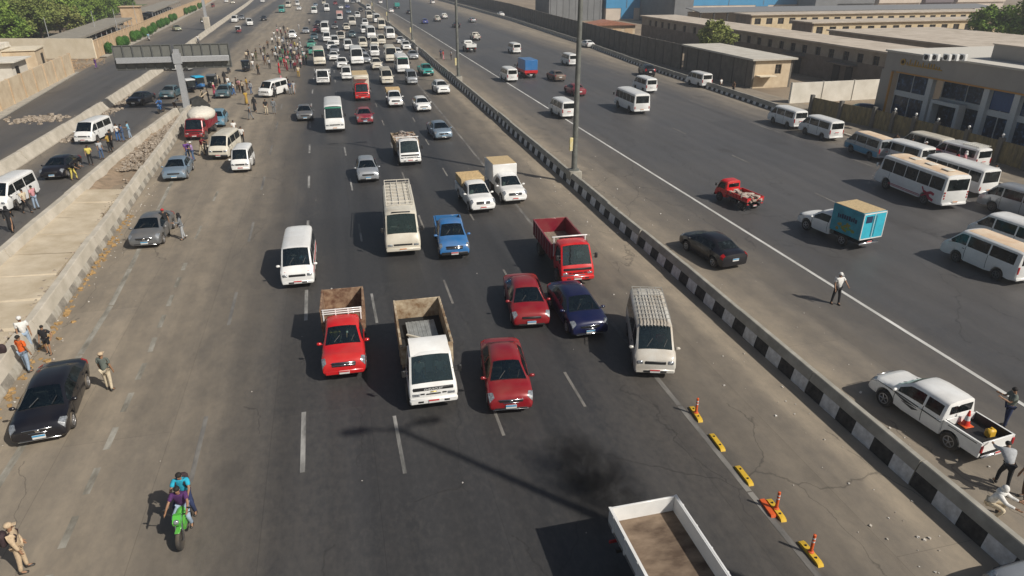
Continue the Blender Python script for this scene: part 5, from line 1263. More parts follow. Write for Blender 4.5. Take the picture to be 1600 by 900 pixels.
# concrete store with slab roof at the end of the panel wall
rt = building('guard_building', 'small concrete building with thick pale roof slab at the end of the panel wall', 57.0, 88.5, 63.2, 109.2, 3.8, PANL, None, [(3.2, 4.2, 1.9, 3.2)], mat('pale_slab', (.44, .41, .35), .95, scale=.7, col2=(.55, .52, .46)), .45, wall_s=BEI)
q = MB()
for i in range(6): q.box((-.04, 1.6 + i * 3.6, 1.9), (.1, .14, 3.7))
q.build('wall_ribs', PANP, rt, link=True)
q = MB(); q.box((1.8, -.6, 1.75), (2.6, 1.3, .12)); q.build('canopy', BEIC, rt, link=True)
# rows of yellowish workshops behind, lit by the sun
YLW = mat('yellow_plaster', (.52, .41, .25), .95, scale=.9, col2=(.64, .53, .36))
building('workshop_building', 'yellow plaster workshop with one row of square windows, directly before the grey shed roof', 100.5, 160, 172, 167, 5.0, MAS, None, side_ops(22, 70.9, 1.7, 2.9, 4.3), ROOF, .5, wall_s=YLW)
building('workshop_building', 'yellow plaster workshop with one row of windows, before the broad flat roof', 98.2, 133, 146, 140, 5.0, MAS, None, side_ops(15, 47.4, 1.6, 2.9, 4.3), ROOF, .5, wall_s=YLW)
building('workshop_building', 'broad flat roofed workshop behind the showroom, small windows under the pale roof', 89.5, 72, 113, 116, 5.0, MAS, side_ops(12, 44, 1.5, 3.1, 4.3), None, ROOF, .45, band=mat('tan_band', (.30, .25, .20), .95))
# showroom
SG = mat('showroom_panel', (.33, .31, .29), .45, .2, var=.06, scale=.5); SCOL = mat('showroom_column', (.56, .58, .58), .5, var=.08); SGL = make_glass('showroom_glass', (.03, .06, .11), .04); SBL = mat('blue_board', (.02, .07, .20), .4, var=.15)
OTR = mat('orange_trim', (.50, .24, .05), .5)
rt = root('showroom', 'grey showroom with tall glass front, orange trim and pale roof edge', 'showroom', None, (59.6, 30, 0)); D = 37.
q = MB(); q.box((.5, D / 2, 6.25), (1.0, D, 1.9)); q.box((.45, D - .5, 2.65), (.9, 1.5, 5.3)); q.box((7, D - .2, 3.6), (12, .4, 7.2)); q.box((.3, D - 9.8, 3.6), (.5, .1, .1)); q.build('facade', SG, rt, link=True, ang=20)
q = MB(); q.box((-.02, D / 2 - 1, 5.24), (.12, D - 2, .14)); q.box((-.02, D - 1.4, 2.6), (.14, .22, 5.2)); q.build('trim', OTR, rt, link=True)
q = MB(); q.box((7, D / 2, 7.28), (14.4, D + .2, .18)); q.build('roof', mat('pale_roof_edge', (.56, .53, .47), .9, var=.08), rt, link=True)
cols = [ypx(p, 59.6, 3) - 30 for p in (1445, 1531, 1578)] + [9.3, 3.0]
cy = [ypx(p, 61, 3) - 30 for p in (1480, 1500)]
for c in cols: q = MB(); q.box((.35, c, 2.6), (.5, .62, 5.2)); q.build('column', SCOL, rt, link=True)
edges = [D - 1.5] + cols + [0]
for i in range(len(edges) - 1):
    a, b_ = edges[i + 1] + .31, edges[i] - .31
    if b_ - a < .6: continue
    dx = 1.6 if i == 1 else .55
    q = MB(); q.box((dx, (a + b_) / 2, 2.6), (.08, b_ - a, 5.2)); g_ = q.build('window', SGL, rt, link=True)
    q = MB(); q.box((dx - .08, (a + b_) / 2, 3.05), (.14, b_ - a, .55)); n = max(2, int((b_ - a) / 2.2))
    for j in range(n + 1): q.box((dx - .06, lerp(a + .05, b_ - .05, j / n), 2.6), (.09, .07, 5.2))
    q.build('mullion', SCOL, g_, link=True)
    if i in (2, 3, 4): q = MB(); q.box((dx - .1, (a + b_) / 2, 4.25), (.06, (b_ - a) * .85, 1.7)); q.build('blue_board', SBL, rt, link=True)
q = MB(); yc = (cols[0] + cols[1]) / 2 + 1.0
q.box((.6, yc, 3.0), (.9, 3.6, .35)); q.box((.6, yc - 1.65, 1.4), (.9, .35, 2.9)); q.box((.6, yc + 1.65, 1.4), (.9, .35, 2.9)); q.build('portal', SCOL, rt, link=True)
# roof sign: worn yellow lettering, too far off to read, and its round mark
q = MB(); r_ = random.Random(31); y = D - 2.6
q.lathe([(.34, 0), (.34, .08), (.2, .08), (.2, 0)], (-.09, y, 6.35), 'X', 16)
y -= .6
for i in range(13):
    hgt = r_.choice((.28, .5, .34, .6)); q.box((-.04, y, 6.1 + hgt / 2), (.08, .10, hgt)); q.box((-.04, y - .18, 6.12), (.08, .36, .1)); y -= .36
q.build('lettering', mat('sign_gold', (.50, .30, .05), .5), rt, link=True)
q = MB(); q.box((8.2, 13.4, 8.0), (10, 27, 1.5)); q.build('upper_block', SG, rt, link=True)
q = MB(); q.box((8.2, 13.4, 8.79), (10.2, 27.2, .1)); q.build('roof', ROOF, rt, link=True)
def ac(loc, lb):
    rt = root('air_conditioner', lb, 'air conditioner', 'air conditioners on the showroom roof', loc)
    q = MB(); q.box((0, 0, .36), (.35, .8, .62), bev=.04); q.build('housing', PT['white'], rt, link=True); q = MB(); q.lathe([(.23, 0), (.23, .03), (0, .04)], (-.2, 0, .38), 'X', 14); q.build('fan_grille', BLK, rt, link=True)
for i, p in enumerate((1436, 1449, 1467, 1479, 1492)):
    P_ = at(p, 87, 8.0); ac((P_.x + 1.6, P_.y + .6, 7.37), ['white roof air conditioner at the corner end of its row', 'white roof air conditioner second from the corner', 'white roof air conditioner in the middle of five', 'white roof air conditioner fourth from the corner', 'white roof air conditioner beside the grey upper block'][i])
# showroom fence: brown sheet panels between grey posts with white globes
FB = mat('fence_sheet', (.13, .105, .06), .7, scale=1.2, col2=(.26, .21, .10), stretch=(1, 3, 1)); FP = mat('fence_post', (.14, .13, .115), .9, var=.1)
fpts = [(53.6, 70.3), (54.2, 66.0), (55.2, 62), (55.5, 54), (55.6, 47), (55.6, 36), (55.6, 24)]
rt = root('yard_fence', 'brown sheet fence between grey posts topped with white globe lamps, before the showroom', 'fence')
acc = 0; P_l = []
for (a, b_) in zip(fpts, fpts[1:]):
    a, b_ = Vector((*a, 0)), Vector((*b_, 0)); n = max(1, round((b_ - a).length / 2.9))
    for i in range(n): P_l.append(a.lerp(b_, i / n))
P_l.append(Vector((*fpts[-1], 0)))
for i, p in enumerate(P_l):
    q = MB(); q.box((p.x, p.y, 1.1), (.4, .4, 2.2), bev=.02); po = q.build('post', FP, rt, link=True)
    if i > 2: q = MB(); q.lathe([(.05, 0), (.04, .10), (.11, .14), (.13, .24), (.08, .33), (0, .35)], (p.x, p.y, 2.2), 'Z', 10); q.build('globe', mat('globe_white', (.75, .74, .70), .4), po, link=True)
for a, b_ in zip(P_l, P_l[1:]):
    d_ = b_ - a; q = MB(); M = Matrix.Translation(a) @ Matrix.Rotation(math.atan2(d_.y, d_.x), 4, 'Z'); L_ = d_.length; n = int(L_ / .24)
    for j in range(n): q.box(((j + .5) * L_ / n, .02 * (j % 2), 1.0), (L_ / n - .01, .05, 1.85), M=M)
    q.build('fence_panel', FB, rt, link=True)
# factory with blue cladding, grey sheds and the far sheds
BLU = mat('blue_cladding', (.05, .26, .48), .6, var=.06, scale=.3); FWH = mat('factory_cream', (.58, .50, .42), .9, var=.08, scale=.3)
def factory(label, x0, y0, x1, y1, h, hb, door=None, nm='factory'):
    rt = root(nm, label, 'factory', None, (x0, y0, 0)); W_, D_ = x1 - x0, y1 - y0
    q = MB(); q.box((W_ / 2, D_ / 2, hb / 2), (W_, D_, hb)); q.build('wall', FWH, rt, link=True)
    q = MB(); q.box((W_ / 2, D_ / 2, (hb + h) / 2), (W_ + .2, D_ + .2, h - hb)); q.build('cladding', BLU, rt, link=True)
    q = MB(); 
    for i in range(int(W_ / 14)): q.box((7 + i * 14, -.14, (hb + h) / 2), (.14, .1, h - hb))
    q.build('seam', SHED, rt, link=True)
    for (a, b_, z) in (door or []):
        q = MB(); q.box(((a + b_) / 2, -.05, z / 2 + (hb - z)), (b_ - a, .16, z)); q.build('door', BLU, rt, link=True)
a = at(945, 33); b_ = at(1011, 34)
factory('cream factory with a blue upper wall and one blue door, beside the dark grey shed', 87.5, 224, 101.5, 262, 16, 3.7, [(5.2, 9.6, 3.3)])
factory('very long factory clad in bright blue above a cream base, behind all the workshops', 104.6, 238, 181, 300, 16, 3.4, [(14, 20, .5), (46, 51, .5)])
q = MB(); q.box((0, 0, 5), (18, 16, 10)); 
for i in range(9): q.box((-8.4 + i * 2.1, -8.05, 5), (.2, .12, 10))
thing('grey_shed', q, SHED, 'dark grey ribbed shed between the panel wall and the cream factory', 'shed', loc=(77.5, 233, 0))
q = MB(); q.box((0, 0, 4.5), (6, 30, 9)); thing('grey_shed', q, SHED, 'dark grey shed side at the corner where cream and blue factories meet', 'shed', loc=(102.2, 214, 0))
q = MB(); q.box((0, 0, 7), (9, 10, 14)); thing('grey_tower_block', q, SHED, 'dark grey block rising before the long blue factory wall', 'factory block', loc=(171, 231, 0))
q = MB(); q.prism([(-4, 4.9), (4, 5.6), (4, 5.8), (-4, 5.1)], -48, 48); q.v = [(b2, a2, z) for a2, b2, z in q.v]; rt = root('open_shed', 'long open shed with a flat grey sheet roof before the blue factory', 'shed', None, (142, 178, 0)); q.build('roof', mat('grey_sheet', (.25, .25, .25), .6, .2, var=.1), rt, link=True)
for i in range(25): q = MB(); q.box((-47.5 + i * 3.95, -3.6, 2.45), (.35, .35, 4.9)); q.build('post', mat('dark_post', (.05, .045, .04), .8), rt, link=True)
q = MB(); q.box((0, 3.5, 2.4), (95, .2, 4.8)); q.build('back_wall', FWH, rt, link=True)
q = MB(); q.box((0, 0, 1.35), (13, 5, 2.7)); rt = thing('outbuilding', q, BEI, 'tan outbuilding with arched bays beyond the panel wall', 'outbuilding', loc=(67.3, 171, 0))
q = MB(); q.prism([(-7.0, 2.7), (7.0, 2.7), (0, 3.8)], -3.2, 3.2); p = q.build('roof', TILE, rt, link=True)
for i in range(4): q = MB(); q.box((-4.8 + i * 3.2, -2.5, 1.1), (2.1, .12, 2.2)); q.build('bay', TNW, rt, link=True)
for (x0, x1, m_, lb) in ((184, 201, SHED, 'dark grey hall right beside the end of the blue factory'), (203, 222, FWH, 'cream hall between two grey halls behind the workshops'), (224, 237, mat('mauve_cladding', (.16, .13, .14), .7), 'mauve grey hall behind the workshops'), (239, 262, FWH, 'cream hall at the end of the row of far halls')):
    q = MB(); q.box(((x1 - x0) / 2, 15, 8), (x1 - x0, 30, 9.2)); q.box(((x1 - x0) / 2, 15, 1.7), (x1 - x0, 29, 3.4)); thing('industrial_hall', q, m_, lb, 'industrial hall', loc=(x0, 238, 0))
# compound on the other side: houses, hut, tower, car ports
def hut(name, label, c, s_, h, m, rz=0, roof=None, wins=(), over=.15, cat='house', par=0):
    rt = root(name, label, cat, None, (c[0], c[1], 0), R(rz))
    q = MB(); q.box((0, 0, h / 2), (s_[0], s_[1], h)); q.build('wall', m, rt, link=True)
    q = MB(); q.box((0, 0, h + .08), (s_[0] + 2 * over, s_[1] + 2 * over, .16))
    if par:
        for sg in (-1, 1): q.box((0, sg * (s_[1] / 2), h + par / 2), (s_[0], .2, par)); q.box((sg * s_[0] / 2, 0, h + par / 2), (.2, s_[1], par))
    q.build('roof', roof or OFFW, rt, link=True)
    for (sd, o_, w_, z0, z1) in wins:
        q = MB()
        if sd == 's': q.box((o_, -s_[1] / 2, (z0 + z1) / 2), (w_, .14, z1 - z0))
        else: q.box((s_[0] / 2, o_, (z0 + z1) / 2), (.14, w_, z1 - z0))
        q.build('window', WIN, rt, link=True)
    return rt
hut('guard_hut', 'small white hut with a dark window and flat roof behind the beige wall', (-47.5, 119), (5.4, 6.5), 3.3, OFFW, 3, OFFW, [('e', -1.2, 1.3, 1.2, 2.6), ('s', 0, 1.2, 1.4, 2.6)], .7)
hut('walled_house', 'white flat roofed house with low parapets inside the beige compound', (-60, 132), (16, 11), 3.6, BEIC, 6, OFFW, [('e', -2.5, 1.6, 1, 2.4), ('s', 3, 2, 1, 2.6)], .2, par=.7)
hut('annex_house', 'cream annex with a sloping tan wall beside the white hut', (-50.5, 137), (5, 7), 3.2, BEI, 8, BEIC, [('e', 1, 1.5, .4, 2.4)], .2)
q = MB(); q.lathe([(3, 0), (3, 3.8), (2.7, 3.8), (2.7, 3.3)], (0, 0, 0), 'Z', 20); thing('round_bay', q, OFFW, 'white rounded bay at the corner of the flat roofed house', 'house bay', loc=(-53.2, 124.5, 0))
hut('watch_tower', 'small tan watch tower with a tiled cap before the dark trees', (-86, 184), (4, 4), 6.2, BEI, 5, TILE, [('s', 0, 1.3, 4.2, 5.4), ('e', 0, 1.3, 4.2, 5.4)], .4, cat='tower')
hut('gate_house', 'orange tan gate house between the two car ports', (-57.5, 243), (5, 5), 5.0, TNW, 4, TNW, [], .4)
def carport(c, L, W_, rz, lb):
    rt = root('car_port', lb, 'car port', 'long car ports behind the boundary wall', (c[0], c[1], 0), R(rz))
    q = MB(); q.box((0, 0, 3.0), (W_, L, .12)); q.box((W_ / 2, 0, 2.85), (.1, L, .35)); q.build('roof', mat('port_canvas', (.28, .255, .21), .8, var=.12, scale=.5), rt, link=True)
    n = int(L / 6)
    for i in range(n + 1): q = MB(); q.box((W_ / 2 - .4, -L / 2 + i * L / n, 1.45), (.14, .14, 2.9)); q.build('post', GS, rt, link=True)
carport((-53.6, 190), 66, 6.5, 4.5, 'long grey car port roof beside the dark green trees'); carport((-60, 295), 80, 6.5, 4, 'far grey car port with parked cars beneath, past the gate house')
for i, (px, py, lb) in enumerate(((108, 60, 'thin pale mast behind the cream wall'), (175, 43, 'thin pale mast beside the near car port end'), (207, 38, 'thin pale mast at the orange gate house'), (233, 22, 'thin pale mast beyond the gate house'))):
    P_ = at(px, py + 20); q = MB(); q.tube((0, 0, 0), (0, 0, 6.5), .09, .05, 8); o = thing('mast', q, GS, lb, 'mast', 'thin masts in the compound', (P_.x - 3, P_.y, 0))
# ---------------------------------------------------------------- trees and plants
def leaf_mat(name, c1, c2):
    m, t, b = nodes(name); L = t.links; oi = t.nodes.new('ShaderNodeObjectInfo'); n = t.nodes.new('ShaderNodeTexNoise'); n.inputs['Scale'].default_value = .8; n.inputs['Detail'].default_value = 5
    tc = t.nodes.new('ShaderNodeTexCoord'); L.new(tc.outputs['Object'], n.inputs[0]); ad = t.nodes.new('ShaderNodeMath'); ad.operation = 'MULTIPLY_ADD'; ad.inputs[1].default_value = .35
    L.new(oi.outputs['Random'], ad.inputs[0]); L.new(n.outputs[0], ad.inputs[2]); r = t.nodes.new('ShaderNodeValToRGB')
    r.color_ramp.elements[0].position = .4; r.color_ramp.elements[0].color = (*c1, 1); r.color_ramp.elements[1].position = .95; r.color_ramp.elements[1].color = (*c2, 1)
    L.new(ad.outputs[0], r.inputs[0]); L.new(r.outputs[0], b.inputs['Base Color']); b.inputs['Roughness'].default_value = .8; b.inputs['Specular IOR Level'].default_value = .15
    return m
LF = leaf_mat('leaves', (.07, .15, .025), (.22, .30, .06)); LF2 = leaf_mat('leaves_olive', (.11, .16, .035), (.27, .28, .09)); LFH = leaf_mat('leaves_hedge', (.035, .12, .02), (.10, .22, .04)); BARK = mat('bark', (.10, .075, .05), .95, var=.3)
def tree_proto(seed, rx, h0, h1, n, size, lm, clumps=26):
    r = random.Random(seed); rt = empty('proto_tree'); q = MB()
    q.tube((0, 0, 0), (.1, .05, h0 * 1.05), .26, .17, 8)
    cs = []
    for i in range(clumps):
        a = r.random() * 6.283; v = r.uniform(-1, 1); k = r.uniform(.45, .95); rr = math.sqrt(1 - v * v * .9)
        c = Vector((math.cos(a) * rr * k * rx, math.sin(a) * rr * k * rx, (h0 + h1) / 2 + v * k * (h1 - h0) / 2)); cs.append((c, r.uniform(.55, 1.15)))
        if i < 9: q.tube((.05, .02, h0 * .9), c, .10, .03, 5)
    part('trunk', q, BARK, rt)
    q = MB()
    for i in range(n):
        c, s_ = r.choice(cs); R_ = rx * .34 * s_
        d_ = Vector((r.gauss(0, 1), r.gauss(0, 1), r.gauss(0, .8))); d_ = d_.normalized() * R_ * r.random() ** .4
        p = c + d_; u = Vector((r.gauss(0, 1), r.gauss(0, 1), r.gauss(0, .6))).normalized(); v_ = u.cross(Vector((r.gauss(0, 1), r.gauss(0, 1), r.gauss(0, 1)))).normalized()
        a, b_ = u * size * r.uniform(.6, 1.3), v_ * size * r.uniform(.35, .8)
        q.add([p - a, p + b_ * .8, p + a, p - b_], [(0, 1, 2, 3)])
    me = bpy.data.meshes.new('crown'); me.from_pydata(q.v, [], q.f); me.materials.append(lm); o = bpy.data.objects.new('crown', me); o.parent = rt; reg(o)
    return rt
TP = [tree_proto(1, 4.2, 2.0, 9.0, 5200, .30, LF, 34), tree_proto(2, 3.6, 1.5, 7.5, 4600, .28, LF, 26), tree_proto(3, 4.8, 2.4, 9.5, 5200, .30, LF2, 30), tree_proto(4, 3.4, 2.2, 8.0, 2600, .26, LF2, 18)]
def tree(k, loc, s_, lb, group=None):
    o = copy_tree(TP[k], None, None, 'tree'); o.location = loc; o.scale = (s_, s_, s_ * random.uniform(.9, 1.1)); o.rotation_euler = (0, 0, random.random() * 6.28); tag(o, lb, 'tree', group); return o
r_ = random.Random(11); rows = [(-63.5, 168), (-62.5, 176), (-68, 172), (-69, 181), (-63, 184), (-75, 178), (-66, 190), (-73, 188), (-81, 190), (-62.5, 197), (-70, 200), (-64, 206), (-90, 196), (-98, 200), (-63.5, 222), (-65, 234), (-66, 250)]
for i in range(62):
    y = r_.uniform(172, 350); x0 = -62 - (y - 170) * .055; x = x0 - r_.uniform(0, 62 if y > 215 else 40)
    rows.append((x, y))
rows = [(x, y) for x, y in rows if all(True for _ in (0,))]; kept = []
for p in rows:
    if prj((p[0], p[1], 3))[0] < -60: continue
    if all((p[0] - a) ** 2 + (p[1] - b_) ** 2 > 12 for a, b_ in kept): kept.append(p)
for i, (x, y) in enumerate(kept): k_ = r_.choice((0, 0, 1, 2)); s_ = r_.uniform(.85, 1.3); tree(k_, (x, y, 0), s_, '%s %s tree %s%s' % ('tall' if s_ > 1.15 else 'low' if s_ < .97 else 'middling', ('dark green', 'round green', 'olive green')[k_], 'by the cream wall' if y < 186 else 'behind the near car port' if y < 226 else 'behind the gate house' if y < 262 else 'behind the far car port', '' if x > -72 - (y - 170) * .055 else ', deeper in the wood' if x > -95 else ', deep in the garden'), 'trees in the wood behind the car ports')
P_ = at(1077, 75, 0); tree(3, (64.5, 113.5, 0), 1.05, 'thin pale green tree rising before the long workshop roof')
for i, (x, y, s_) in enumerate(((118.5, 108, 1.05), (124, 103, 1.2), (131, 110, 1.2))): tree(2 if i else 0, (x, y, 0), s_, ['green tree at the edge of the broad flat roof', 'large green tree standing behind the showroom roofs', 'green tree in the group behind the showroom, deepest in'][i], 'trees behind the showroom')
q = MB(); q.add([(-140, 205, .01), (-72, 185, .01), (-82, 380, .01), (-260, 380, .01)], [(0, 1, 2, 3)]); structure('lawn', q, mat('lawn_green', (.05, .10, .025), .95, scale=.3, col2=(.12, .17, .05)))
def bush_proto(seed, rx, rz):
    r = random.Random(seed); rt = empty('proto_bush'); q = MB(); q.tube((0, 0, 0), (0, 0, .5), .07, .05, 6); part('trunk', q, BARK, rt); q = MB()
    q.ball((0, 0, .25 + rz), (rx * .86, rx * .86, rz * .9), 12, 9); q.v = [(x * r.uniform(.9, 1.08), y * r.uniform(.9, 1.08), z) for x, y, z in q.v]
    for i in range(1500):
        d_ = Vector((r.gauss(0, 1), r.gauss(0, 1), r.gauss(0, 1))).normalized(); p = Vector((d_.x * rx, d_.y * rx, d_.z * rz + rz + .25)) * 1; p = p + d_ * (r.uniform(-.10, .10) + .08 * math.sin(7 * d_.x + seed) * math.cos(6 * d_.z))
        u = Vector((r.gauss(0, 1), r.gauss(0, 1), r.gauss(0, 1))).normalized(); v_ = u.cross(d_).normalized(); a, b_ = u * .08, v_ * .05
        q.add([p - a, p + b_, p + a, p - b_], [(0, 1, 2, 3)])
    me = bpy.data.meshes.new('crown'); me.from_pydata(q.v, [], q.f); me.materials.append(LFH); o = bpy.data.objects.new('crown', me); o.parent = rt; reg(o); return rt
bp_ = [bush_proto(21, .85, .95), bush_proto(22, .8, 1.05)]
for i, (px, py) in enumerate(((173, 85), (187.5, 76), (198, 73), (208, 66), (217.5, 63), (227, 59), (236, 55), (242, 50.5), (248.7, 45), (255.5, 43), (262, 40), (268, 35), (273.7, 32.5), (289.5, 23.5), (297, 21), (301, 19.5), (305, 18), (312, 14.5), (317, 12.5))):
    c = at(px, py); c.x = max(c.x, poly_x([(150, -42.4), (193, -44.4), (260, -48.6), (353, -53.3)], c.y)); 
    o = copy_tree(bp_[i % 2], None, None, 'clipped_bush'); s_ = 1.0; o.location = c; o.scale = (s_, s_, s_ * 1.05); o.rotation_euler = (0, 0, i * 1.3)
    tag(o, '%s clipped oval bush along the tan wall, counting from the cream corner' % ORD[i], 'bush', 'clipped bushes along the tan wall')
# ---------------------------------------------------------------- traffic
PROTO = {}
MK = dict(sedan=sedan, van=van, minibus=minibus, pickup=pickup, truck=truck, tuktuk=tuktuk, motorcycle=motorcycle)
CATN = dict(sedan=('car', 'car'), van=('van', 'van'), minibus=('minibus', 'minibus'), pickup=('pickup_truck', 'pickup truck'), truck=('truck', 'lorry'), tuktuk=('auto_rickshaw', 'auto rickshaw'), motorcycle=('motorcycle', 'motorcycle'))
def extent(kind, o):
    if kind == 'sedan': k = o.get('L', 4.5) / 4.5; return 2.29 * k, 2.27 * k
    if kind == 'van': k = o.get('L', 4.85) / 4.85; return 2.49 * k, 2.46 * k
    if kind == 'minibus': k = o.get('L', 7.) / 7; return 3.58 * k, 3.58 * k
    if kind == 'pickup': return 2.62, 2.72
    if kind == 'truck': L = o.get('Lb', 4.3); return L / 2 + 1.86, L / 2
    if kind == 'tuktuk': return 1.3, 1.3
    return 1.03, 1.0
def vehicle(kind, o, paint_, px, py, label, hd=-90, anchor='f', second=None, third=None, fourth=None, z=.3, group=None, rp=None, name=None, cat=None, sc=1.0, near=None):
    c = at(px, py, z); dist = math.hypot(c.x, c.y)
    if near is None: near = dist < 92
    key = (kind, near, tuple(sorted((k, v.name if hasattr(v, 'name') else (tuple(x.name if hasattr(x, 'name') else x for x in v) if isinstance(v, tuple) else v)) for k, v in o.items())))
    if key not in PROTO: PROTO[key] = MK[kind](near=near, **o)
    if rp is not None:
        r_ = at(*rp); dv = (c - r_) if anchor == 'f' else (r_ - c); hd = math.degrees(math.atan2(dv.y, dv.x))
    f, r = extent(kind, o); f *= sc; r *= sc
    dr = Vector((math.cos(R(hd)), math.sin(R(hd)), 0)); c.z = 0
    loc = c - dr * f if anchor == 'f' else c + dr * r if anchor == 'r' else c
    pm = PT[paint_] if isinstance(paint_, str) else paint_
    g = lambda v, d_: d_ if v is None else (PT[v] if isinstance(v, str) and v in PT else v)
    over = {'slot_paint': pm, 'slot_second': g(second, pm), 'slot_third': g(third, pm), 'slot_fourth': g(fourth, pm)}
    nm, ct = CATN[kind]
    ob = copy_tree(PROTO[key], None, over, name or nm); ob.location = loc; ob.rotation_euler = (0, 0, R(hd)); ob.scale = (sc,) * 3
    tag(ob, label, cat or ct, group); return ob
BBLK = BLK
# near, towards the camera
vehicle('pickup', dict(tall=.85, bed_m=RUST, floor_m=RUST, headrack=True), 'red', 539, 588, 'bright red pickup with a high rusty load bed and white headboard rails', rp=(534, 472, 1.93), second='red')
vehicle('truck', dict(Lb=4.3, zf=1.0, zt=1.95, bed_m=TANB, floor_m=DARK, fairing=True, load='sheet', text=True, cab_h=2.2), 'white', 679, 634, 'white cab-over lorry carrying corrugated sheets in a worn tan bed', rp=(655, 486, 1.9))
vehicle('sedan', dict(L=4.4, chrome=True, W=1.72), 'crimson', 799, 640, 'dark red saloon with chrome grille, beside the white lorry with corrugated sheets', rp=(782, 537, .95))
vehicle('sedan', dict(L=4.5, W=1.78), 'crimson', 831, 508, 'red saloon with blue and white plate, just before the dark blue saloon', rp=(815, 437, 1.0))
vehicle('sedan', dict(L=4.5, W=1.8, chrome=True), 'navy', 923, 522, 'dark navy blue saloon close behind a red lorry cab', rp=(889, 452, 1.0))
vehicle('truck', dict(Lb=4.2, zf=.95, zt=1.85, cab_h=2.2, rail=True, chrome=True, top_scallop=True), 'red', 903, 441, 'red lorry with empty red load bed and white rail over its cab', third='maroon', rp=(868, 352, 1.85))
vehicle('van', dict(rack=2, L=4.85), 'dusty', 1023, 585, 'off-white van with ribbed roof rack, driving on the dusty shoulder', hd=-90, rp=(1013, 466, 1.95))
vehicle('van', dict(stripe=PLR, L=4.7, hi=True), 'white', 466, 445, 'plain white van with thin red stripes, alone in its lane', rp=(466, 357, 1.93))
vehicle('minibus', dict(rack=True, L=6.9), 'cream', 631, 396, 'cream minibus with a tubular roof rack', rp=(620, 290, 2.6))
vehicle('pickup', dict(), 'blue', 711, 401, 'bright blue pickup with an empty bed and black bumper', second=BLK, rp=(699, 340, 1.08))
vehicle('pickup', dict(load='tan'), 'white', 756, 329, 'white pickup carrying a tan crate above its cab', hd=-87)
vehicle('pickup', dict(box=(2.3, TANL)), 'white', 806, 315, 'white box pickup with tan roof, next to the median lamp pole', third='white', fourth='white', hd=-88)
vehicle('sedan', dict(L=3.9, H=1.52, W=1.68, hatch=True), 'silver', 576, 281, 'silver blue hatchback in front of the cream minibus with rack', hd=-90)
vehicle('truck', dict(Lb=3.9, zf=.95, zt=1.75, cab_h=2.1, load='scrap', bed_m=TANB, rail=True), 'white', 642, 255, 'white lorry with rusty scrap piled in its bed', hd=-89)
vehicle('sedan', dict(L=4.5, W=1.8, chrome=True), 'steel', 694, 215, 'steel blue saloon beside the dusty median strip', hd=-86)
vehicle('sedan', dict(L=4.4, chrome=True), 'maroon', 571, 191, 'maroon saloon following the red lorry with a cream box', hd=-90)
vehicle('minibus', dict(L=6.6, H=2.75, visor=mat('visor_green', (.04, .22, .15), .5), W=2.0), 'white', 524, 204, 'white minibus with a green tinted sun band, ahead of the jam', hd=-90)
vehicle('sedan', dict(L=4.4, W=1.76), 'grey', 477, 186, 'dark grey saloon at the jam edge nearest the crowd', hd=-88)
vehicle('truck', dict(Lb=4.2, zf=.95, zt=1.8, box=(3.05, TANL, 1), cab_h=2.1), 'red', 567, 155, 'red lorry with a tall cream box body', third='cream', fourth='cream')
vehicle('pickup', dict(load='tan', double=False), 'white', 619, 165, 'white pickup with a low tan load, ahead of the cream van')
vehicle('sedan', dict(L=4.1, hatch=True), 'white', 663, 172, 'small white hatchback with dark bumper, beside the dashed edge line', hd=-88)
vehicle('sedan', dict(L=4.3, hatch=True, suv=True, H=1.62), 'white', 694, 145, 'white crossover car close to the median barrier', hd=-86)
vehicle('pickup', dict(), 'teal', 670, 117, 'teal pickup with black bumper beside the median barrier', second=BLK, hd=-86)
JG = 'vehicles in the traffic jam'
def jam(kind, o, col, px, py, lb, **k): k.setdefault('hd', -90 + random.uniform(-2, 2)); return vehicle(kind, o, col, px, py, lb, group=k.pop('group', JG), **k)
GV = mat('visor_green', (.04, .22, .15), .5)
jam('van', dict(rack=True, L=4.8), 'cream', 606, 130, 'cream van with a tan roof, at the front of the jam')
jam('van', dict(L=3.9, W=1.5, H=1.85), 'silver', 645, 130, 'small silver grey van beside the cream van at the jam front')
jam('minibus', dict(visor=GV), 'white', 631, 113, 'white minibus with green sun band, behind the small silver van')
jam('minibus', dict(), 'cream', 612, 96, 'plain cream minibus wedged behind the one with a green sun band')
jam('minibus', dict(L=7.4, H=2.8, W=2.2), 'white', 559, 100, 'large white coach-like minibus behind the red lorry with cream box')
jam('van', dict(rack=True), 'white', 586, 87, 'white van with split windscreen look beside the large white minibus')
jam('sedan', dict(hatch=True, suv=True, L=4.5, H=1.7), 'cream', 590, 107, 'cream off-road car behind the cream van at the jam front')
jam('pickup', dict(), 'white', 535, 106, 'white pickup half hidden behind the small roof-rack van')
jam('van', dict(L=3.6, W=1.5, H=1.85, rack=True), 'white', 542, 123, 'small white van next to the red lorry with cream box')
jam('truck', dict(Lb=3.6, zt=1.6, cab_h=2.0), 'white', 505, 130, 'white lorry cab with an open bed at the jam front, crowd side')
jam('minibus', dict(visor=GV, H=2.8), 'cream', 500, 101, 'cream minibus with a green front band, behind the white lorry cab')
jam('pickup', dict(load='bags'), 'white', 518, 77, 'white pickup loaded with pale sacks behind the green-banded minibus')
jam('van', dict(), 'white', 511, 64, 'white van directly behind the pickup of pale sacks')
jam('minibus', dict(L=7.2, H=2.8), 'white', 508, 51, 'tall white minibus at the crowd side of the jam')
jam('truck', dict(Lb=3.6, zt=1.7, load='scrap', cab_h=1.95), 'dusty', 533, 61, 'dusty beige lorry with a brown load amid the jam')
jam('van', dict(hi=True), 'cream', 568, 73, 'cream van behind the large white minibus')
jam('minibus', dict(L=7.2, H=2.8), 'white', 581, 60, 'white minibus with a broad dark windscreen, mid jam')
jam('van', dict(), 'cream', 597, 68, 'cream van with a yellowish front between two white minibuses')
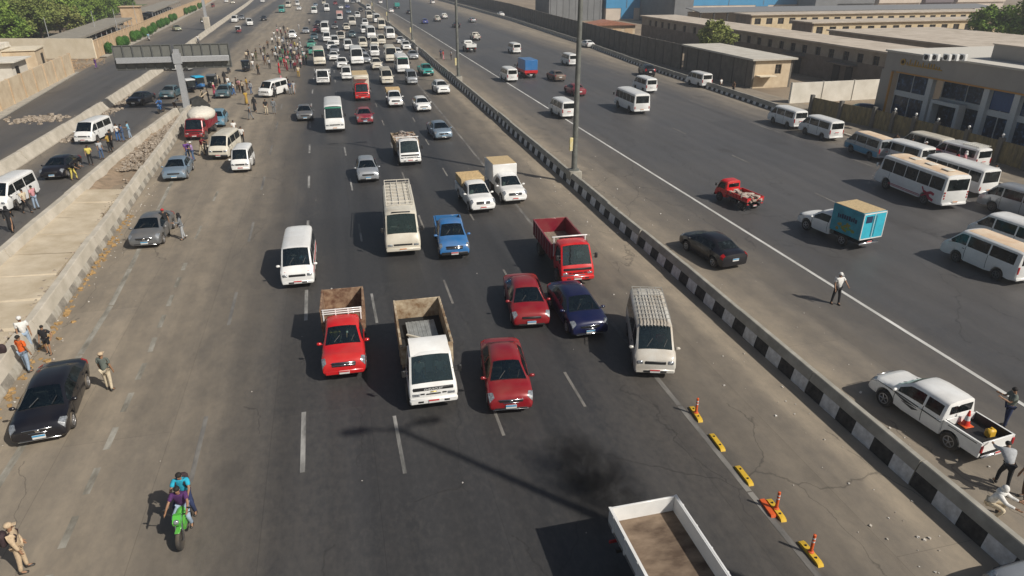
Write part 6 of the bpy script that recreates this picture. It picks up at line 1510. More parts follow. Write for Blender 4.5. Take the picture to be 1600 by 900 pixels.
jam('minibus', dict(), 'white', 611, 60, 'white minibus right beside the median, mid jam')
jam('minibus', dict(rack=True), 'cream', 597, 45, 'cream minibus behind the two white ones at the median')
jam('sedan', dict(), 'silver', 647, 91, 'silver blue saloon squeezed against the median barrier')
jam('pickup', dict(), 'white', 636, 77, 'white pickup behind the silver blue saloon at the median')
jam('sedan', dict(), 'darkteal', 551, 57, 'dark teal saloon hemmed in beside the tall white minibus')
jam('pickup', dict(double=True), 'cream', 542, 46, 'cream double cab pickup behind the dark teal saloon')
jam('minibus', dict(), 'dusty', 551, 39, 'dusty minibus far down the middle of the jam')
jam('truck', dict(Lb=3.8, zt=1.7, box=(2.7, PT['pink']), cab_h=2.0), 'white', 531, 30, 'white lorry with a pinkish box body, deep in the jam', third='pink', fourth='pink')
jam('van', dict(stripe=PLR), 'white', 570, 51, 'white van with a dark red stripe, deep in the jam')
jam('minibus', dict(), 'cream', 578, 29, 'cream minibus next to the median bend')
jam('minibus', dict(H=2.8), 'white', 511, 17, 'white minibus in the second line, far from the crowd')
jam('minibus', dict(visor=GV), 'white', 491, 21, 'small white minibus with green band far down the road')
jam('minibus', dict(visor=GV), 'teal', 440, 19, 'pale green minibus alone in the outer lanes', group='far vehicles on the open lanes')
jam('minibus', dict(), 'cream', 450, 11, 'cream minibus beside the pale green minibus', group='far vehicles on the open lanes')
jam('sedan', dict(hatch=True), 'white', 467, 15, 'white hatchback, first of three white cars in file', group='far vehicles on the open lanes')
jam('van', dict(), 'white', 465, 8, 'white van, second in the file of three white vehicles', group='far vehicles on the open lanes')
jam('van', dict(), 'silver', 464, 2, 'silver van, last in the file of three pale vehicles', group='far vehicles on the open lanes')
jam('sedan', dict(), 'black', 412, 31, 'black saloon alone beyond the crowd', group='far vehicles on the open lanes')
jam('sedan', dict(hatch=True, suv=True, H=1.9, L=4.2), 'white', 457, 59, 'white jeep with open sides beside the crowd', group='far vehicles on the open lanes')
jam('sedan', dict(), 'silver', 478, 51, 'silver saloon between the white jeep and the jam')
jam('sedan', dict(), 'darkteal', 491, 61, 'dark blue green saloon behind two green cars')
jam('sedan', dict(), 'green', 486, 73, 'green saloon in the file of green cars by the crowd')
jam('sedan', dict(hatch=True), 'green', 489, 84, 'green hatchback nearest the cream minibus with green band')
jam('sedan', dict(), 'black', 497, 39, 'black saloon behind the tall white minibus')
jam('sedan', dict(), 'grey', 523, 44, 'dark grey saloon between the white minibus and the beige lorry')
jam('sedan', dict(), 'midblue', 543, 12, 'dark blue saloon far back between two lorries')
jam('sedan', dict(), 'black', 564, 17, 'black saloon at the back of the jam by the median')
jam('pickup', dict(), 'crimson', 524, 7, 'red and white pickup at the back of the jam')
jam('sedan', dict(), 'white', 410, 3, 'white car at the very far end of the outer lane', group='far vehicles on the open lanes')
jam('van', dict(), 'white', 560, 4, 'white van at the very back of the jam by the median')
jam('sedan', dict(), 'steel', 493, 9, 'steel blue saloon behind the small white minibus')
jam('sedan', dict(), 'grey', 551, 5, 'grey saloon at the very back of the jam, mid lane')
jam('van', dict(), 'white', 571, 40, 'white van partly hidden behind the white van with dark red stripe')
jam('sedan', dict(), 'silver', 567, 88, 'silver saloon tucked behind the white split-windscreen van')
jam('sedan', dict(), 'white', 522, 93, 'white saloon between the green-banded minibus and the large white minibus')
jam('sedan', dict(), 'darkteal', 655, 61, 'dark saloon hidden by the median barrier at the jam side') if False else None
for k_, o_, c_, x_, y_, l_ in (('van', {}, 'white', 524, 70, 'white van behind the white saloon, between the green-banded minibus and the dusty lorry'), ('sedan', {}, 'midgrey', 523, 82, 'mid grey saloon behind the white pickup of the jam front'), ('sedan', dict(hatch=True), 'white', 622, 87, 'white hatchback between the plain cream minibus and the silver blue saloon'),
        ('van', {}, 'cream', 586, 73, 'cream van half hidden behind the split-windscreen van'), ('sedan', {}, 'silver', 572, 97, 'silver saloon tight behind the red lorry with cream box'), ('van', {}, 'white', 545, 77, 'white van tight behind the large white coach-like minibus'), ('van', dict(L=4.2), 'white', 559, 27, 'white van between the dusty minibus and the cream one at the bend'),
        ('minibus', {}, 'white', 590, 35, 'white minibus beside the median, before the bend'), ('sedan', {}, 'steel', 545, 20, 'steel blue saloon behind the lorry with a pinkish box'), ('van', {}, 'white', 576, 14, 'white van at the median where the road starts to bend'), ('sedan', {}, 'white', 533, 13, 'white saloon far back beside the red and white pickup'),
        ('van', {}, 'cream', 506, 6, 'cream van far back in the second line'), ('minibus', {}, 'white', 542, 4, 'white minibus at the very back of the jam'), ('sedan', {}, 'white', 627, 67, 'white saloon pressed between the median and the white minibus, mid jam'), ('sedan', {}, 'maroon', 494, 49, 'maroon saloon between the dark saloon and the tall white minibus')):
    jam(k_, o_, c_, x_, y_, l_)
OG = 'far vehicles beyond the crowd'
vehicle('van', dict(), 'white', 366, 34, 'white van at the pale barrier beyond the crowd', group=OG)
vehicle('sedan', dict(hatch=True, suv=True), 'midgrey', 377, 30, 'grey car squeezed between two white vans beyond the crowd', group=OG)
vehicle('van', dict(), 'white', 391, 39, 'white van on the open side beyond the crowd', group=OG, hd=-80)
vehicle('tuktuk', dict(), 'maroon', 372, 51, 'dark rickshaw with a white canopy beyond the crowd', second='white', z=.2)
vehicle('sedan', dict(hatch=True), 'white', 354, 3, 'white car far off behind the pale barrier', group=OG, hd=-80); vehicle('sedan', dict(), 'cream', 364, 5, 'cream car far off behind the pale barrier', group=OG, hd=-80)
vehicle('sedan', dict(), 'olive', 279, 47, 'olive saloon driving away on the outer road beside the bushes', hd=-70, group=OG)
vehicle('tuktuk', dict(), 'crimson', 332, 11, 'red rickshaw far along the outer road', second='maroon', z=.2)
vehicle('sedan', dict(), 'white', 281, 107, 'white saloon half hidden by the sign gantry post', hd=165, anchor='c')
# parked and stopped vehicles by the crowd
vehicle('van', dict(L=4.8), 'white', 412, 150, 'white van slanted across the lane beside the crowd', hd=-118, z=.3)
vehicle('sedan', dict(L=4.4), 'darkteal', 347, 151, 'dark blue green saloon stopped beside the crowd', hd=-92)
vehicle('sedan', dict(L=4.3, hatch=True, H=1.5), 'wagonblue', 337, 196, 'blue estate car with an open door beside the red lorry', hd=-90)
vehicle('truck', dict(Lb=3.6, zf=.9, zt=1.7, load='tarp', cab_h=2.0), 'crimson', 304, 216, 'red lorry piled high under an off-white tarpaulin', hd=-96, third='maroon')
vehicle('van', dict(L=4.7), 'cream', 341, 246, 'cream white van with a black front bumper, behind the small van', hd=-99, second=BLK)
vehicle('van', dict(L=3.4, W=1.45, H=1.85), 'white', 376, 266, 'very small white van with its door ajar, next to a cream van', hd=-93)
vehicle('sedan', dict(L=4.3), 'steel', 272, 279, 'blue grey old saloon parked by the painted kerb barrier', hd=-90)
vehicle('sedan', dict(L=4.5, chrome=True), 'grey', 226, 383, 'charcoal saloon parked beside two standing people', hd=-92)
vehicle('sedan', dict(L=4.6, chrome=True, W=1.78), 'black', 63, 689, 'glossy black saloon parked askew by the kerb barrier', rp=(92, 577, 1.0), z=.25)
vehicle('sedan', dict(L=4.5), 'black', 81, 277, 'black saloon on the side road beyond the rubble strip', rp=(104, 247, .95))
vehicle('van', dict(L=4.7), 'white', -8, 330, 'white van cut by the picture edge on the side road', hd=-96, cat='van')
vehicle('van', dict(L=4.7, hi=True), 'white', 130, 222, 'silver white van on the side road by the pale barrier', hd=-100)
vehicle('sedan', dict(L=4.4), 'black', 208, 163, 'black saloon on the side road before the gantry', hd=-103)
vehicle('sedan', dict(L=4.3), 'darkteal', 259, 152, 'dark grey green saloon beside the gantry post', hd=-98)
vehicle('tuktuk', dict(), 'black', 304, 143, 'black three wheeler with a white canopy behind the gantry', second='white', hd=-60, z=.2)
vehicle('tuktuk', dict(), 'blue', 318, 138, 'three wheeler with a bright blue canopy behind the gantry', second=mat('canopy_cyan', (.02, .38, .62), .6), hd=-60, z=.2)
vehicle('tuktuk', dict(), 'black', 330, 136, 'black rickshaw in the crowd behind the blue canopy', second='grey', hd=-90, z=.2)
vehicle('tuktuk', dict(), 'black', 384, 111, 'black rickshaw with people around it before the crowd', second='black', hd=-88, z=.2)
# the other carriageway, driving away
RG = 'vehicles on the far carriageway'
vehicle('minibus', dict(L=6.9, H=2.55, roof=ROOFT, art=True, rearbig=True, W=2.15), 'white', 1490, 322, 'white coach with a sunburnt tan roof and a red figure on its flank', hd=88, anchor='r', z=.35)
vehicle('pickup', dict(box=(2.55, TANL), fourth_art=True), 'white', 1357, 382, 'white pickup with a turquoise box body and tan roof', hd=98, anchor='r', z=.4, sc=.96, third=mat('box_turquoise', (.03, .27, .36), .5, var=.25, scale=1.2), fourth=mat('door_turquoise', (.04, .42, .55), .5, var=.1, scale=2))
vehicle('van', dict(L=4.85, tan_roof=True), 'white', 1604, 438, 'white van with a sandy roof skin, first in the side row', hd=92, anchor='r', z=.35)
vehicle('van', dict(L=4.85), 'white', 1606, 373, 'white van with a clean roof behind the sandy roofed van', hd=91, anchor='r', z=.35) if False else vehicle('van', dict(L=4.85), 'white', 1526, 345, 'white van with a clean roof behind the sandy roofed van', hd=95, anchor='f', z=1.0)
vehicle('van', dict(L=4.85), 'silver', 1539, 303, 'silvery van parked just behind the white coach', hd=98, anchor='f', z=.8)
vehicle('minibus', dict(L=5.6, H=2.2, W=1.85), 'white', 1543, 303, 'white parked minibus with open rear, between the coach and the fence', hd=92, anchor='r', z=.35)
vehicle('van', dict(tan_roof=True, L=4.8, lower=PT['ltblue']), 'silver', 1384, 247, 'blue and silver van with a sandy roof in the parked row', hd=87, anchor='r', z=.35)
vehicle('van', dict(L=4.8, hi=True), 'white', 1446, 262, 'white van with a raised roof right behind the coach', hd=93, anchor='r', z=.3)
vehicle('van', dict(L=4.6), 'cream', 1477, 246, 'cream van close to the showroom fence', hd=93, anchor='r', z=.35)
vehicle('sedan', dict(hatch=True, L=3.9), 'crimson', 1466, 257, 'red hatchback between the parked vans', hd=92, anchor='r')
vehicle('van', dict(L=4.6, rack=True), 'white', 1534, 263, 'white van with a flat roof tight against the fence', hd=94, anchor='r', z=.35)
vehicle('van', dict(L=4.8), 'white', 1250, 198, 'white van at the far head of the parked row', hd=90, anchor='r', z=.35)
vehicle('van', dict(L=4.8), 'white', 1306, 216, 'white van second from the far head of the parked row', hd=91, anchor='r', z=.35)
vehicle('truck', dict(Lb=3.0, zf=.95, zt=1.35, W=1.9, cab_h=2.1, load='scrap'), 'red', 1179, 322, 'small boxy red mini truck with cartons in its low open bed', hd=99, anchor='r', z=.4, second=BLK, third='red', sc=.76)
vehicle('sedan', dict(L=4.4, W=1.78), 'black', 1148, 417, 'black saloon driving away beside the median barrier', hd=96, anchor='r', z=.25)
vehicle('pickup', dict(double=True, decal=True), 'white', 1559, 710, 'white double cab pickup with black side decals, bed carrying a traffic cone', hd=96, anchor='r', z=.45, sc=.92)
vehicle('minibus', dict(L=6.2, H=2.4), 'white', 1003, 175, 'white minibus seen from behind in the middle of the carriageway', hd=90, anchor='r', z=.35)
vehicle('van', dict(L=4.7), 'white', 1018, 143, 'white van just beyond the white minibus', hd=90, anchor='r')
vehicle('van', dict(L=4.7, tan_roof=False), 'white', 889, 182, 'white van with a dusty roof close behind the median line', hd=92, anchor='r', z=.35)
vehicle('sedan', dict(L=4.5), 'brown', 876, 125, 'brown grey saloon before the white van', hd=91, anchor='r')
vehicle('sedan', dict(L=4.4), 'maroon', 907, 148, 'dark red saloon half hidden by the lamp pole', hd=91, anchor='r')
vehicle('van', dict(L=4.7), 'white', 896, 101, 'white van near the outer barrier beside the lamp pole', hd=91, anchor='r')
vehicle('truck', dict(Lb=3.8, zf=1.25, zt=1.6, cab_h=2.0, box=(2.75, PT['blue'], 0, PT['red'])), 'crimson', 830, 118, 'red lorry with a blue tarpaulin box', hd=92, anchor='r', z=.5, third='blue', fourth='blue')
vehicle('van', dict(L=4.7), 'white', 801, 126, 'white van beside the lorry with a blue box', hd=91, anchor='r')
vehicle('van', dict(L=4.6), 'white', 808, 82, 'white van beyond the lorry with a blue box', hd=91, anchor='r')
vehicle('sedan', dict(suv=True, hatch=True, L=4.6, H=1.75), 'black', 1016, 118, 'black off-road car by the outer barrier', hd=80, anchor='r')
vehicle('van', dict(L=4.6), 'white', 1105, 131, 'white van on the service lane behind the outer barrier', hd=92, anchor='r', z=.6)
vehicle('sedan', dict(), 'white', 924, 72, 'white car on the service lane farther along the panel wall', hd=92, anchor='r', z=.4)
vehicle('sedan', dict(), 'white', 785, 24, 'white car on the service lane, farthest along', hd=92, anchor='r', z=.4)
vehicle('truck', dict(Lb=3.4, zt=1.6, cab_h=2.0), 'white', 737, 78, 'white open lorry with a squared bed beside the lamp pole', hd=90, anchor='r', z=.5)
vehicle('pickup', dict(load='bags'), 'dusty', 746, 61, 'pickup carrying pale sacks beyond the white open lorry', hd=90, anchor='r', z=.4)
vehicle('sedan', dict(suv=True, hatch=True), 'silver', 740, 34, 'silver off-road car in the outer lane', hd=90, anchor='r', group=RG)
vehicle('sedan', dict(), 'black', 715, 42, 'black saloon beside the silver off-road car', hd=90, anchor='r', group=RG)
vehicle('pickup', dict(load='bags'), 'white', 696, 28, 'white loaded pickup, farther of two side by side', hd=90, anchor='r', z=.4, group=RG)
vehicle('pickup', dict(load='scrap'), 'dusty', 685, 32, 'dusty loaded pickup, nearer of two side by side', hd=90, anchor='r', z=.4, group=RG)
vehicle('sedan', dict(), 'midblue', 665, 36, 'dark blue saloon alone in the middle lanes', hd=90, anchor='r', group=RG)
vehicle('sedan', dict(), 'black', 640, 21, 'black saloon ahead of the dark blue one', hd=90, anchor='r', group=RG)
vehicle('sedan', dict(hatch=True), 'white', 612, 19, 'white hatchback along the painted edge line', hd=92, anchor='r', group=RG)
vehicle('truck', dict(Lb=3.6, zt=1.6, cab_h=2.0, box=(2.4, PT['teal'])), 'grey', 621, 13, 'lorry with a teal covered bed far up the lanes', hd=92, anchor='r', third='teal', fourth='teal', group=RG)
vehicle('van', dict(), 'white', 595, 5, 'white van farthest along the painted edge line', hd=94, anchor='r', group=RG)
vehicle('van', dict(), 'white', 677, 5, 'white van in the far outer lanes', hd=92, anchor='r', group=RG)
vehicle('sedan', dict(), 'navy', 1347, 175, 'dark blue saloon parked inside the showroom yard', hd=150, anchor='c', z=.5)
vehicle('sedan', dict(hatch=True, L=4.4), mat('paint_pale_grey', (.36, .37, .38), .25, .4, coat=.5, var=.03), 1575, 868, 'pale grey car roof close behind the median barrier at the corner', hd=93, anchor='f', z=1.0)
# the big open lorry leaving the frame
c = Vector((7.13, 13.42, 0)); Lb = 5.6
vehicle('truck', dict(Lb=Lb, zf=1.48, zt=2.02, W=2.0, floor_m=mat('brown_bed_floor', (.085, .055, .035), .9, scale=1.3, col2=(.24, .175, .12), stretch=(1.6, .7, 1), bump=.2)), 'white', 800, 800, 'white open lorry with a bare brown plank floor, cut by the lower picture edge', anchor='c').location = (7.13, 13.42 - Lb / 2, 0)
# cars under the car ports
for i, (x, y, k_) in enumerate(((-54.5, 172, 'silver'), (-54.7, 177, 'maroon'), (-55, 182, 'midgrey'), (-55.2, 187, 'white'), (-55.5, 194, 'steel'), (-55.8, 200, 'crimson'), (-56, 206, 'black'), (-56.6, 214, 'silver'), (-61, 268, 'white'), (-61.5, 278, 'grey'), (-62, 290, 'silver'), (-62.5, 302, 'black'), (-63, 314, 'white'), (-63.8, 326, 'midgrey'))):
    o = vehicle('sedan', dict(hatch=i % 3 == 0), k_, 100, 100, '%s car number parked under the %s car port' % (k_.replace('midgrey', 'mid grey'), 'near' if i < 8 else 'far'), hd=5, anchor='c', near=False, group='cars under the car ports'); o.location = (x, y, 0)
    o['label'] = ['silver car at the gate end of the near car port', 'maroon car in the near car port beside a silver one', 'mid grey car in the near car port', 'white car in the near car port', 'steel blue car in the near car port', 'bright red car in the near car port', 'black car in the near car port', 'silver car at the tree end of the near car port',
        'white car at the near end of the far car port', 'dark grey car in the far car port', 'silver car in the far car port', 'black car in the far car port', 'white car deep in the far car port', 'mid grey car at the end of the far car port'][i]
# loose things: cone, can, smoke
c = at(1524, 700, .78); wp = bpy.data.objects
def cone(loc, lb):
    rt = root('traffic_cone', lb, 'traffic cone', None, loc)
    q = MB(); q.box((0, 0, .02), (.38, .38, .04), bev=.01); q.build('base', ORG, rt, link=True); q = MB(); q.lathe([(.14, .04), (.10, .24)], (0, 0, 0), 'Z', 14); q.lathe([(.065, .42), (.03, .62), (0, .63)], (0, 0, 0), 'Z', 14); q.build('body', mat('cone_red', (.65, .04, .02), .5), rt, link=True)
    q = MB(); q.lathe([(.10, .24), (.065, .42)], (0, 0, 0), 'Z', 14); q.build('band', PLW, rt, link=True)
pk = at(1559, 710, .45); dr = Vector((math.cos(R(96)), math.sin(R(96)), 0)); sd = Vector((dr.y, -dr.x, 0)); pk.z = 0
cone(pk + dr * 1.35 + sd * .05 + Vector((0, 0, .715)), 'orange and white traffic cone standing in the pickup bed')
q = MB(); q.box((0, 0, .16), (.34, .24, .32), bev=.06); q.tube((0, 0, .3), (0, 0, .38), .03, n=8); thing('jerry_can', q, mat('can_yellow', (.60, .36, .03), .5), 'yellow jerry can in the pickup bed near the tailgate', 'jerry can', loc=pk + dr * .6 + sd * .25 + Vector((0, 0, .715)))
q = MB(); q.ball((0, 0, 0), (1.15, 2.7, .85), 20, 12)
m_, t_, b_ = nodes('exhaust_smoke'); t_.nodes.remove(b_); pv = t_.nodes.new('ShaderNodeVolumePrincipled'); pv.inputs['Color'].default_value = (.02, .02, .022, 1)
tc = t_.nodes.new('ShaderNodeTexCoord'); n_ = t_.nodes.new('ShaderNodeTexNoise'); n_.inputs['Scale'].default_value = 1.5; n_.inputs['Detail'].default_value = 8; n_.inputs['Roughness'].default_value = .7; n_.inputs['Distortion'].default_value = .8; t_.links.new(tc.outputs['Object'], n_.inputs[0])
vm = t_.nodes.new('ShaderNodeVectorMath'); vm.operation = 'MULTIPLY'; vm.inputs[1].default_value = (.87, .37, 1.18); t_.links.new(tc.outputs['Object'], vm.inputs[0])
ln = t_.nodes.new('ShaderNodeVectorMath'); ln.operation = 'LENGTH'; t_.links.new(vm.outputs[0], ln.inputs[0])
f1 = t_.nodes.new('ShaderNodeMapRange'); f1.inputs[1].default_value = 1.0; f1.inputs[2].default_value = .0; t_.links.new(ln.outputs['Value'], f1.inputs[0])
f2 = t_.nodes.new('ShaderNodeMapRange'); f2.inputs[1].default_value = .40; f2.inputs[2].default_value = .72; f2.inputs[4].default_value = 4.6; t_.links.new(n_.outputs[0], f2.inputs[0])
mm = t_.nodes.new('ShaderNodeMath'); mm.operation = 'MULTIPLY'; t_.links.new(f1.outputs[0], mm.inputs[0]); t_.links.new(f2.outputs[0], mm.inputs[1]); t_.links.new(mm.outputs[0], pv.inputs['Density'])
t_.links.new(pv.outputs[0], t_.nodes['Material Output'].inputs['Volume'])
me = bpy.data.meshes.new('exhaust_smoke'); me.from_pydata(q.v, [], q.f); me.materials.append(m_); o = bpy.data.objects.new('exhaust_smoke', me); COL.objects.link(o); o['kind'] = 'stuff'
p_ = at(930, 738, .8); o.location = p_; o.rotation_euler = (0, 0, R(18))
# ---------------------------------------------------------------- people
def P(px, py, pose, face, shirt, trousers, label, **k):
    c = at(px, py); k.setdefault('near', c.length < 52); return person((c.x, c.y, 0), face, pose, shirt, trousers, label=label, **k)
P(41, 891, 'stand', 12, 'sand', 'sand', 'soldier in sand uniform and cap carrying a dark backpack', hat='cap', hatc='sand', sleeve='long', bag='dark')
P(173, 609, 'stand', 75, 'greygreen', 'cream', 'man in grey shirt, cream trousers and pale cap standing in the road', hat='cap', hatc='sand')
P(47, 549, 'sit' if False else 'stand', -60, 'white', 'paledenim', 'man in white shirt and white cap by the kerb barrier', hat='cap', hatc='white')
P(46, 580, 'stand', 60, 'orange', 'paledenim', 'man in a bright orange shirt behind the black saloon', sleeve='short')
P(78, 553, 'akimbo', -100, 'black', 'black', 'boy in black shirt and shorts beside the kerb barrier', kind='shorts', scale=.82)
P(262, 367, 'stand', 100, 'black', 'black', 'man in black clothes and a red cap beside the charcoal saloon', hat='cap', hatc='red')
P(287, 374, 'talk', -160, 'grey', 'lightgrey', 'woman in grey clothes with dark veil beside the charcoal saloon', hat='veil', hatc='black', sleeve='long')
P(1304, 475, 'akimbo', -95, 'white', 'black', 'man in white shirt and black trousers alone on the far carriageway', hat='cap', hatc='white')
P(1567, 667, 'phone', 150, 'greygreen', 'navy', 'man in grey green shirt looking down beyond the pickup bed')
P(1564, 762, 'bend', 60, 'lightgrey', 'black', 'man in pale grey shirt leaning at the open pickup tailgate', sleeve='long')
P(1597, 780, 'talk', 175, 'mauve', 'brown', 'man in mauve checked shirt at the picture edge by the pickup', sleeve='short')
P(1541, 800, 'squat', -60, 'white', 'cream', 'person in a white robe crouching behind the median barrier', hat='veil', hatc='white', sleeve='long')
q = MB(); q.box((0, 0, .2), (.32, .2, .42), bev=.07); q.box((.03, .12, .17), (.2, .06, .22), bev=.03)
c = at(10, 551, 1.0); thing('backpack', q, mat('backpack_dark', (.03, .02, .02), .85), 'black backpack resting on top of the kerb barrier', 'backpack', loc=(poly_x(KB, c.y) - .0, c.y, 1.0))
# motorcycles with riders
def rider(px, py, hd, col, lab, r1, r2=None):
    c = at(px, py, 0); dr = Vector((math.cos(R(hd)), math.sin(R(hd)), 0)); loc = c - dr * .72
    o = vehicle('motorcycle', {}, col, px, py, lab, hd=hd, anchor='c', near=True); o.location = loc
    a = r1; person((loc.x - dr.x * .14, loc.y - dr.y * .14, .27), hd, 'ride', a[0], a[1], label=a[2], near=c.length < 45, sleeve=a[3], hat=a[4] if len(a) > 4 else None, hatc='white')
    if r2: a = r2; person((loc.x - dr.x * .52, loc.y - dr.y * .52, .36), hd, 'pillion', a[0], a[1], label=a[2], near=c.length < 45, sleeve=a[3], bag='dark')
rider(285, 856, -92, 'green_bright' if 'green_bright' in PT else 'green', 'green motorcycle ridden by two men', ('plum', 'paledenim', 'man in dark purple shirt steering the green motorcycle', 'short'), ('cyan', 'navy', 'pillion rider in bright blue shirt with a backpack', 'short'))
rider(249, 178, -100, 'blue', 'motorcycle beside the gantry post', ('blue', 'navy', 'rider in blue on the motorcycle beside the gantry', 'long'))
rider(484, 39, -90, 'black', 'motorcycle far down the middle lane', ('white', 'black', 'rider in white far down the middle lane', 'short'))
rider(357, 115, -95, 'black', 'black motorcycle on the dusty asphalt before the rickshaw', ('black', 'grey', 'rider in black on the dusty asphalt before the rickshaw', 'long'))
rider(525, 42, -90, 'black', 'motorcycle beside the beige lorry in the jam', ('maroon', 'black', 'rider in maroon beside the beige lorry in the jam', 'long'))
rider(311, 68, -75, 'grey', 'motorcycle under the pale barrier beyond the gantry', ('white', 'navy', 'rider in white near the pale barrier beyond the gantry', 'short'))
rider(234, 64, -70, 'silver', 'motorcycle by the clipped bushes', ('lightblue', 'grey', 'rider in pale blue by the clipped bushes', 'short'))
rider(316, 37, -70, 'black', 'dark motorcycle near the concrete sign block', ('olive', 'black', 'rider in olive near the concrete sign block', 'long'))
L_ = [  # px, py, pose, face, shirt, trousers, label, extra
 (143, 258, 'talk', -70, 'yellow', 'black', 'man in a yellow shirt at the parapet of the side road', {}),
 (160, 249, 'stand', -40, 'lightgrey', 'denim', 'man in light grey shirt near the parapet', {}),
 (173, 238, 'talk', 180, 'mustard', 'black', 'man in mustard shirt bending over the parapet', {}),
 (176, 232, 'stand', -120, 'black', 'black', 'person in black beside the man in mustard', {}),
 (186, 221, 'stand', -60, 'white', 'blue', 'man in white shirt and blue trousers on the side road', {}),
 (194, 221, 'phone', 200, 'denim', 'denim', 'man in denim blue in the middle of three', {}),
 (204, 217, 'talk', 190, 'lightblue', 'paledenim', 'man in light blue shirt, end of the three', {}),
 (116, 281, 'bend', -20, 'black', 'yellow', 'person in black holding a yellow bag beside the black saloon', {}),
 (44, 333, 'walk', -30, 'cream', 'black', 'man in cream shirt walking on the side road', {}),
 (58, 327, 'stand', 160, 'pink', 'paledenim', 'man in a pale pink shirt facing the parapet', {}),
 (20, 362, 'walk', 90, 'black', 'black', 'woman in black robe near the parapet', dict(kind='robe', hat='veil', hatc='black', sleeve='long')),
 (151, 107, 'walk', 40, 'purple', 'purple', 'man in purple walking on the sandy opening', {}),
 (295, 251, 'talk', -50, 'purple', 'denim', 'man in purple shirt beside the cream van', {}),
 (303, 252, 'talk', 200, 'mauve', 'denim', 'man in mauve shirt with a white cap beside the cream van', dict(hat='cap', hatc='white')),
 (317, 243, 'reach', -20, 'maroon', 'cream', 'man in maroon shirt and white trousers at the van door', {}),
 (323, 239, 'stand', -80, 'black', 'black', 'person in black behind the man in maroon', {}),
 (368, 215, 'walk', -70, 'white', 'grey', 'man with a white top and dark bag by the blue estate car', {}),
 (380, 226, 'stand', -100, 'white', 'black', 'man in white shirt and black trousers above the small van', {}),
 (386, 164, 'walk', -60, 'mustard', 'cream', 'figure in a mustard top and long cream skirt', dict(kind='robe')),
 (392, 187, 'walk', 170, 'grey', 'grey', 'man in grey walking towards the veiled woman', {}),
 (399, 175, 'stand', -90, 'black', 'black', 'woman in a long black robe standing in the open', dict(kind='robe', hat='veil', hatc='black', sleeve='long')),
 (417, 179, 'stand', -90, 'black', 'cream', 'man in a black top and cream trousers', {}),
 (429, 178, 'stand', -90, 'grey', 'grey', 'man in grey with a dark bag next to the black top', dict(sleeve='long')),
 (274, 173, 'bend', 0, 'white', 'brown', 'man in white bending at the gantry foot', {}),
 (414, 152, 'stand', 180, 'black', 'black', 'person in black at the open door of the slanted van', {}),
 (431, 152, 'stand', 100, 'grey', 'black', 'man in grey behind the slanted white van', {}),
 (352, 131, 'stand', -90, 'black', 'black', 'woman in a black robe behind the teal saloon', dict(kind='robe', hat='veil', hatc='black', sleeve='long')),
 (366, 149, 'walk', 20, 'white', 'blue', 'man in white shirt and blue jeans beside the teal saloon', {}),
 (361, 147, 'stand', 90, 'lightblue', 'denim', 'man in light blue shirt beside the teal saloon', {}),
 (375, 144, 'talk', -120, 'pink', 'brown', 'woman in pink in the group by the slanted van', {}),
 (380, 146, 'stand', 60, 'cream', 'black', 'man in cream in the group by the slanted van', {}),
 (387, 141, 'talk', 180, 'mustard', 'brown', 'man in mustard in the group by the slanted van', {}),
 (371, 141, 'stand', 0, 'black', 'black', 'man in black in the group by the slanted van', {}),
 (318, 163, 'stand', 30, 'olive', 'black', 'man in olive beside the overturned cart', {}), (327, 160, 'talk', 190, 'black', 'black', 'man in black beside the overturned cart', {}),
 (336, 150, 'stand', 10, 'rose', 'black', 'woman in rose beside the dark saloon', dict(kind='robe', hat='veil', hatc='cream')),
 (396, 97, 'stand', -100, 'white', 'black', 'man in white shirt above the black rickshaw', {}), (401, 95, 'stand', 80, 'olive', 'olive', 'man in olive above the black rickshaw', {}),
 (396, 110, 'walk', -60, 'white', 'grey', 'man in white beside the black rickshaw', {}), (404, 117, 'walk', 200, 'olive', 'black', 'man in dark olive nearest the white van roof', {}),
 (415, 102, 'walk', 160, 'brown', 'brown', 'man in brown at the crowd edge', {}), (420, 99, 'stand', -90, 'black', 'cream', 'man in open black jacket at the crowd edge', dict(sleeve='long')),
 (419, 76, 'walk', 100, 'brown', 'black', 'man in brown walking apart, beyond the crowd edge', {}), (386, 95, 'stand', -80, 'cream', 'black', 'man in cream behind the rickshaw', {}), (389, 92, 'stand', -60, 'black', 'black', 'man in black behind the rickshaw', {}),
 (467, 121, 'stand', -90, 'cream', 'mustard', 'man in cream top and mustard trousers before the crowd', {}), (441, 138, 'walk', 45, 'pink', 'cream', 'woman in pink with a pale skirt behind the white van', dict(kind='robe', hat='veil', hatc='pink')),
 (437, 116, 'talk', 10, 'red', 'maroon', 'woman in red robe at the crowd front', dict(kind='robe', hat='veil', hatc='red')), (449, 111, 'talk', 170, 'maroon', 'maroon', 'woman in maroon at the crowd front', dict(kind='robe', hat='veil', hatc='pink')),
 (450, 140, 'stand', -90, 'black', 'black', 'person in black before the crowd near the van', {}), (454, 148, 'stand', -60, 'navy', 'grey', 'man in navy and grey before the crowd', {}), (460, 147, 'walk', -110, 'lightgrey', 'lightgrey', 'figure in light grey robe before the crowd', dict(kind='robe')),
 (484, 33, 'stand', -90, 'white', 'black', 'man in white standing far up the lane', {}) ]
for a in L_[:-1]: P(*a[:7], **a[7])
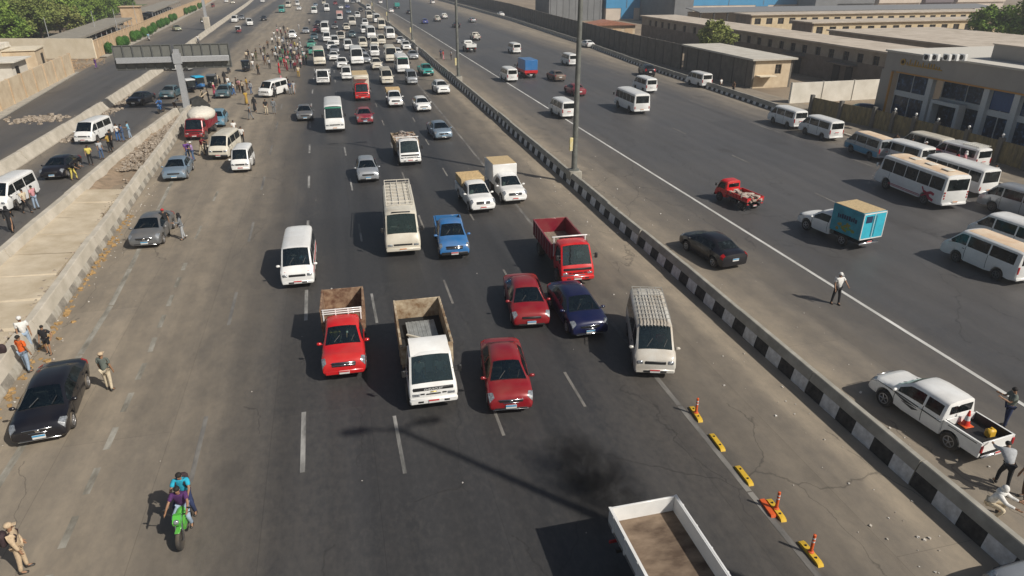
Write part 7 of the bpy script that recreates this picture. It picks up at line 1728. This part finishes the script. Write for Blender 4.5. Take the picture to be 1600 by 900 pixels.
# the crowd, one by one
CR = [(429, 60, 'white', 'grey'), (434, 55, 'pink', 'black'), (439, 53, 'white', 'maroon'), (443, 67, 'grey', 'denim'), (447, 58, 'maroon', 'black'), (467, 47, 'white', 'lightgrey'), (435, 76, 'black', 'black'), (442, 73, 'white', 'grey'), (450, 78, 'white', 'black'), (461, 78, 'yellow', 'brown'),
      (470, 76, 'lightgrey', 'white'), (435, 97, 'grey', 'black'), (439, 93, 'black', 'grey'), (446, 93, 'maroon', 'black'), (450, 101, 'pink', 'green'), (454, 96, 'green', 'teal'), (459, 108, 'white', 'black'), (461, 93, 'cream', 'black'), (465, 101, 'pink', 'maroon'), (471, 101, 'cream', 'pink'),
      (475, 103, 'black', 'black'), (479, 99, 'green', 'black'), (432, 86, 'lightblue', 'black'), (442, 85, 'black', 'green'), (447, 87, 'navy', 'black'), (455, 86, 'white', 'navy'), (464, 86, 'lightgrey', 'grey'), (473, 88, 'white', 'teal'), (457, 71, 'black', 'brown'), (468, 68, 'white', 'grey'),
      (437, 68, 'white', 'cream'), (452, 66, 'grey', 'black'), (431, 66, 'white', 'grey'), (456, 80, 'purple', 'black'), (466, 79, 'cream', 'black'), (445, 80, 'black', 'black'), (440, 104, 'green', 'black'), (445, 106, 'red', 'maroon'), (455, 108, 'black', 'navy'), (481, 92, 'black', 'brown'),
      (404, 116, 'brown', 'black'), (401, 90, 'black', 'black'), (408, 84, 'grey', 'black'), (414, 86, 'black', 'olive'), (433, 48, 'grey', 'white'), (444, 50, 'black', 'black'), (450, 52, 'cream', 'brown')]
CR += [(426, 70, 'white', 'black'), (438, 84, 'white', 'black'), (451, 92, 'red', 'black'), (458, 97, 'black', 'black'), (443, 98, 'navy', 'black'), (467, 92, 'black', 'maroon'), (470, 106, 'white', 'black'), (462, 112, 'maroon', 'black'), (448, 70, 'black', 'grey'), (476, 95, 'white', 'grey'), (431, 95, 'white', 'black'), (427, 88, 'black', 'brown'), (453, 58, 'white', 'black'), (441, 62, 'black', 'black'), (412, 95, 'white', 'navy'), (422, 108, 'lightgrey', 'black'), (345, 138, 'black', 'black'), (358, 139, 'white', 'black'), (393, 148, 'lightgrey', 'denim'), (340, 133, 'cream', 'brown')]
CN = dict(lightgrey='light grey', lightblue='light blue', greygreen='grey green'); seen = {}
where = lambda x, y: 'near the slanted white van' if x < 400 else ('at the crowd back' if y < 62 else 'in mid crowd' if y < 90 else 'at the crowd front') + (' near the jam' if x > 458 else ' on the open side' if x < 440 else '')
r_ = random.Random(77)
for i, (px, py, s_, t_) in enumerate(CR):
    lb = 'person in %s top and %s trousers %s' % (CN.get(s_, s_), CN.get(t_, t_), where(px, py)); k = seen.get(lb, 0); seen[lb] = k + 1
    if k: lb = lb.replace('person', 'further person', 1)
    P(px, py, r_.choice(('stand', 'talk', 'akimbo', 'phone', 'walk', 'stand')), r_.uniform(0, 360), s_, t_, lb, group='people in the crowd', near=False, sleeve=r_.choice(('short', 'long')), scale=r_.uniform(.93, 1.05))
P(689, 92, 'stand', -60, 'navy', 'black', 'person in navy, first of three standing beyond the median'); P(693, 94, 'talk', 170, 'red', 'pink', 'person in red, middle of three beyond the median'); P(705, 94, 'stand', 190, 'lightgrey', 'black', 'person in light grey, last of three beyond the median')
P(652, 86, 'stand', 60, 'white', 'lightgrey', 'man in white standing at the median beside the silver saloon')
P(1490, 268, 'stand', 150, 'red', 'red', 'woman in red among the parked vans by the fence', kind='robe', hat='veil', hatc='black', sleeve='long'); P(1502, 268, 'stand', 120, 'pink', 'pink', 'person in pink beside the woman in red', kind='robe', hat='veil', hatc='white')
P(1420, 245, 'stand', 160, 'black', 'black', 'man in black behind the parked vans, by the fence'); P(1441, 252, 'talk', 160, 'grey', 'black', 'man in grey with white cap behind the parked vans', hat='cap', hatc='white')
P(1548, 290, 'stand', 200, 'lightgrey', 'grey', 'man in light grey beside the fence end'); P(1396, 238, 'stand', 200, 'brown', 'black', 'man in brown by the blue and silver van')
P(1125, 142, 'stand', -60, 'white', 'black', 'man in white on the service lane by the concrete building'); P(1145, 147, 'stand', 200, 'brown', 'black', 'man in brown on the service lane by the concrete building')
# people seated behind the windscreens of the nearest vehicles
def seated(veh, dx, dy, dz, shirt, label, sc=.86):
    M = veh.matrix_basis; p = M @ Vector((dx, dy, dz)); o = person(p, math.degrees(veh.rotation_euler.z), 'sit', shirt, 'denim', label=label, near=False, scale=sc); return o
def find(lb): return [o for o in COL.objects if o.get('label', '').startswith(lb)][0]
for lb, dx, dz, dy, s1, n1, s2, n2 in (('bright red pickup with a high', .22, .30, .35, 'white', 'driver in white behind the windscreen of the red rusty-bedded pickup', 'yellow', 'passenger in yellow behind the windscreen of the red rusty-bedded pickup'),
        ('white cab-over lorry carrying', 2.75, .58, .42, 'lightgrey', 'driver in light grey in the cab of the corrugated sheet lorry', 'white', 'passenger in white in the cab of the corrugated sheet lorry'),
        ('red lorry with empty', 2.7, .58, .42, 'white', 'driver in white in the cab of the red lorry', 'blue', 'passenger in blue in the cab of the red lorry'),
        ('off-white van with ribbed', .85, .36, .35, 'red', 'driver in red behind the windscreen of the off-white van', None, None), ('plain white van with thin red', .85, .36, .35, 'lightblue', 'driver in light blue in the white van with thin red stripes', 'grey', 'passenger in grey in the white van with thin red stripes'),
        ('cream minibus with a tubular', 2.1, .56, .5, 'white', 'driver in white in the cream minibus with the tubular rack', None, None), ('dark red saloon with chrome', .05, .06, .36, 'lightgrey', 'driver in light grey in the dark red saloon', None, None),
        ('bright blue pickup', .22, .24, .35, 'cream', 'driver in cream in the bright blue pickup', None, None), ('dark navy blue saloon', .05, .06, .36, 'white', 'driver in white in the dark navy saloon', None, None)):
    v_ = find(lb); seated(v_, dx, dy, dz, s1, n1)
    if s2: seated(v_, dx, -dy, dz, s2, n2)
# overturned cart and poles beside the gantry
rt = root('broken_cart', 'overturned dark cart with pale poles beside the gantry foot', 'cart', None, (*at(312, 172)[:2], 0), .6)
q = MB(); q.prism([(-1.2, .1), (-1, 1.3), (.2, 1.6), (1.2, .5), (1.0, .1)], -.5, .5); q.build('cart_body', mat('cart_black', (.03, .03, .028), .8, var=.4, scale=2), rt, link=True)
q = MB(); q.tube((-2.4, -.8, .2), (1.4, .3, 1.9), .07, n=6); q.tube((-.2, .7, .1), (.9, .5, 2.1), .06, n=6); q.build('pole', mat('pale_timber', (.42, .34, .24), .9), rt, link=True)
# ---------------------------------------------------------------- air
HAZE = True
if HAZE:
    m, t, b = nodes('haze'); t.nodes.remove(b); pv = t.nodes.new('ShaderNodeVolumePrincipled'); pv.inputs['Color'].default_value = (.86, .90, .96, 1); pv.inputs['Density'].default_value = .0006; pv.inputs['Anisotropy'].default_value = .2
    t.links.new(pv.outputs[0], t.nodes['Material Output'].inputs['Volume'])
    q = MB(); q.box((0, 0, 0), (3400, 2900, 32.)); q_ = q.build('haze', m, link=True); q_.location = (0, 850, 14.); q_['kind'] = 'stuff'
